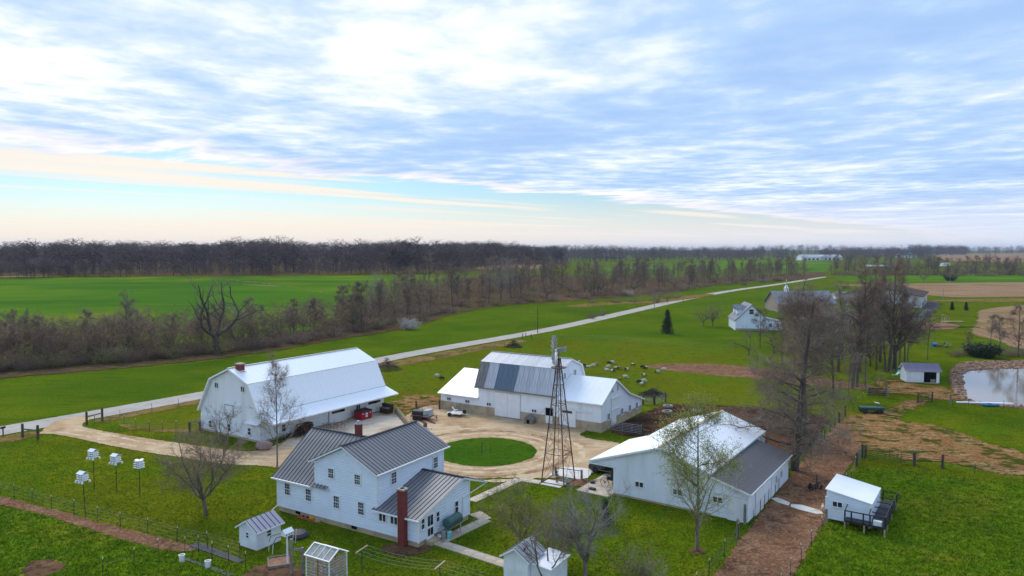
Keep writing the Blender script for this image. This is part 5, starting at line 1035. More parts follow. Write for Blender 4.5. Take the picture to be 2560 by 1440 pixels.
# board wall and loose planks between the yards
PW = thing('plank_rack', 'long rack of pale planks leaning between the barnyards', 'plank rack', G(988, 1032), 0)
o_ = G(988, 1032); q = G(1026, 1072) - o_
for k in range(5):
    z = 1.15 - k * .22; MB().bar((k * -.05, 0, z), (q.x - k * .05, q.y, z - .25), .05, .2).build('plank', 'wood_new' if k < 2 else 'wood_grey', PW)
for s in (0, .33, .66, 1): MB().bar((q.x * s + .1, q.y * s, 0), (q.x * s + .1, q.y * s, 1.2), .1).build('stake', 'wood_post', PW)
for k, (a, b, mm) in enumerate((((1011, 1042), (1024, 1058), 'wood_new'), ((1030, 1040), (1063, 1060), 'wood_dark'), ((1040, 1040), (1087, 1060), 'rust_red'), ((1048, 1067), (1078, 1074), 'slab_white'))):
    a = G(*a); b = G(*b); tag(MB().bar((0, 0, .1), (b.x - a.x, b.y - a.y, .1), .3, .2).build('timber', mm, None, a), ['pale plank leaning on the gravel by the rack', 'dark brown timber lying on the gravel yard', 'rusty brown timber lying nearest the trailers', 'white board lying behind the farmhouse roof'][k], 'timber')
tag(MB().lathe([(.26, 0), (.3, .25), (.28, .7), (.22, .72), (.2, .3)], 10).build('burn_barrel', 'rust_red', None, G(1063, 1070)), 'small rusty barrel on the gravel beside the timbers', 'barrel')
rnd = random.Random(3)
WPL = thing('firewood_pile', 'stacked pile of brown split logs under the gambrel barn eave', 'woodpile', T(B1, 14.2, 7.2), -.578)
lm = MB().lathe([(.09, -.5), (.1, 0), (.09, .5)], 6, axis='x').mesh('log', 'wood_dark'); lm2 = MB().lathe([(.07, -.55), (.08, 0), (.06, .5)], 6, axis='x').mesh('log', 'lath_orange')
for r_ in range(8):
    for k in range(14 - r_ // 2):
        o = link('log', [lm, lm2, lm][rnd.randrange(3)], WPL, (rnd.uniform(-.08, .08), -1.35 + k * .2 + r_ * .05, .1 + r_ * .175)); o.rotation_euler = (0, rnd.uniform(-.06, .06), rnd.uniform(-.1, .1))
BRP = thing('branch_pile', 'loose pile of cut branches at the end of the stacked firewood', 'branch pile', T(B1, 14.8, 5.4), -.578)
for k in range(60):
    a = rnd.uniform(0, 6.28); p = Vector((rnd.uniform(-.5, .5), rnd.uniform(-.9, .9), rnd.uniform(.05, .7))); v = Vector((math.cos(a), math.sin(a), rnd.uniform(-.1, .5))) * rnd.uniform(.5, 1.0)
    MB().tube(p - v, p + v, .03, .012, n=4).build('branch', 'wood_dark', BRP)
def bike(pos, rz, label, m):
    t = thing('bicycle', label, 'bicycle', pos, rz, 'bicycles along the gambrel barn wall')
    for x in (-.5, .5):
        w_ = MB(); pts = [(x + .33 * math.cos(i * math.pi / 7), 0, .34 + .33 * math.sin(i * math.pi / 7)) for i in range(15)]; w_.path(pts, .022, 4); w_.build('wheel', 'rubber', t)
        sp = MB()
        for i in range(6): sp.tube((x, 0, .34), (x + .32 * math.cos(i * 1.047), 0, .34 + .32 * math.sin(i * 1.047)), .005, n=3)
        sp.build('spokes', 'grey_metal', t)
    fr_ = MB(); fr_.path([(-.5, 0, .34), (-.12, 0, .34), (-.25, 0, .8), (.35, 0, .85), (-.12, 0, .34)], .02, 5); fr_.path([(.5, 0, .34), (.36, 0, .95)], .02, 5); fr_.build('frame', m, t)
    MB().bar((.33, -.26, .98), (.33, .26, .98), .03).build('handlebar', 'black_paint', t); MB().box(-.38, -.14, -.06, .06, .86, .92).build('saddle', 'black_paint', t)
bike(T(B1, 14.5, 2.9), .4, 'red bicycle leaning at the near end of the barn side wall', 'rust_red'); bike(T(B1, 14.9, 3.7), .9, 'dark bicycle standing beside the red one at the barn wall', 'black_paint')
bike(T(B1, 15.0, 10.2), 1.0, 'grey bicycle parked behind the house roof on the concrete yard', 'grey_metal'); bike(T(B1, 15.6, 11.0), .7, 'black bicycle parked in the middle of the concrete yard row', 'black_paint'); bike(T(B1, 16.4, 11.6), .5, 'maroon bicycle at the open end of the concrete yard row', 'dumpster_red')
rb = random.Random(11)
def rock(name, r, m, seed, flat=.75):
    rr = random.Random(seed); n = 8; mb = MB(); vs = []
    for j in range(1, 5):
        ph = -math.pi / 2 + math.pi * j / 5
        for i in range(n):
            th = 2 * math.pi * i / n; k = r * rr.uniform(.82, 1.12); vs.append((k * math.cos(ph) * math.cos(th) * 1.2, k * math.cos(ph) * math.sin(th), k * math.sin(ph) * flat))
    vs += [(0, 0, -r * flat), (0, 0, r * flat)]
    fs = [(j * n + i, j * n + (i + 1) % n, (j + 1) * n + (i + 1) % n, (j + 1) * n + i) for j in range(3) for i in range(n)] + [(32, (i + 1) % n, i) for i in range(n)] + [(33, 24 + i, 24 + (i + 1) % n) for i in range(n)]
    mb.add(vs, fs); return mb.mesh(name, m, smooth=True)
p = G(661, 1124); tag(link('boulder', rock('boulder', .95, 'boulder', 3), None, (p.x, p.y, .5)), 'pinkish boulder at the drive edge by the barn corner', 'boulder')
# trailers
UT = thing('utility_trailer', 'rusty tandem axle trailer loaded with black frames and a grey tote', 'trailer', T(B2, 2.0, -7.2), -.4)
MB().box(-1.6, 1.6, -.9, .9, .5, .62).build('bed', 'rust_red', UT)
for s in (-1, 1):
    for x in (-.75, -.02): wheel(UT, (x, s * 1.05, .36), .36, .22, 'y')
    MB().box(-1.2, .45, s * 1.05 - .13, s * 1.05 + .13, .74, .8).build('fender', 'rust_red', UT); MB().bar((-1.6, s * .88, .9), (1.6, s * .88, .9), .05).build('side_rail', 'black_paint', UT)
MB().path([(1.6, -.8, .5), (2.7, 0, .5), (1.6, .8, .5)], .05).build('tongue', 'rust_red', UT); MB().bar((2.5, 0, 0), (2.5, 0, .9), .07).build('jack', 'rust_red', UT)
tag(MB().box(-.45, .45, -.75, .75, 0, .95).build('water_tote', 'galv_light', None, T(UT, 1.0, 0, .63), -.4), 'grey square tote at the front of the rusty trailer', 'tote')
for k in range(3): tag(MB().box(-.8, .8, -.7, .7, 0, .22).build('frame_stack', 'fabric_black', None, T(UT, -.65, 0, .63 + k * .25), -.4 + k * .05), ['lowest black frame stacked on the rusty trailer', 'middle black frame stacked on the rusty trailer', 'topmost black frame stacked on the rusty trailer'][k], 'frame', 'frames on the trailer')
TD = thing('tow_dolly', 'white car tow dolly with spare wheel parked by the barn foundation', 'tow dolly', T(B2, 5.2, -2.6), -.45)
MB().box(-1.2, .9, -.85, .85, .4, .5).build('deck', 'slab_white', TD)
for s in (-1, 1): wheel(TD, (-.8, s * .98, .33), .33, .2, 'y', rim='trim_white'); MB().slab([(-1.3, s * .75 - .16, .52), (.5, s * .75 - .16, .6), (.5, s * .75 + .16, .6), (-1.3, s * .75 + .16, .52)], .06).build('ramp', 'trim_white', TD); MB().box(-1.15, -.45, s * .98 - .13, s * .98 + .13, .68, .73).build('fender', 'trim_white', TD)
MB().bar((-.2, 0, .55), (-.95, .1, 1.35), .14).build('raised_arm', 'trim_white', TD); MB().bar((.9, 0, .45), (2.2, 0, .45), .1).build('tongue', 'slab_white', TD); wheel(TD, (1.3, 0, .8), .33, .18, 'y', rim='trim_white', name='spare_wheel')
CT = thing('cattle_panel', 'thin wire panels leaning against the barn foundation', 'wire panel', T(B2, 3.4, -.6), -.56)
for k in range(7): MB().tube((k * .5, 0, .05), (k * .5, .35, 1.35), .012, n=4).build('upright', 'wire', CT)
for k in range(5): MB().tube((0, .07 * k, .1 + k * .3), (3.0, .07 * k, .1 + k * .3), .012, n=4).build('bar', 'wire', CT)
# machine shed bay: car, buggy, planter, chain, bin
CA = thing('parked_car', 'black car parked under the open bay of the machine shed', 'car', T(MS, -3.4, 6.3), -.6 + math.pi)
prof_ = [(-2.25, .45), (-2.2, .95), (-1.9, 1.05), (-1.55, 1.62), (.55, 1.66), (1.15, 1.15), (2.1, 1.0), (2.28, .75), (2.25, .4), (1.8, .32), (-1.9, .32)]
MB().prism(prof_, 'y', -.88, .88).build('body', 'car_black', CA)
for s in (-1, 1):
    MB().prism([(-1.6, 1.1), (-1.35, 1.52), (.45, 1.55), (.9, 1.15)], 'y', s * .885 - .006, s * .885 + .006).build('window', 'glass', CA); MB().box(-1.2, 1.1, s * .89 - .01, s * .89 + .01, .4, .46).build('sill_trim', 'grey_metal', CA)
    for x in (-1.4, 1.4): wheel(CA, (x, s * .82, .36), .36, .24, 'y')
    MB().box(2.2, 2.29, s * .55 - .2, s * .55 + .2, .7, .82).build('headlight', 'trim_white', CA)
BU = thing('buggy', 'black horse drawn buggy standing inside the open bay', 'buggy', T(MS, -.9, 2.4), -.6)
MB().box(-.55, 1.1, -.55, .55, .75, 1.15).build('body', 'black_paint', BU); MB().prism([(-.1, 1.15), (1.1, 1.15), (1.1, 2.1), (.0, 2.1)], 'y', -.55, .55).build('cab', 'black_paint', BU)
for x, r_ in ((-.75, .52), (.75, .58)):
    for s in (-1, 1):
        w_ = MB(); pts = [(x + r_ * math.cos(i * math.pi / 8), s * .72, r_ + r_ * math.sin(i * math.pi / 8)) for i in range(17)]; w_.path(pts, .03, 4); w_ = w_.build('wheel', 'black_paint', BU)
        for i in range(10): MB().tube((x, s * .72, r_), (x + r_ * math.cos(i * .628), s * .72, r_ + r_ * math.sin(i * .628)), .016, n=4).build('spoke', 'wood_dark', w_)
    MB().tube((x, -.72, r_), (x, .72, r_), .03).build('axle', 'black_paint', BU)
for s in (-.35, .35): MB().path([(-.9, s, .6), (-1.7, s, .35), (-2.5, s * 1.1, .12)], .025, 5).build('shaft', 'wood_dark', BU)
PL = thing('plant_stand', 'thin black plant stand with two pots by the open bay', 'plant stand', G(1481, 1209), 0)
for x in (-.4, .4): MB().tube((x, 0, 0), (x, 0, 1.9), .02, n=5).build('upright', 'black_paint', PL)
MB().tube((-.4, 0, 1.9), (.4, 0, 1.9), .02, n=5).build('top_bar', 'black_paint', PL); MB().lathe([(.12, 1.0), (.17, 1.22), (.1, 1.23)], 9).build('hanging_pot', 'black_paint', PL); MB().lathe([(.24, 0), (.32, .32), (.2, .33)], 10).build('floor_pot', 'black_paint', PL)
tag(MB().box(-.35, .35, -.2, .2, 0, .28).build('feed_trough', 'black_paint', None, G(1481, 1226), -.6), 'low black trough on the grass before the open bay', 'trough')
HW = thing('harrow', 'rusty farm implement standing behind the open bay roof', 'implement', T(MS, -3.6, 12.5), .4)
for k in range(5): MB().bar((k * .35, 0, .3), (k * .35, 1.6, .35), .06).build('beam', 'rust_red', HW); MB().path([(k * .35, .2, .3), (k * .35 - .2, .1, .15), (k * .35, 0, 0)], .02, 4).build('tine', 'rust_pipe', HW)
MB().bar((0, .8, .4), (1.5, .8, .4), .07).build('cross_beam', 'rust_red', HW); MB().bar((.7, .8, .4), (.3, 1.2, 1.5), .05).build('lever', 'rust_pipe', HW)
# tyres, brush piles, implements
for k, (px, py, lab) in enumerate(((1670, 1019, 'old tractor tyre lying farthest back in the mud yard'), (1668, 1033, 'old tractor tyre lying nearest the sheep barn in the mud'), (1741, 1031, 'old tractor tyre lying alone right of the other two'))):
    tag(MB().lathe([(.42, .02), (.75, .0), (.85, .12), (.85, .32), (.75, .44), (.45, .42), (.5, .22)], 18).build('tractor_tyre', 'old_rubber', None, G(px, py)), lab, 'tyre', 'tyres in the mud yard')
def brush(px, py, r, h, label, seed):
    rr = random.Random(seed); t = thing('brush_pile', label, 'brush pile', G(px, py), 0); S = []
    for part_ in range(4):
        mb = MB()
        for k in range(110):
            a = rr.uniform(0, 6.28); d = rr.uniform(0, r); p = Vector((math.cos(a) * d, math.sin(a) * d, (1 - d / r) * h * rr.uniform(.2, 1))); b = rr.uniform(0, 6.28); v = Vector((math.cos(b), math.sin(b), rr.uniform(-.2, .5))) * rr.uniform(.3, .9); mb.tube(p - v * .5, p + v, .035, .012, n=3, cap=False)
        kind(mb.build('branches', 'wood_dark' if part_ % 2 else 'wood_post', t), 'stuff')
brush(1285, 868, 2.3, 2.3, 'brown brush pile in the pasture behind the grey roof', 1); brush(968, 924, 3.2, 2.6, 'brown brush pile at the far end of the gambrel barn', 2); brush(1632, 988, 2.6, 1.3, 'low brush pile in the pasture near the pipe gates', 6)
IM = thing('plough', 'small black plough standing on the dirt lane near the coop', 'implement', G(2038, 1224), .7)
MB().bar((-.9, 0, .5), (.9, 0, .6), .12).build('beam', 'black_paint', IM); 
for x in (-.6, 0, .5): MB().prism([(-.1, 0), (.35, .05), (.1, .5), (-.1, .55)], 'y', -.05, .05).build('share', 'black_paint', IM, (x, 0, 0), .4)
MB().bar((.3, 0, .6), (.5, .1, 1.5), .08).build('lever', 'black_paint', IM); wheel(IM, (-.3, .45, .35), .35, .08, 'y'); wheel(IM, (.4, -.45, .3), .3, .08, 'y'); MB().bar((-.4, -.5, .35), (.4, .5, .4), .06).build('axle', 'black_paint', IM)
GWN = thing('manure_spreader', 'low green spreader wagon with white seat in the grass', 'wagon', G(2178, 1032), -.15)
MB().prism([(-1.7, .45), (1.5, .45), (1.9, .95), (-1.9, .95)], 'y', -.75, .75).build('bed', 'gate_green', GWN); MB().box(-1.55, 1.5, -.62, .62, .953, .97).build('bed_floor', 'tank_green', GWN)
for x in (-1.2, 1.1):
    for s in (-1, 1): wheel(GWN, (x, s * .9, .42), .42, .2, 'y')
MB().bar((.9, 0, .97), (.9, 0, 1.6), .05).build('seat_post', 'gate_green', GWN); MB().slab([(.55, -.25, 1.72), (1.15, -.25, 1.6), (1.15, .25, 1.6), (.55, .25, 1.72)], .06).build('seat', 'trim_white', GWN); MB().bar((1.8, 0, .5), (3.2, 0, .45), .09).build('tongue', 'wood_grey', GWN)
for k, (px, py) in enumerate(((2238, 940), (2250, 936))):
    t = thing('lawn_chair', ['pale aqua lounge chair left in the grass by the pond shed', 'pale aqua lounge chair nearest the pond shed'][k], 'chair', G(px, py), .3 + k)
    MB().slab([(-.7, -.25, .3), (.4, -.25, .3), (.4, .25, .3), (-.7, .25, .3)], .04).build('seat', 'aqua_plastic', t); MB().slab([(.4, -.25, .3), (.9, -.25, .8), (.9, .25, .8), (.4, .25, .3)], .04).build('backrest', 'aqua_plastic', t)
    for x in (-.6, .3):
        for s in (-.22, .22): MB().bar((x, s, 0), (x, s, .28), .04).build('leg', 'trim_white', t)
# lawn circle sapling stakes and evergreen guard are with the plants
# ---------------------------------------------------------------- pond
m, nt, b, o = newmat('pond_water'); b.inputs['Base Color'].default_value = (0.24, 0.18, 0.13, 1); b.inputs['Roughness'].default_value = 0.06; b.inputs['Specular IOR Level'].default_value = 0.9
geo = nd(nt, 'ShaderNodeNewGeometry'); bp = nd(nt, 'ShaderNodeBump', i_Strength=0.12, i_Distance=0.05); lk(nt, vnoise(nt, geo.outputs['Position'], 1.6, 2), bp.inputs['Height']); lk(nt, bp.outputs[0], b.inputs['Normal'])
POND = wpoly([(2402, 935), (2420, 927), (2500, 922), (2600, 922), (2750, 930), (2800, 1010), (2640, 1022), (2560, 1017), (2480, 1012), (2416, 1003), (2405, 970)])
PB = wpoly([(2372, 925), (2400, 905), (2500, 903), (2620, 902), (2800, 910), (2850, 1030), (2640, 1030), (2560, 1022), (2470, 1016), (2400, 1008), (2375, 970)])
sheet('pond_bank', PB, 'dirt', .05, .7, 1.0, 'bare earth bank around the pond')
Pp = smooth_poly(POND, 2); kind(MB().prism([tuple(p) for p in Pp], 'z', -.2, .10).build('pond', 'pond_water'), 'structure', 'pale brown pond reflecting the sky')
rs = random.Random(5); cells = [rock('stone', rs.uniform(.16, .34), 'rip_stone', 20 + k, .6) for k in range(6)]
Vs, Fs, off = [], [], 0
tmpl = []
for me in cells:
    v = np.empty(len(me.vertices) * 3); me.vertices.foreach_get('co', v); v = v.reshape(-1, 3); f = []
    for p in me.polygons: 
        q = list(p.vertices); f += [q[:3]] + ([[q[0], q[2], q[3]]] if len(q) == 4 else [])
    tmpl.append((v, np.array(f)))
xa, ya = PB.min(0); xb, yb = PB.max(0); rg_ = np.random.default_rng(5)
X_ = rg_.uniform(xa, min(xb, 125), 14000); Y_ = rg_.uniform(ya, yb, 14000); ok = (poly_sd(smooth_poly(PB), X_, Y_) > .3) & (poly_sd(Pp, X_, Y_) < .25) & ((Y_ > 122) | (rg_.random(14000) > .7))
SPOT = [tuple(q) for q in np.stack([X_, Y_], 1)[ok][:1800]]
SPOT.sort(key=lambda s: math.hypot(*s))
RB = kind(bpy.data.objects.new('riprap', None), 'structure', 'reddish riprap stones lining the pond bank'); COL.objects.link(RB)
for i, (x, y) in enumerate(SPOT):
    if i < 250:
        o = link('stone', cells[i % 6], RB, (x, y, rs.uniform(.05, .2))); o.rotation_euler = (rs.uniform(-.3, .3), rs.uniform(-.3, .3), rs.uniform(0, 6)); o.scale = (rs.uniform(.6, 1.1),) * 3
    else:
        v, f = tmpl[i % 6]; a = rs.uniform(0, 6.28); R = np.array([[math.cos(a), -math.sin(a), 0], [math.sin(a), math.cos(a), 0], [0, 0, 1]]); Vs.append(v @ R.T * rs.uniform(.6, 1.1) + (x, y, rs.uniform(.05, .2))); Fs.append(f + off); off += len(v)
o = link('stones', npmesh('stones', np.concatenate(Vs), np.concatenate(Fs), 'rip_stone', smooth=True), RB); kind(o, 'stuff')
DK = tag(MB().box(-4.4, 4.4, -.3, .3, .1, .28).build('dock_plank', 'trim_white', None, G(2462, 1010), -.13), 'long white plank lying along the near pond bank', 'plank')
KY = thing('kayak', 'blue kayak pulled up on the near pond bank', 'kayak', G(2474, 1016), -.1)
mb = MB(); secs = [(-1.5, .02, .3), (-1.1, .2, .12), (-.4, .36, .02), (.4, .36, .02), (1.1, .2, .12), (1.5, .02, .3)]
vs = []
for x, w_, zb in secs:
    for k in range(8):
        a = 2 * math.pi * k / 8; vs.append((x, w_ * math.cos(a), .25 + (.2 if math.sin(a) > 0 else .25 - zb) * math.sin(a)))
mb.add(vs, [(j * 8 + i, j * 8 + (i + 1) % 8, (j + 1) * 8 + (i + 1) % 8, (j + 1) * 8 + i) for j in range(5) for i in range(8)]); mb.build('hull', 'blue_plastic', KY, smooth=True)
MB().lathe([(.3, .42), (.34, .47), (.26, .48)], 10).build('cockpit', 'black_paint', KY)
bd = G(2336, 866); tag(MB().lathe([(.45, -.8), (.5, -.7), (.5, .7), (.45, .8)], 14, (0, 0, .5), axis='x').build('barrel', 'blue_plastic', None, bd, .3), 'blue barrel lying beside the debris heap beyond the pond', 'barrel')
DB = thing('debris_heap', 'heap of boards and scrap beside the blue barrel', 'debris heap', G(2358, 868), 0)
for k in range(22): MB().box(-rs.uniform(.4, 1.3), rs.uniform(.4, 1.3), -.1, .1, 0, .06).build('board', ['wood_dark', 'wood_grey', 'wood_post'][k % 3], DB, (rs.uniform(-1.6, 1.6), rs.uniform(-1, 1), rs.uniform(.05, .9)), rs.uniform(0, 3)).rotation_euler[1] = rs.uniform(-.5, .5)
# ---------------------------------------------------------------- trees: skeleton grown branch by branch, tapered tubes, fine twig spikes
mat('bark_grey', (0.19, 0.155, 0.125), (0.11, 0.088, 0.072), 2.0, 0.9, bump=0.4, stretch=(2, 2, .4), vary=.12)
mat('bark_dark', (0.12, 0.092, 0.075), (0.065, 0.05, 0.042), 2.0, 0.9, bump=0.4, stretch=(2, 2, .4), vary=.1)
mat('bark_pale', (0.34, 0.31, 0.26), (0.24, 0.21, 0.17), 2.0, 0.9, vary=.1)
mat('twig_grey', (0.235, 0.185, 0.135), (0.16, 0.125, 0.095), 1.0, 0.9, vary=.15)
mat('bark_light', (0.24, 0.20, 0.165), (0.15, 0.12, 0.10), 2.0, 0.9, bump=0.4, stretch=(2, 2, .4), vary=.1)
mat('twig_warm', (0.26, 0.19, 0.135), (0.19, 0.135, 0.10), 1.0, 0.9, vary=.1)
mat('twig_pale', (0.27, 0.25, 0.21), (0.19, 0.175, 0.15), 1.0, 0.9, vary=.1)
mat('twig_red', (0.225, 0.15, 0.105), (0.155, 0.105, 0.075), .6, 0.9, vary=.2)
mat('twig_olive', (0.29, 0.25, 0.11), (0.18, 0.155, 0.075), .8, 0.9, vary=.15)
mat('bud_green', (0.44, 0.46, 0.05), (0.32, 0.36, 0.035), 1.5, 0.7, vary=.1)
mat('leaf_olive', (0.25, 0.24, 0.035), (0.17, 0.17, 0.025), 1.2, 0.75, vary=.1)
mat('cream_bud', (0.50, 0.48, 0.30), (0.36, 0.34, 0.18), 1.5, 0.7)
mat('blossom', (0.66, 0.63, 0.58), (0.48, 0.44, 0.40), 1.5, 0.7)
mat('blossom_pink', (0.50, 0.37, 0.35), (0.36, 0.26, 0.24), 1.5, 0.7)
mat('needle', (0.022, 0.05, 0.018), (0.035, 0.065, 0.022), 1.0, 0.75, vary=.1)
mat('needle_brown', (0.07, 0.075, 0.022), (0.045, 0.055, 0.018), 1.0, 0.8, vary=.1)
mat('forest_bark', (0.115, 0.086, 0.082), (0.07, 0.053, 0.054), .05, 0.95)
mat('forest_twig', (0.082, 0.064, 0.066), (0.055, 0.043, 0.047), .05, 0.95)

def tubes(P, Q, RA, RB, n):
    P, Q = np.asarray(P, float), np.asarray(Q, float); RA, RB = np.asarray(RA, float)[:, None], np.asarray(RB, float)[:, None]
    D = Q - P; D /= np.linalg.norm(D, axis=1, keepdims=True) + 1e-9
    up = np.where(np.abs(D[:, 2:3]) < .9, np.array([[0., 0, 1]]), np.array([[1., 0, 0]])); A = np.cross(D, up); A /= np.linalg.norm(A, axis=1, keepdims=True) + 1e-9; B = np.cross(D, A)
    V = []
    for C, R in ((P, RA), (Q, RB)):
        for i in range(n):
            t = 2 * math.pi * i / n; V.append(C + A * R * math.cos(t) + B * R * math.sin(t))
    V = np.stack(V, 1).reshape(-1, 3); base = np.arange(len(P))[:, None] * 2 * n
    F = []
    for i in range(n):
        j = (i + 1) % n; F += [[i, j, n + j], [i, n + j, n + i]]
    F = (base[:, None, :] + np.array(F)[None]).reshape(-1, 3); return V, F
def spikes(P, Q, R):
    P, Q = np.asarray(P, float), np.asarray(Q, float); R = np.asarray(R, float)[:, None]
    D = Q - P; D /= np.linalg.norm(D, axis=1, keepdims=True) + 1e-9
    up = np.where(np.abs(D[:, 2:3]) < .9, np.array([[0., 0, 1]]), np.array([[1., 0, 0]])); A = np.cross(D, up); A /= np.linalg.norm(A, axis=1, keepdims=True) + 1e-9; B = np.cross(D, A)
    V = np.stack([P + A * R, P - A * R * .5 + B * R * .87, P - A * R * .5 - B * R * .87, Q], 1).reshape(-1, 3)
    F = (np.arange(len(P))[:, None, None] * 4 + np.array([[0, 1, 3], [1, 2, 3], [2, 0, 3]])[None]).reshape(-1, 3); return V, F
def leaflets(C, size, rng, n=1):
    C = np.repeat(np.asarray(C, float), n, 0); m = len(C)
    if n > 1: C = C + rng.normal(0, size * 1.6, C.shape)
    a = rng.normal(0, 1, (m, 3)); a /= np.linalg.norm(a, axis=1, keepdims=True); b = np.cross(a, rng.normal(0, 1, (m, 3))); b /= np.linalg.norm(b, axis=1, keepdims=True) + 1e-9
    s = size * rng.uniform(.6, 1.3, (m, 1)); V = np.stack([C - a * s, C + b * s * .6, C + a * s, C - b * s * .6], 1).reshape(-1, 3)
    F = (np.arange(m)[:, None, None] * 4 + np.array([[0, 1, 2], [0, 2, 3]])[None]).reshape(-1, 3); return V, F
def skeleton(seed, H, trunk=.3, spread=.55, nb=9, ang=(.5, 1.1), up=.12, droop=0.0, wig=.18, r0=None, levels=3, sub=(5, 5, 4), leader=True, forks=1, lr=(.55, .5, .5), twigs=3, lean=0.0, tw=.35, br=(.45, .7)):
    R = random.Random(seed); segs, tws = [], []
    r0 = r0 or H * .02
    def rv(): return Vector((R.gauss(0, 1), R.gauss(0, 1), R.gauss(0, 1)))
    def side(d, a):
        t = d.cross(rv()); t.normalize(); return (d * math.cos(a) + t * math.sin(a)).normalized()
    def grow(p, d, L, r, lv, start):
        n = max(3, int(4 + L / max(.5, H * .07))) if lv < 2 else 3
        st = L / n; dr = droop if lv == 1 else droop * .4
        for i in range(n):
            t = (i + 1) / n
            d = (d + rv() * wig * (.14 if lv == 0 else 1) + Vector((0, 0, up if lv else .05)) - Vector((0, 0, dr * t))).normalized()
            q = p + d * st; ra = r * (1 - .78 * i / n); rb = r * (1 - .78 * t)
            segs.append((p, q, ra, rb, lv))
            if t >= start and lv < levels:
                k = sub[lv] / n / max(.15, 1 - start) if lv else nb / n / max(.15, 1 - start); k = int(k) + (R.random() < k % 1)
                for _ in range(k):
                    a = R.uniform(*ang); c = side(d, a); f = (1.1 - .6 * t) if lv == 0 else (1.05 - .45 * t)
                    grow(p.lerp(q, R.random()), c, L * lr[lv] * f * R.uniform(.7, 1.2) if lv else H * spread * (1.15 - .75 * (t - start) / max(.1, 1 - start)) * R.uniform(.75, 1.15), max(rb * R.uniform(*(br if lv == 0 else (.45, .7))), .012), lv + 1, .25 if lv == 0 else .2)
            if lv >= levels - 1:
                for _ in range(twigs):
                    c = side(d, R.uniform(.3, 1.0)); c = (c + Vector((0, 0, up * .5))).normalized(); s = p.lerp(q, R.random()); tws.append((s, s + c * tw * H * .12 * R.uniform(.5, 1.5), max(.005, min(.010, rb))))
            p = q
    d0 = Vector((lean, R.uniform(-.05, .05), 1)).normalized()
    if leader: grow(Vector((0, 0, -.1)), d0, H, r0, 0, trunk)
    else:
        p = Vector((0, 0, -.1)); q = p + d0 * H * trunk; m_ = p.lerp(q, .5) + Vector((R.uniform(-.1, .1), R.uniform(-.1, .1), 0)); segs.append((p, m_, r0 * 1.25, r0, 0)); segs.append((m_, q, r0, r0 * .95, 0))
        for i in range(forks):
            a = 2 * math.pi * (i + R.uniform(-.2, .2)) / forks; c = Vector((math.cos(a) * math.sin(ang[0]), math.sin(a) * math.sin(ang[0]), math.cos(ang[0])))
            grow(q - Vector((0, 0, R.uniform(0, .12) * H * trunk)), c, H * (1 - trunk) * R.uniform(.85, 1.1), r0 * R.uniform(.5, .68), 1, .22)
    return segs, tws
def tree_meshes(seed, H, bark='bark_grey', twig='twig_grey', buds=None, bud_size=.05, bud_n=1, bud_p=1.0, thick=1.0, **k):
    segs, tws = skeleton(seed, H, **k); rng = np.random.default_rng(seed)
    A = [s for s in segs if s[4] == 0 or s[2] > .055]; B = [s for s in segs if not (s[4] == 0 or s[2] > .055)]
    V, F = tubes([s[0] for s in A], [s[1] for s in A], [s[2] * thick for s in A], [s[3] * thick for s in A], 6); tm = npmesh('trunk', V, F, bark, smooth=True)
    V1, F1 = tubes([s[0] for s in B], [s[1] for s in B], [s[2] * thick for s in B], [s[3] * thick for s in B], 3) if B else (np.zeros((0, 3)), np.zeros((0, 3), int))
    V2, F2 = spikes([t[0] for t in tws], [t[1] for t in tws], [t[2] * thick for t in tws])
    Vc, Fc, mi = [V1, V2], [F1, F2 + len(V1)], [np.zeros(len(F1) + len(F2), int)]
    if buds:
        C = [t[1] for t in tws] + [t[0].lerp(t[1], .5) for t in tws]; C = [c for c in C if random.Random(hash(tuple(c))).random() < bud_p]
        V3, F3 = leaflets(C, bud_size, rng, bud_n); Fc.append(F3 + len(V1) + len(V2)); Vc.append(V3); mi.append(np.ones(len(F3), int))
    cm = npmesh('crown', np.concatenate(Vc), np.concatenate(Fc), [twig] + ([buds] if buds else []), np.concatenate(mi)); return tm, cm, H
def plant(name, proto, label, cat, pos, h, rz, group=None, sx=1.0):
    tm, cm, H = proto; t = thing(name, label, cat, tuple(pos), rz, group); s = h / H; t.scale = (s * sx, s * sx, s)
    link('trunk', tm, t); link('crown', cm, t); return t
BARE = dict(trunk=.28, spread=.34, nb=13, ang=(.5, 1.0), up=.10, wig=.16, sub=(6, 6, 5), twigs=3)
PR = {}
PR['oak'] = tree_meshes(1, 16, 'bark_dark', 'twig_grey', trunk=.16, spread=.36, nb=40, br=(.24, .38), ang=(1.1, 1.45), up=.02, droop=.10, wig=.13, r0=.36, sub=(8, 7, 4), twigs=3, tw=.42)
PR['oak2'] = tree_meshes(2, 15, 'bark_dark', 'twig_red', trunk=.22, spread=.33, nb=32, br=(.26, .4), ang=(1.0, 1.4), up=.03, droop=.06, wig=.14, r0=.32, sub=(8, 7, 4), twigs=3, tw=.42)
PR['fan'] = tree_meshes(3, 18, 'bark_dark', 'twig_red', trunk=.22, leader=False, forks=7, ang=(.48, .85), up=0.045, wig=0.15, r0=.42, sub=(8, 7, 5), lr=(.55, .5, .5), twigs=3, levels=3, tw=.42)
PR['tall'] = tree_meshes(4, 20, 'bark_dark', 'twig_red', trunk=.26, spread=.36, nb=24, ang=(.55, 1.05), up=0.045, wig=0.17, r0=0.36, sub=(8, 6, 4), twigs=3, tw=.4)
PR['tall2'] = tree_meshes(5, 20, 'bark_dark', 'twig_grey', trunk=.3, spread=.32, nb=20, ang=(.5, 1.0), up=0.045, wig=0.17, r0=0.3, sub=(8, 6, 4), twigs=3, tw=.4)
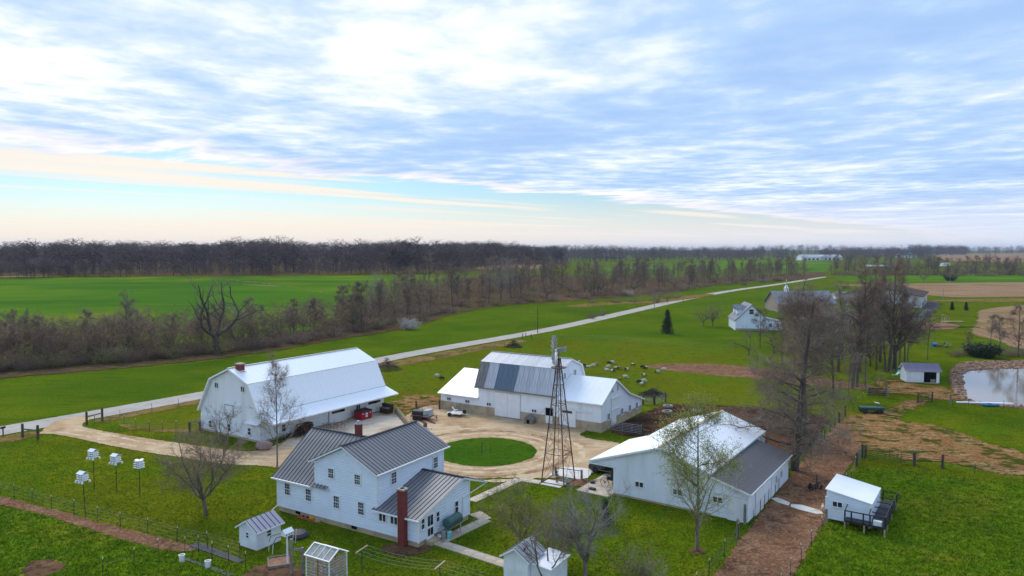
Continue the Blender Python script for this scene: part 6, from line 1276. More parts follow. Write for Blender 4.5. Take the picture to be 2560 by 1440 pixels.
PR['slim'] = tree_meshes(6, 14, 'bark_grey', 'twig_grey', trunk=.3, spread=0.33, nb=17, ang=(.55, 1.05), up=0.035, wig=0.2, r0=.17, sub=(7, 6, 4), twigs=3, tw=.55)
PR['slim2'] = tree_meshes(7, 13, 'bark_dark', 'twig_red', trunk=.22, spread=0.35, nb=18, ang=(.55, 1.1), up=0.03, wig=0.2, r0=.18, sub=(7, 6, 4), twigs=3, tw=.55)
PR['round'] = tree_meshes(8, 10, 'bark_grey', 'twig_olive', trunk=.2, leader=False, forks=7, ang=(.62, 1.05), up=0.03, wig=0.19, r0=.22, sub=(8, 7, 4), lr=(.55, .55, .5), twigs=3, tw=.6)
PR['vase'] = tree_meshes(9, 11, 'bark_dark', 'twig_red', trunk=.18, leader=False, forks=6, ang=(.6, 1.05), up=0.03, wig=0.2, r0=.2, sub=(8, 7, 4), lr=(.55, .55, .5), twigs=3, tw=.55)
PR['gnarl'] = tree_meshes(10, 18, 'bark_dark', 'twig_grey', trunk=0.22, leader=False, forks=4, ang=(.5, 1.0), up=0.09, wig=0.2, r0=0.6, sub=(8, 7, 5), lr=(.55, .5, .45), twigs=3, tw=.3, lean=-0.1)
PR['apple'] = tree_meshes(12, 7.6, 'bark_grey', 'twig_warm', trunk=.22, leader=False, forks=7, ang=(.78, 1.0), up=.09, wig=.14, r0=.19, sub=(9, 9, 6), lr=(.6, .55, .5), twigs=4, tw=.7, lean=-.12)
PR['young'] = tree_meshes(13, 12, 'bark_light', 'twig_warm', trunk=.2, spread=.36, nb=20, ang=(.6, 1.0), up=.13, wig=.11, r0=.13, sub=(6, 6, 4), twigs=2, tw=.6, thick=.8)
PR['budding'] = tree_meshes(14, 11, 'bark_light', 'twig_olive', 'bud_green', .055, 1, .85, trunk=.16, spread=.48, nb=24, ang=(.75, 1.2), up=.11, wig=.12, r0=.17, sub=(8, 7, 4), twigs=2, tw=.6, thick=.9)
PR['near_olive'] = tree_meshes(15, 6.5, 'bark_grey', 'twig_olive', 'leaf_olive', .045, 1, .8, trunk=.2, leader=False, forks=7, ang=(.58, 1.0), up=.07, wig=.16, r0=.13, sub=(9, 8, 5), lr=(.6, .55, .5), twigs=4, tw=.7)
PR['near_grey'] = tree_meshes(16, 7.5, 'bark_light', 'twig_pale', trunk=.25, leader=False, forks=5, ang=(.58, 1.0), up=.09, wig=.15, r0=.17, sub=(9, 8, 5), lr=(.6, .55, .5), twigs=4, tw=.7)
PR['near_dark'] = tree_meshes(17, 7.0, 'bark_grey', 'twig_grey', trunk=.22, leader=False, forks=4, ang=(.55, .95), up=.08, wig=.16, r0=.15, sub=(8, 7, 5), lr=(.6, .55, .45), twigs=3, tw=.6)
PR['pale'] = tree_meshes(18, 16, 'bark_pale', 'bark_pale', trunk=.3, leader=False, forks=5, ang=(.5, .95), up=.10, wig=.15, r0=.28, sub=(8, 7, 4), twigs=3, tw=.4)
def shrub_mesh(seed, H, twig, buds=None, bs=.1, bn=1, bp=.7, stems=26):
    R = random.Random(seed); P, Q, RA, RB, tw = [], [], [], [], []
    for i in range(stems):
        a = R.uniform(0, 6.28); p = Vector((math.cos(a) * R.uniform(0, .35) * H, math.sin(a) * R.uniform(0, .35) * H, -.05)); d = Vector((math.cos(a) * .5, math.sin(a) * .5, R.uniform(.7, 1.3))).normalized(); L = H * R.uniform(.55, 1.0); n = 5; r = H * .008
        for k in range(n):
            d = (d + Vector((R.gauss(0, .2), R.gauss(0, .2), .05))).normalized(); q = p + d * L / n; P.append(p); Q.append(q); RA.append(r * (1 - k / n * .8)); RB.append(r * (1 - (k + 1) / n * .8))
            for _ in range(6):
                c = (d + Vector((R.gauss(0, .7), R.gauss(0, .7), R.gauss(0, .5)))).normalized(); s = p.lerp(q, R.random()); e = s + c * H * R.uniform(.1, .28); tw.append((s, e, H * .0028)); 
                for _ in range(2):
                    c2 = (c + Vector((R.gauss(0, .6), R.gauss(0, .6), R.gauss(0, .5)))).normalized(); s2 = s.lerp(e, R.uniform(.3, 1)); tw.append((s2, s2 + c2 * H * R.uniform(.06, .14), H * .002))
            p = q
    V1, F1 = tubes(P, Q, RA, RB, 3); V2, F2 = spikes([t[0] for t in tw], [t[1] for t in tw], [t[2] for t in tw]); Vc, Fc, mi = [V1, V2], [F1, F2 + len(V1)], [np.zeros(len(F1) + len(F2), int)]
    if buds:
        rng = np.random.default_rng(seed); C = [t[1] for t in tw if R.random() < bp]; V3, F3 = leaflets(C, bs, rng, bn); Vc.append(V3); Fc.append(F3 + len(V1) + len(V2)); mi.append(np.ones(len(F3), int))
    return npmesh('shrub', np.concatenate(Vc), np.concatenate(Fc), [twig] + ([buds] if buds else []), np.concatenate(mi)), H
SHR = [shrub_mesh(31, 4, 'twig_red'), shrub_mesh(32, 4, 'twig_grey'), shrub_mesh(33, 4, 'twig_red'), shrub_mesh(34, 4, 'twig_olive', 'leaf_olive', .09, 1, .35)]
SHC = shrub_mesh(38, 4, 'twig_olive', 'cream_bud', .05, 2, .6, 9); SHW = shrub_mesh(35, 4, 'twig_grey', 'blossom', .10, 2, .7); SHP = shrub_mesh(36, 4, 'twig_red', 'blossom_pink', .12, 2, .5); SHE = shrub_mesh(37, 4, 'twig_grey', 'needle', .2, 3, 1.0)
def shrub(proto, pos, h, rz, label, group=None, sx=1.2, cat='shrub', name='shrub'):
    o = link(name, proto[0], None, tuple(pos), rz); s = h / proto[1]; o.scale = (s * sx, s * sx, s); return tag(o, label, cat, group)
def conifer(seed, H, m, rbase=.28, dens=1.0):
    R = random.Random(seed); rng = np.random.default_rng(seed); P, Q, C = [], [], []
    n = int(26 * dens)
    for i in range(n):
        z = H * (.08 + .9 * i / n); L = H * rbase * (1 - i / n) * 1.0 + .05
        for k in range(9):
            a = R.uniform(0, 6.28); l = L * R.uniform(.7, 1.1); p = Vector((0, 0, z)); q = Vector((math.cos(a) * l, math.sin(a) * l, z - l * R.uniform(.0, .3))); P.append(p); Q.append(q)
            for s in np.linspace(.2, 1, 7): C.append(p.lerp(q, s))
    V1, F1 = tubes([Vector((0, 0, -.1))], [Vector((0, 0, H * .97))], [H * .02], [.01], 6); V2, F2 = spikes(P, Q, [H * .004] * len(P)); V3, F3 = leaflets(C, H * .022, rng, 3)
    tm = npmesh('trunk', V1, F1, 'bark_dark'); cm = npmesh('crown', np.concatenate([V2, V3]), np.concatenate([F2, F3 + len(V2)]), ['bark_dark', m], np.concatenate([np.zeros(len(F2), int), np.ones(len(F3), int)])); return tm, cm, H
PR['spruce'] = conifer(41, 7, 'needle_brown', .30); PR['fir'] = conifer(42, 2.4, 'needle', .2); PR['arbor'] = conifer(43, 2.6, 'needle', .22)

# single trees, left to right
plant('apple_tree', PR['apple'], 'spreading bare apple tree on the lawn left of the farmhouse', 'tree', G(515, 1287), 8.0, .4, sx=1.05)
plant('young_tree', PR['young'], 'slender bare young tree rising in front of the gambrel barn', 'tree', G(693, 1168), 12.0, 1.1)
plant('fruit_tree', PR['near_dark'], 'small bare fruit tree in front of the gambrel barn end wall', 'tree', G(560, 1140), 6.2, .9)
plant('budding_tree', PR['budding'], 'tall tree with yellow green buds in front of the machine shed', 'tree', G(1742, 1376), 11.4, .2)
plant('leafing_tree', PR['near_olive'], 'olive leafing small tree behind the outhouse', 'tree', G(1302, 1376), 5.4, .5, sx=1.15)
plant('bare_tree', PR['near_grey'], 'pale bare tree on the lawn right of the outhouse', 'tree', G(1462, 1460), 7.6, 2.0, sx=1.15)
plant('bare_tree', PR['near_dark'], 'dark bare tree reaching over the outhouse roof', 'tree', G(1362, 1500), 6.6, 1.0)
plant('leafing_tree', PR['near_olive'], 'small leafing tree between the outhouse and the pale bare tree', 'tree', G(1385, 1420), 4.4, 1.9)
shrub(SHC, G(1640, 1470), 2.6, .3, 'shrub tips with cream blossom at the bottom edge of the picture', sx=.8)
shrub(SHR[1], G(1590, 1440), 2.6, .9, 'thin bare shrub on the lawn left of the cream blossom', sx=1.1)
plant('fir_tree', PR['fir'], 'little dark fir inside a wire guard on the lawn', 'tree', G(1513, 1312), 2.5, 0)
WG = thing('tree_guard', 'green wire guard around the little fir', 'wire guard', G(1518, 1315), 0)
for k in range(6): a = k * 1.047; MB().box(math.cos(a) * .9 - .02, math.cos(a) * .9 + .02, math.sin(a) * .9 - .02, math.sin(a) * .9 + .02, 0, 1.6).build('stake', 't_post', WG)
for z in np.linspace(.15, 1.4, 7): MB().path([(math.cos(k * 1.047) * .9, math.sin(k * 1.047) * .9, z) for k in range(7)], .012, 3).build('wire', 'gate_green', WG)
SPG = thing('sapling', 'staked sapling in the middle of the round lawn', 'sapling', G(1212, 1137), 0)
MB().tube((0, 0, 0), (.05, 0, 2.1), .025, .01).build('stem', 'bark_dark', SPG)
for k in range(7): MB().tube((.02, 0, .9 + k * .16), (.02 + math.cos(k * 2.3) * .3, math.sin(k * 2.3) * .3, 1.25 + k * .16), .01, .004, n=3).build('branch', 'bark_dark', SPG)
for a in (0, 2.1, 4.2): MB().box(math.cos(a) * .75 - .03, math.cos(a) * .75 + .03, math.sin(a) * .75 - .03, math.sin(a) * .75 + .03, 0, 1.5).build('stake', 't_post', SPG)
plant('spruce_tree', PR['spruce'], 'single conical spruce on the lawn by the road', 'tree', G(1668, 834), 7.3, 0)
plant('yard_tree', PR['round'], 'rounded bare tree, the larger of a pair left of the white house', 'tree', G(1781, 815), 8.2, .2, sx=1.1)
plant('yard_tree', PR['round'], 'rounded bare tree, the smaller of a pair left of the white house', 'tree', G(1758, 816), 7.0, 2.2)
plant('old_tree', PR['gnarl'], 'huge gnarled dead looking tree with forking limbs at the creek', 'tree', G(545, 886), 20.5, .2, sx=1.1)
# grove
GRV = [('oak', 1986, 1176, 20.0, 1.7, 'big dark tree with level branches nearest the machine shed'), ('oak2', 2013, 1100, 19, 1.0, 'tall bare tree in the mud yard behind the nearest big one'), ('fan', 2006, 872, 19, .4, 'wide fan shaped bare tree in front of the brick hall'), ('tall2', 2082, 993, 15, .8, 'single straight trunk standing in the small paddock'), ('tall', 2131, 972, 20, .3, 'thickest trunk of the bare grove'), ('tall2', 2142, 968, 18, 1.9, 'slimmer trunk just right of the thickest grove trunk'), ('slim', 2163, 968, 14, 2.6, 'short crooked trunk at the edge of the bare grove'), ('slim', 2120, 998, 9, 1.2, 'small ragged stump like tree before the grove'), ('tall', 2223, 928, 21, 1.4, 'tall bare tree of the clump behind the pond shed'), ('tall2', 2212, 930, 17, .2, 'leaning bare tree left in the clump behind the pond shed'), ('fan', 2236, 925, 17, 2.2, 'spreading bare tree in the middle of the pond shed clump'), ('slim', 2248, 922, 16, .7, 'slender pole tree right in the pond shed clump'), ('slim2', 2262, 905, 14, 1.5, 'bare tree rising directly behind the pond shed'), ('tall2', 2105, 900, 17, 1.1, 'bare tree behind the grove near the parking lot'), ('tall', 2170, 890, 20, .9, 'tall bare tree between parking lot and grove'), ('slim2', 2060, 880, 13, 2.1, 'bare tree left behind the grove by the parking lot'), ('slim2', 1900, 872, 10, .6, 'bare tree in front of the white house gable'), ('vase', 1872, 888, 7, .5, 'low forked tree below the white house'), ('vase', 1935, 885, 9, 1.7, 'bushy bare tree right of the white house'), ('slim2', 1955, 905, 10, 2.4, 'bare tree between white house and the nearest big tree'), ('vase', 2130, 905, 9, 2.7, 'low branching tree behind the grove trunks'), ('slim2', 1985, 935, 11, .3, 'bare tree behind the crown of the nearest big tree'), ('slim', 2030, 940, 13, 1.4, 'straight bare tree left of the paddock trunk'), ('vase', 2055, 915, 10, 2.0, 'bushy tree left behind the single paddock trunk'), ('tall2', 2150, 930, 17, 2.8, 'grey bare tree behind the thickest grove trunk'), ('slim2', 2190, 925, 15, .1, 'reddish bare tree between grove and pond shed clump'), ('tall', 2200, 905, 18, 2.0, 'tall reddish tree left behind the pond shed clump'), ('vase', 2175, 915, 11, .9, 'bushy low tree between the grove and the clump'), ('fan', 2095, 930, 15, 1.7, 'spreading tree behind the single paddock trunk'), ('slim', 2268, 920, 12, .4, 'thin tree touching the left side of the pond shed'), ('slim2', 1975, 865, 12, 1.9, 'bare tree left of the fan shaped one'), ('slim2', 2045, 858, 12, .6, 'bare tree before the right end of the brick hall'), ('vase', 1960, 850, 9, 2.5, 'bushy tree before the left end of the brick hall')]
for k, (pr, x, y, h, rz, lab) in enumerate(GRV): plant('grove_tree', PR[pr], lab, 'tree', G(x, y), h, rz, 'trees of the bare grove', sx=1.25 if pr == 'oak' else 1.0)
for k, (pr, x, y, h, lab) in enumerate((('slim2', 2545, 893, 12, 'bare tree at the right edge beyond the pond'), ('slim', 2476, 866, 8, 'thin bare tree left of the dark evergreen shrub'), ('slim', 2319, 900, 11, 'single pole like tree beside the blue barrel'), ('slim2', 2420, 880, 5, 'small bare tree by the pond hedge'), ('slim', 2500, 885, 9, 'thin bare tree right of the dark evergreen shrub'), ('vase', 2590, 880, 9, 'bushy bare tree partly cut by the right edge'))): plant('pond_tree', PR[pr], lab, 'tree', G(x, y), h, k * 1.3, 'bare trees beyond the pond')
shrub(SHE, G(2455, 893), 3.3, 0, 'large dark evergreen shrub behind the pond', sx=1.35); shrub(SHE, G(2376, 702), 5.0, 1, 'dark evergreen shrub below the far hedgerow', sx=1.2)
for k in range(9): shrub(SHR[k % 3], G(2385 + k * 22, 892 - (k % 3) * 3), 1.9 + (k % 4) * .3, k, 'bare shrub in the low hedge behind the pond', 'hedge behind the pond', sx=1.5)
for k, (x, y) in enumerate(((2380, 775), (2415, 776))): plant('arborvitae', PR['arbor'], ['small dark arborvitae nearer the brown roofed gym', 'small dark arborvitae nearer the brown field'][k], 'tree', G(x, y), 3.6, k, sx=1.2)
# creek trees and thicket
rc_ = random.Random(21)
CREEK = [((-80, 935), (-80, 885)), ((0, 928), (0, 880)), ((200, 912), (200, 868)), ((400, 896), (400, 856)), ((640, 870), (640, 838)), ((860, 838), (860, 795)), ((1000, 815), (990, 745)), ((1150, 772), (1100, 718)), ((1300, 755), (1240, 695)), ((1460, 745), (1400, 692)), ((1600, 733), (1560, 694)), ((1720, 722), (1700, 692)), ((1880, 705), (1860, 688)), ((2020, 696), (2010, 684))]
WHERE = ['at the left edge behind the road field', 'left of the huge gnarled tree', 'behind the gambrel barn', 'beside the white blossom shrub', 'in the middle of the creek wood', 'behind the bend of the road', 'in the far row before the meadow']
def creek_at(t):
    f = t * (len(CREEK) - 1); i = min(int(f), len(CREEK) - 2); u = f - i; lerp = lambda a, b: (a[0] + (b[0] - a[0]) * u, a[1] + (b[1] - a[1]) * u)
    return lerp(CREEK[i][0], CREEK[i + 1][0]), lerp(CREEK[i][1], CREEK[i + 1][1])
KINDS = [('slim', 'slender grey'), ('slim2', 'reddish slim'), ('vase', 'bushy reddish'), ('round', 'rounded olive'), ('tall2', 'tall grey'), ('near_grey', 'small pale')]
for k in range(208):
    t = ((k + rc_.random()) / 208) ** .9; near, far = creek_at(t); w_ = rc_.random() ** 1.2
    p = G(near[0] + (far[0] - near[0]) * w_ + rc_.uniform(-14, 14), near[1] + (far[1] - near[1]) * w_ - 1)
    kk = KINDS[rc_.choices(range(6), (3, 4, 4, 2, 2 if t > .4 else .8, .25))[0]]
    h = (rc_.uniform(6, 11.5) if t < .38 else rc_.uniform(9, 15.5)) * (1.25 if kk[0] == 'tall2' else 1)
    zone = WHERE[min(6, int(t * 7))]
    plant('creek_tree', PR[kk[0]], kk[1] + ' bare tree ' + zone, 'tree', p, h, rc_.uniform(0, 6.28), 'creek trees ' + zone + ', ' + kk[1], sx=rc_.uniform(.8, 1.1))
for k in range(230):
    t = (k + rc_.random()) / 230; near, far = creek_at(t); w_ = rc_.random() ** 2.2
    p = G(near[0] + (far[0] - near[0]) * w_ + rc_.uniform(-12, 12), near[1] + (far[1] - near[1]) * w_ + 3)
    i = rc_.choices(range(4), (5, 2, 4, 1.5))[0]; nm = ['russet', 'grey', 'brown', 'greenish'][i]; zone = WHERE[min(6, int(t * 7))]
    shrub(SHR[i], p, rc_.uniform(2.0, 4.4), rc_.uniform(0, 6.28), nm + ' bare shrub in the thicket ' + zone, 'thicket shrubs ' + zone + ', ' + nm, sx=rc_.uniform(1.3, 1.9))
for k in range(85):
    t = rc_.uniform(.6, 1.0); near, far = creek_at(t); w_ = rc_.uniform(.3, 1.0)
    p = G(near[0] + (far[0] - near[0]) * w_ + rc_.uniform(-14, 14), near[1] + (far[1] - near[1]) * w_ - 1); kk = KINDS[rc_.choice((0, 1, 4, 4, 2))]; zone = WHERE[min(6, int(t * 7))]
    plant('creek_tree', PR[kk[0]], kk[1] + ' bare tree ' + zone, 'tree', p, rc_.uniform(11, 18), rc_.uniform(0, 6.28), 'creek trees ' + zone + ', ' + kk[1], sx=rc_.uniform(.8, 1.1))
shrub(SHW, G(1025, 824), 3.8, .4, 'white blossoming shrub at the edge of the creek wood', sx=1.3); shrub(SHP, G(277, 903), 3.4, .4, 'pale pink blossoming shrub at the left creek edge', sx=1.1); shrub(SHW, G(1570, 738), 3, 1, 'off white blossoming shrub below the far tree row', sx=1.6); shrub(SHP, G(910, 790), 4, 2, 'pink blossoming shrub half hidden in the creek wood', sx=1.3)
plant('pale_tree', PR['pale'], 'whitish sycamore standing above the creek wood', 'tree', G(940, 800), 17, 0); plant('pale_tree', PR['pale'], 'whitish sycamore half buried at the middle of the creek wood', 'tree', G(1265, 700), 15, 1.5)
for k, (x, y, h, s) in enumerate(((1478, 797, 3.2, 1.0), (1505, 790, 3.0, .9), (1640, 756, 7.5, .9), (1540, 757, 2.5, 2.0), (1585, 755, 2.6, 2.2), (1480, 758, 2.2, 1.8), (1665, 748, 3, 1.6), (1690, 745, 3, 1.8), (1860, 714, 4, 1.4))):
    shrub(SHR[k % 3], G(x, y), h, k, ['left of two bare shrubs beside the road', 'right of two bare shrubs beside the road', 'tall russet bush in the ditch by the utility pole', 'low brown shrub in the middle of the road ditch', 'broad brown shrub in the road ditch', 'low shrub at the left end of the road ditch', 'low shrub right of the ditch utility pole', 'broad shrub nearest the road bend', 'small shrub on the road bend bank'][k], sx=s)
# hedgerow trees on the right and single far trees
for k in range(84):
    x = rc_.uniform(2075, 2590); y = rc_.uniform(676, 690); kk = KINDS[rc_.choices(range(5), (2, 3, 4, 3, 3))[0]]
    plant('hedgerow_tree', PR[kk[0]], kk[1] + ' bare tree in the far hedgerow on the right', 'tree', G(x, y), rc_.uniform(9, 19), rc_.uniform(0, 6), 'far hedgerow trees, ' + kk[1], sx=rc_.uniform(1.0, 1.4))
for k in range(60):
    shrub(SHR[k % 3], G(2085 + k * 8.4 + rc_.uniform(-6, 6), rc_.uniform(682, 690)), rc_.uniform(3, 6.5), k, ['russet', 'grey', 'brown'][k % 3] + ' bare shrub in the far hedgerow on the right', 'far hedgerow shrubs, ' + ['russet', 'grey', 'brown'][k % 3], sx=1.8)
for k, (pr, x, y, h, lab) in enumerate((('fan', 2472, 668, 22, 'large rounded bare tree against the far brown field'), ('fan', 2125, 664, 24, 'large bare tree beside the far white building'), ('near_olive', 2150, 672, 16, 'yellow green budding tree near the far white building'), ('fan', 2330, 672, 18, 'broad bare tree below the far blue hill'), ('round', 2310, 704, 8, 'single small tree below the far hedgerow'), ('round', 2385, 703, 9, 'bushy bare tree beside the far evergreen'), ('fan', 2550, 662, 14, 'bare tree at the right edge of the far brown field'))): plant('far_tree', PR[pr], lab, 'tree', G(x, y), h, k, sx=1.15)

# ---------------------------------------------------------------- far woods: one mass of low detail bare trees
def lowtree(seed, n1=34, n2=4, lo=.22, rk=1.0):
    R = random.Random(seed); P, Q, RR = [], [], []
    P.append((0, 0, -.02)); Q.append((R.uniform(-.03, .03), R.uniform(-.03, .03), .92)); RR.append(.012)
    for i in range(n1):
        z = R.uniform(lo, .95); a = R.uniform(0, 6.28); L = .30 * (1.3 - z) * R.uniform(.7, 1.3) + .05; p = (0, 0, z * .9); q = (math.cos(a) * L, math.sin(a) * L, min(1.02, z * .9 + L * R.uniform(.2, 1.2))); P.append(p); Q.append(q); RR.append(.0065)
        for _ in range(n2):
            t = R.uniform(.3, 1); s = tuple(p[k] + (q[k] - p[k]) * t for k in range(3)); b = R.uniform(0, 6.28); l = L * R.uniform(.35, .8); P.append(s); Q.append((s[0] + math.cos(b) * l, s[1] + math.sin(b) * l, min(1.05, s[2] + l * R.uniform(-.1, 1.1)))); RR.append(.0055)
    return spikes(P, Q, [r * rk for r in RR])
LT = [lowtree(50 + k) for k in range(6)]; LT2 = [lowtree(70 + k, 18, 3, .1) for k in range(5)]; LTU = [lowtree(90 + k, 20, 3, .02) for k in range(4)]
def wood(name, label, spots, hfun, protos, seed, mats=('forest_bark',)):
    R = random.Random(seed); Vs, Fs, off = [], [], 0
    for x, y in spots:
        v, f = protos[R.randrange(len(protos))]; h = hfun(R) * (1 + .08 * math.sin(x * .011 + 1) * math.sin(x * .037 + y * .01) + .12 * math.sin(x * .0043 + 2)); a = R.uniform(0, 6.28); c, s = math.cos(a), math.sin(a)
        w = np.empty_like(v); k = h * R.uniform(1.0, 1.35); w[:, 0] = (v[:, 0] * c - v[:, 1] * s) * k + x; w[:, 1] = (v[:, 0] * s + v[:, 1] * c) * k + y; w[:, 2] = v[:, 2] * h + float(gh(x, y)); Vs.append(w); Fs.append(f + off); off += len(v)
    return kind(link(name, npmesh(name, np.concatenate(Vs), np.concatenate(Fs), mats[0])), 'stuff', label)
def scatter(px, n, seed, bias=1.0):
    P = wpoly(px); R = np.random.default_rng(seed); out = []
    a, b = P.min(0), P.max(0)
    while len(out) < n:
        X = R.uniform(a[0], b[0], 4000); Y = a[1] + (b[1] - a[1]) * R.random(4000) ** bias; m_ = poly_sd(P, X, Y) > 0; out += list(zip(X[m_], Y[m_]))
    return out[:n]
R_ = random.Random(77); sp = []
for k in range(820):
    t = (k + R_.random()) / 820; near, far = creek_at(t); w_ = R_.random(); p = G(near[0] + (far[0] - near[0]) * w_ + R_.uniform(-12, 12), near[1] + (far[1] - near[1]) * w_ + 1); sp.append((p.x, p.y))
mat('thicket_twig', (0.235, 0.155, 0.10), (0.15, 0.098, 0.066), .12, 0.95)
LTC = [lowtree(110 + k, 22, 3, .12, .55) for k in range(6)]
wood('creek_thicket', 'tangled brown saplings and brush filling the creek wood', sp, lambda R: R.uniform(4.5, 10.5), LTC, 31, ('thicket_twig',))
wood('far_wood', 'dark leafless wood along the left horizon', scatter([(-500, 690), (0, 692), (300, 690), (640, 689), (960, 687), (1100, 683), (1240, 672), (1400, 662), (1420, 655), (1250, 652), (900, 656), (300, 656), (-500, 656)], 1150, 1), lambda R: R.uniform(20, 25.5), LT, 1)
wood('far_wood', 'brushy understorey of the wood on the left horizon', scatter([(-500, 690), (0, 692), (300, 690), (640, 689), (960, 687), (1100, 683), (1240, 672), (1400, 662), (1420, 657), (1250, 662), (900, 670), (300, 672), (-500, 672)], 800, 11), lambda R: R.uniform(5, 12), LTU, 11)
wood('far_wood', 'thin row of trees before the tan field strip', scatter([(-300, 697), (0, 694), (330, 690), (330, 692), (0, 697)], 60, 8), lambda R: R.uniform(8, 14), LT, 18)
wood('far_wood', 'leafless wood behind the meadow', scatter([(1400, 654), (1700, 652), (2000, 650), (2000, 645), (1700, 645), (1400, 648)], 420, 2), lambda R: R.uniform(24, 34), LT2, 2)
wood('far_wood', 'leafless wood around the far farm buildings', scatter([(2050, 652), (2300, 650), (2340, 645), (2200, 641), (2050, 643)], 260, 3), lambda R: R.uniform(22, 32), LT2, 3)
wood('far_wood', 'blue hazy line of woods on the horizon', scatter([(1380, 640), (1900, 637), (2700, 636), (2700, 633), (1380, 635)], 650, 4), lambda R: R.uniform(30, 44), LT2, 4)
wood('far_wood', 'hazy wooded knoll on the right horizon', scatter([(2270, 639), (2420, 639), (2420, 636), (2270, 636)], 160, 5), lambda R: R.uniform(36, 46), LT2, 5)
wood('far_wood', 'distant scattered trees beyond the end of the wood', scatter([(1420, 650), (1560, 648), (1560, 643), (1420, 644)], 60, 6), lambda R: R.uniform(16, 26), LT2, 6)
# ---------------------------------------------------------------- church corner and far buildings
def house_box(name, label, cat, pos, rz, L, D, e, r, wall, roof, over=.4, wins=(), ridge='x', dorm=0, door=None):
    t = thing(name, label, cat, tuple(pos), rz)
    if ridge == 'x':
        MB().prism([(0, 0), (D, 0), (D, e), (D / 2, r), (0, e)], 'x', 0, L).build('wall', wall, t); k = (r - e) / (D / 2)
        for y0, s in ((-over, 1), (D + over, -1)): MB().slab([(-over, y0, e - over * k + .12), (L + over, y0, e - over * k + .12), (L + over, D / 2, r + .12), (-over, D / 2, r + .12)], .15).build('roof', roof, t)
    else:
        MB().prism([(0, 0), (L, 0), (L, e), (L / 2, r), (0, e)], 'y', 0, D).build('wall', wall, t); k = (r - e) / (L / 2)
        for x0 in (-over, L + over): MB().slab([(x0, -over, e - over * k + .12), (x0, D + over, e - over * k + .12), (L / 2, D + over, r + .12), (L / 2, -over, r + .12)], .15).build('roof', roof, t)
    for x, z, w, h in wins: window(t, x, 0, z, w, h, style='two', trim=.12)
    return t
WH = thing('gable_house', 'white house with grey roof and dormers beside the lone pair of trees', 'house', G(1838, 826), math.radians(-8))
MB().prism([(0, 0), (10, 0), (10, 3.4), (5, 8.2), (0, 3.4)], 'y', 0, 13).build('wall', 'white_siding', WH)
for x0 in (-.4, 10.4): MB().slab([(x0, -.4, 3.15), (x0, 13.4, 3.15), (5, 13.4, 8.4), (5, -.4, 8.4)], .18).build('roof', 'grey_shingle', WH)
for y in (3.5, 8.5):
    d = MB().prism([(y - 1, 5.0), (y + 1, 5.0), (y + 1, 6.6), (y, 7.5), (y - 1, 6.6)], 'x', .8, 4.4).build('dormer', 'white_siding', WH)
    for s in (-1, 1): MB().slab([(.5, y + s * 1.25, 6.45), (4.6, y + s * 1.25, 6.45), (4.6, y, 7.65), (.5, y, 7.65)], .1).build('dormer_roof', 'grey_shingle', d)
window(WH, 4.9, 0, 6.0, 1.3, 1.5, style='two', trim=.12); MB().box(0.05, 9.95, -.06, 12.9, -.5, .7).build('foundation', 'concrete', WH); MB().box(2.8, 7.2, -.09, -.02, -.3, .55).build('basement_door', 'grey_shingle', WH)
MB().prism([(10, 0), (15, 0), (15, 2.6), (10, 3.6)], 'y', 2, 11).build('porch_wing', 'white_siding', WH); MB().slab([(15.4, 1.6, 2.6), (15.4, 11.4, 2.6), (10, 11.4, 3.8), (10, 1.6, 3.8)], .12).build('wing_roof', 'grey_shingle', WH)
for x in (11.2, 13.4): window(WH, x, 2, 1.6, .9, 1.1, style='two', trim=.1)
BH = house_box('brick_hall', 'long brick hall with grey roof and white cupola behind the fan shaped tree', 'building', G(1945, 780), math.radians(3), 24, 13, 3.6, 8.2, 'tan_brick', 'grey_shingle', .6, [(x, 1.9, 1.2, 1.7) for x in (2, 5, 8, 14, 17, 20.5)])
MB().box(10.9, 12.1, -.05, 0, .1, 2.3).build('door', 'trim_white', BH)
cu = MB().box(5.5, 6.9, 5.8, 7.2, 7.6, 9.4).build('cupola', 'trim_white', BH); MB().lathe([(1.1, 9.4), (.8, 9.9), (.4, 10.6), (.2, 10.8), (.06, 13.2)], 8, (6.2, 6.5, 0)).build('spire', 'trim_white', cu)
GY = house_box('gym', 'big pale steel gym with dark brown roof behind the grove', 'building', Vector((153.4, 329, 0)), -.575, 31.6, 43, 5.1, 8.5, 'pale_steel', 'brown_roof', .8, ridge='y')
for y in (4, 12, 20): MB().box(31.62, 31.7, y, y + 1.4, .1, 2.3).build('door', 'brown_roof', GY)
for x in (5, 12, 19, 26): MB().box(x, x + 1.2, -.06, 0, 2.5, 3.6).build('vent', 'trim_white', GY)
ribw(GY, 'pale_steel', '-y', 0, 0, 31.6, 0, lambda s: 5.1 + 3.4 * (1 - abs(s - 15.8) / 15.8) - .05, .9, .06, .05)
house_box('shed', 'low white outbuilding behind the brick hall', 'shed', G(2090, 748), .1, 8, 5, 2.4, 3.6, 'white_steel', 'grey_shingle', .3)
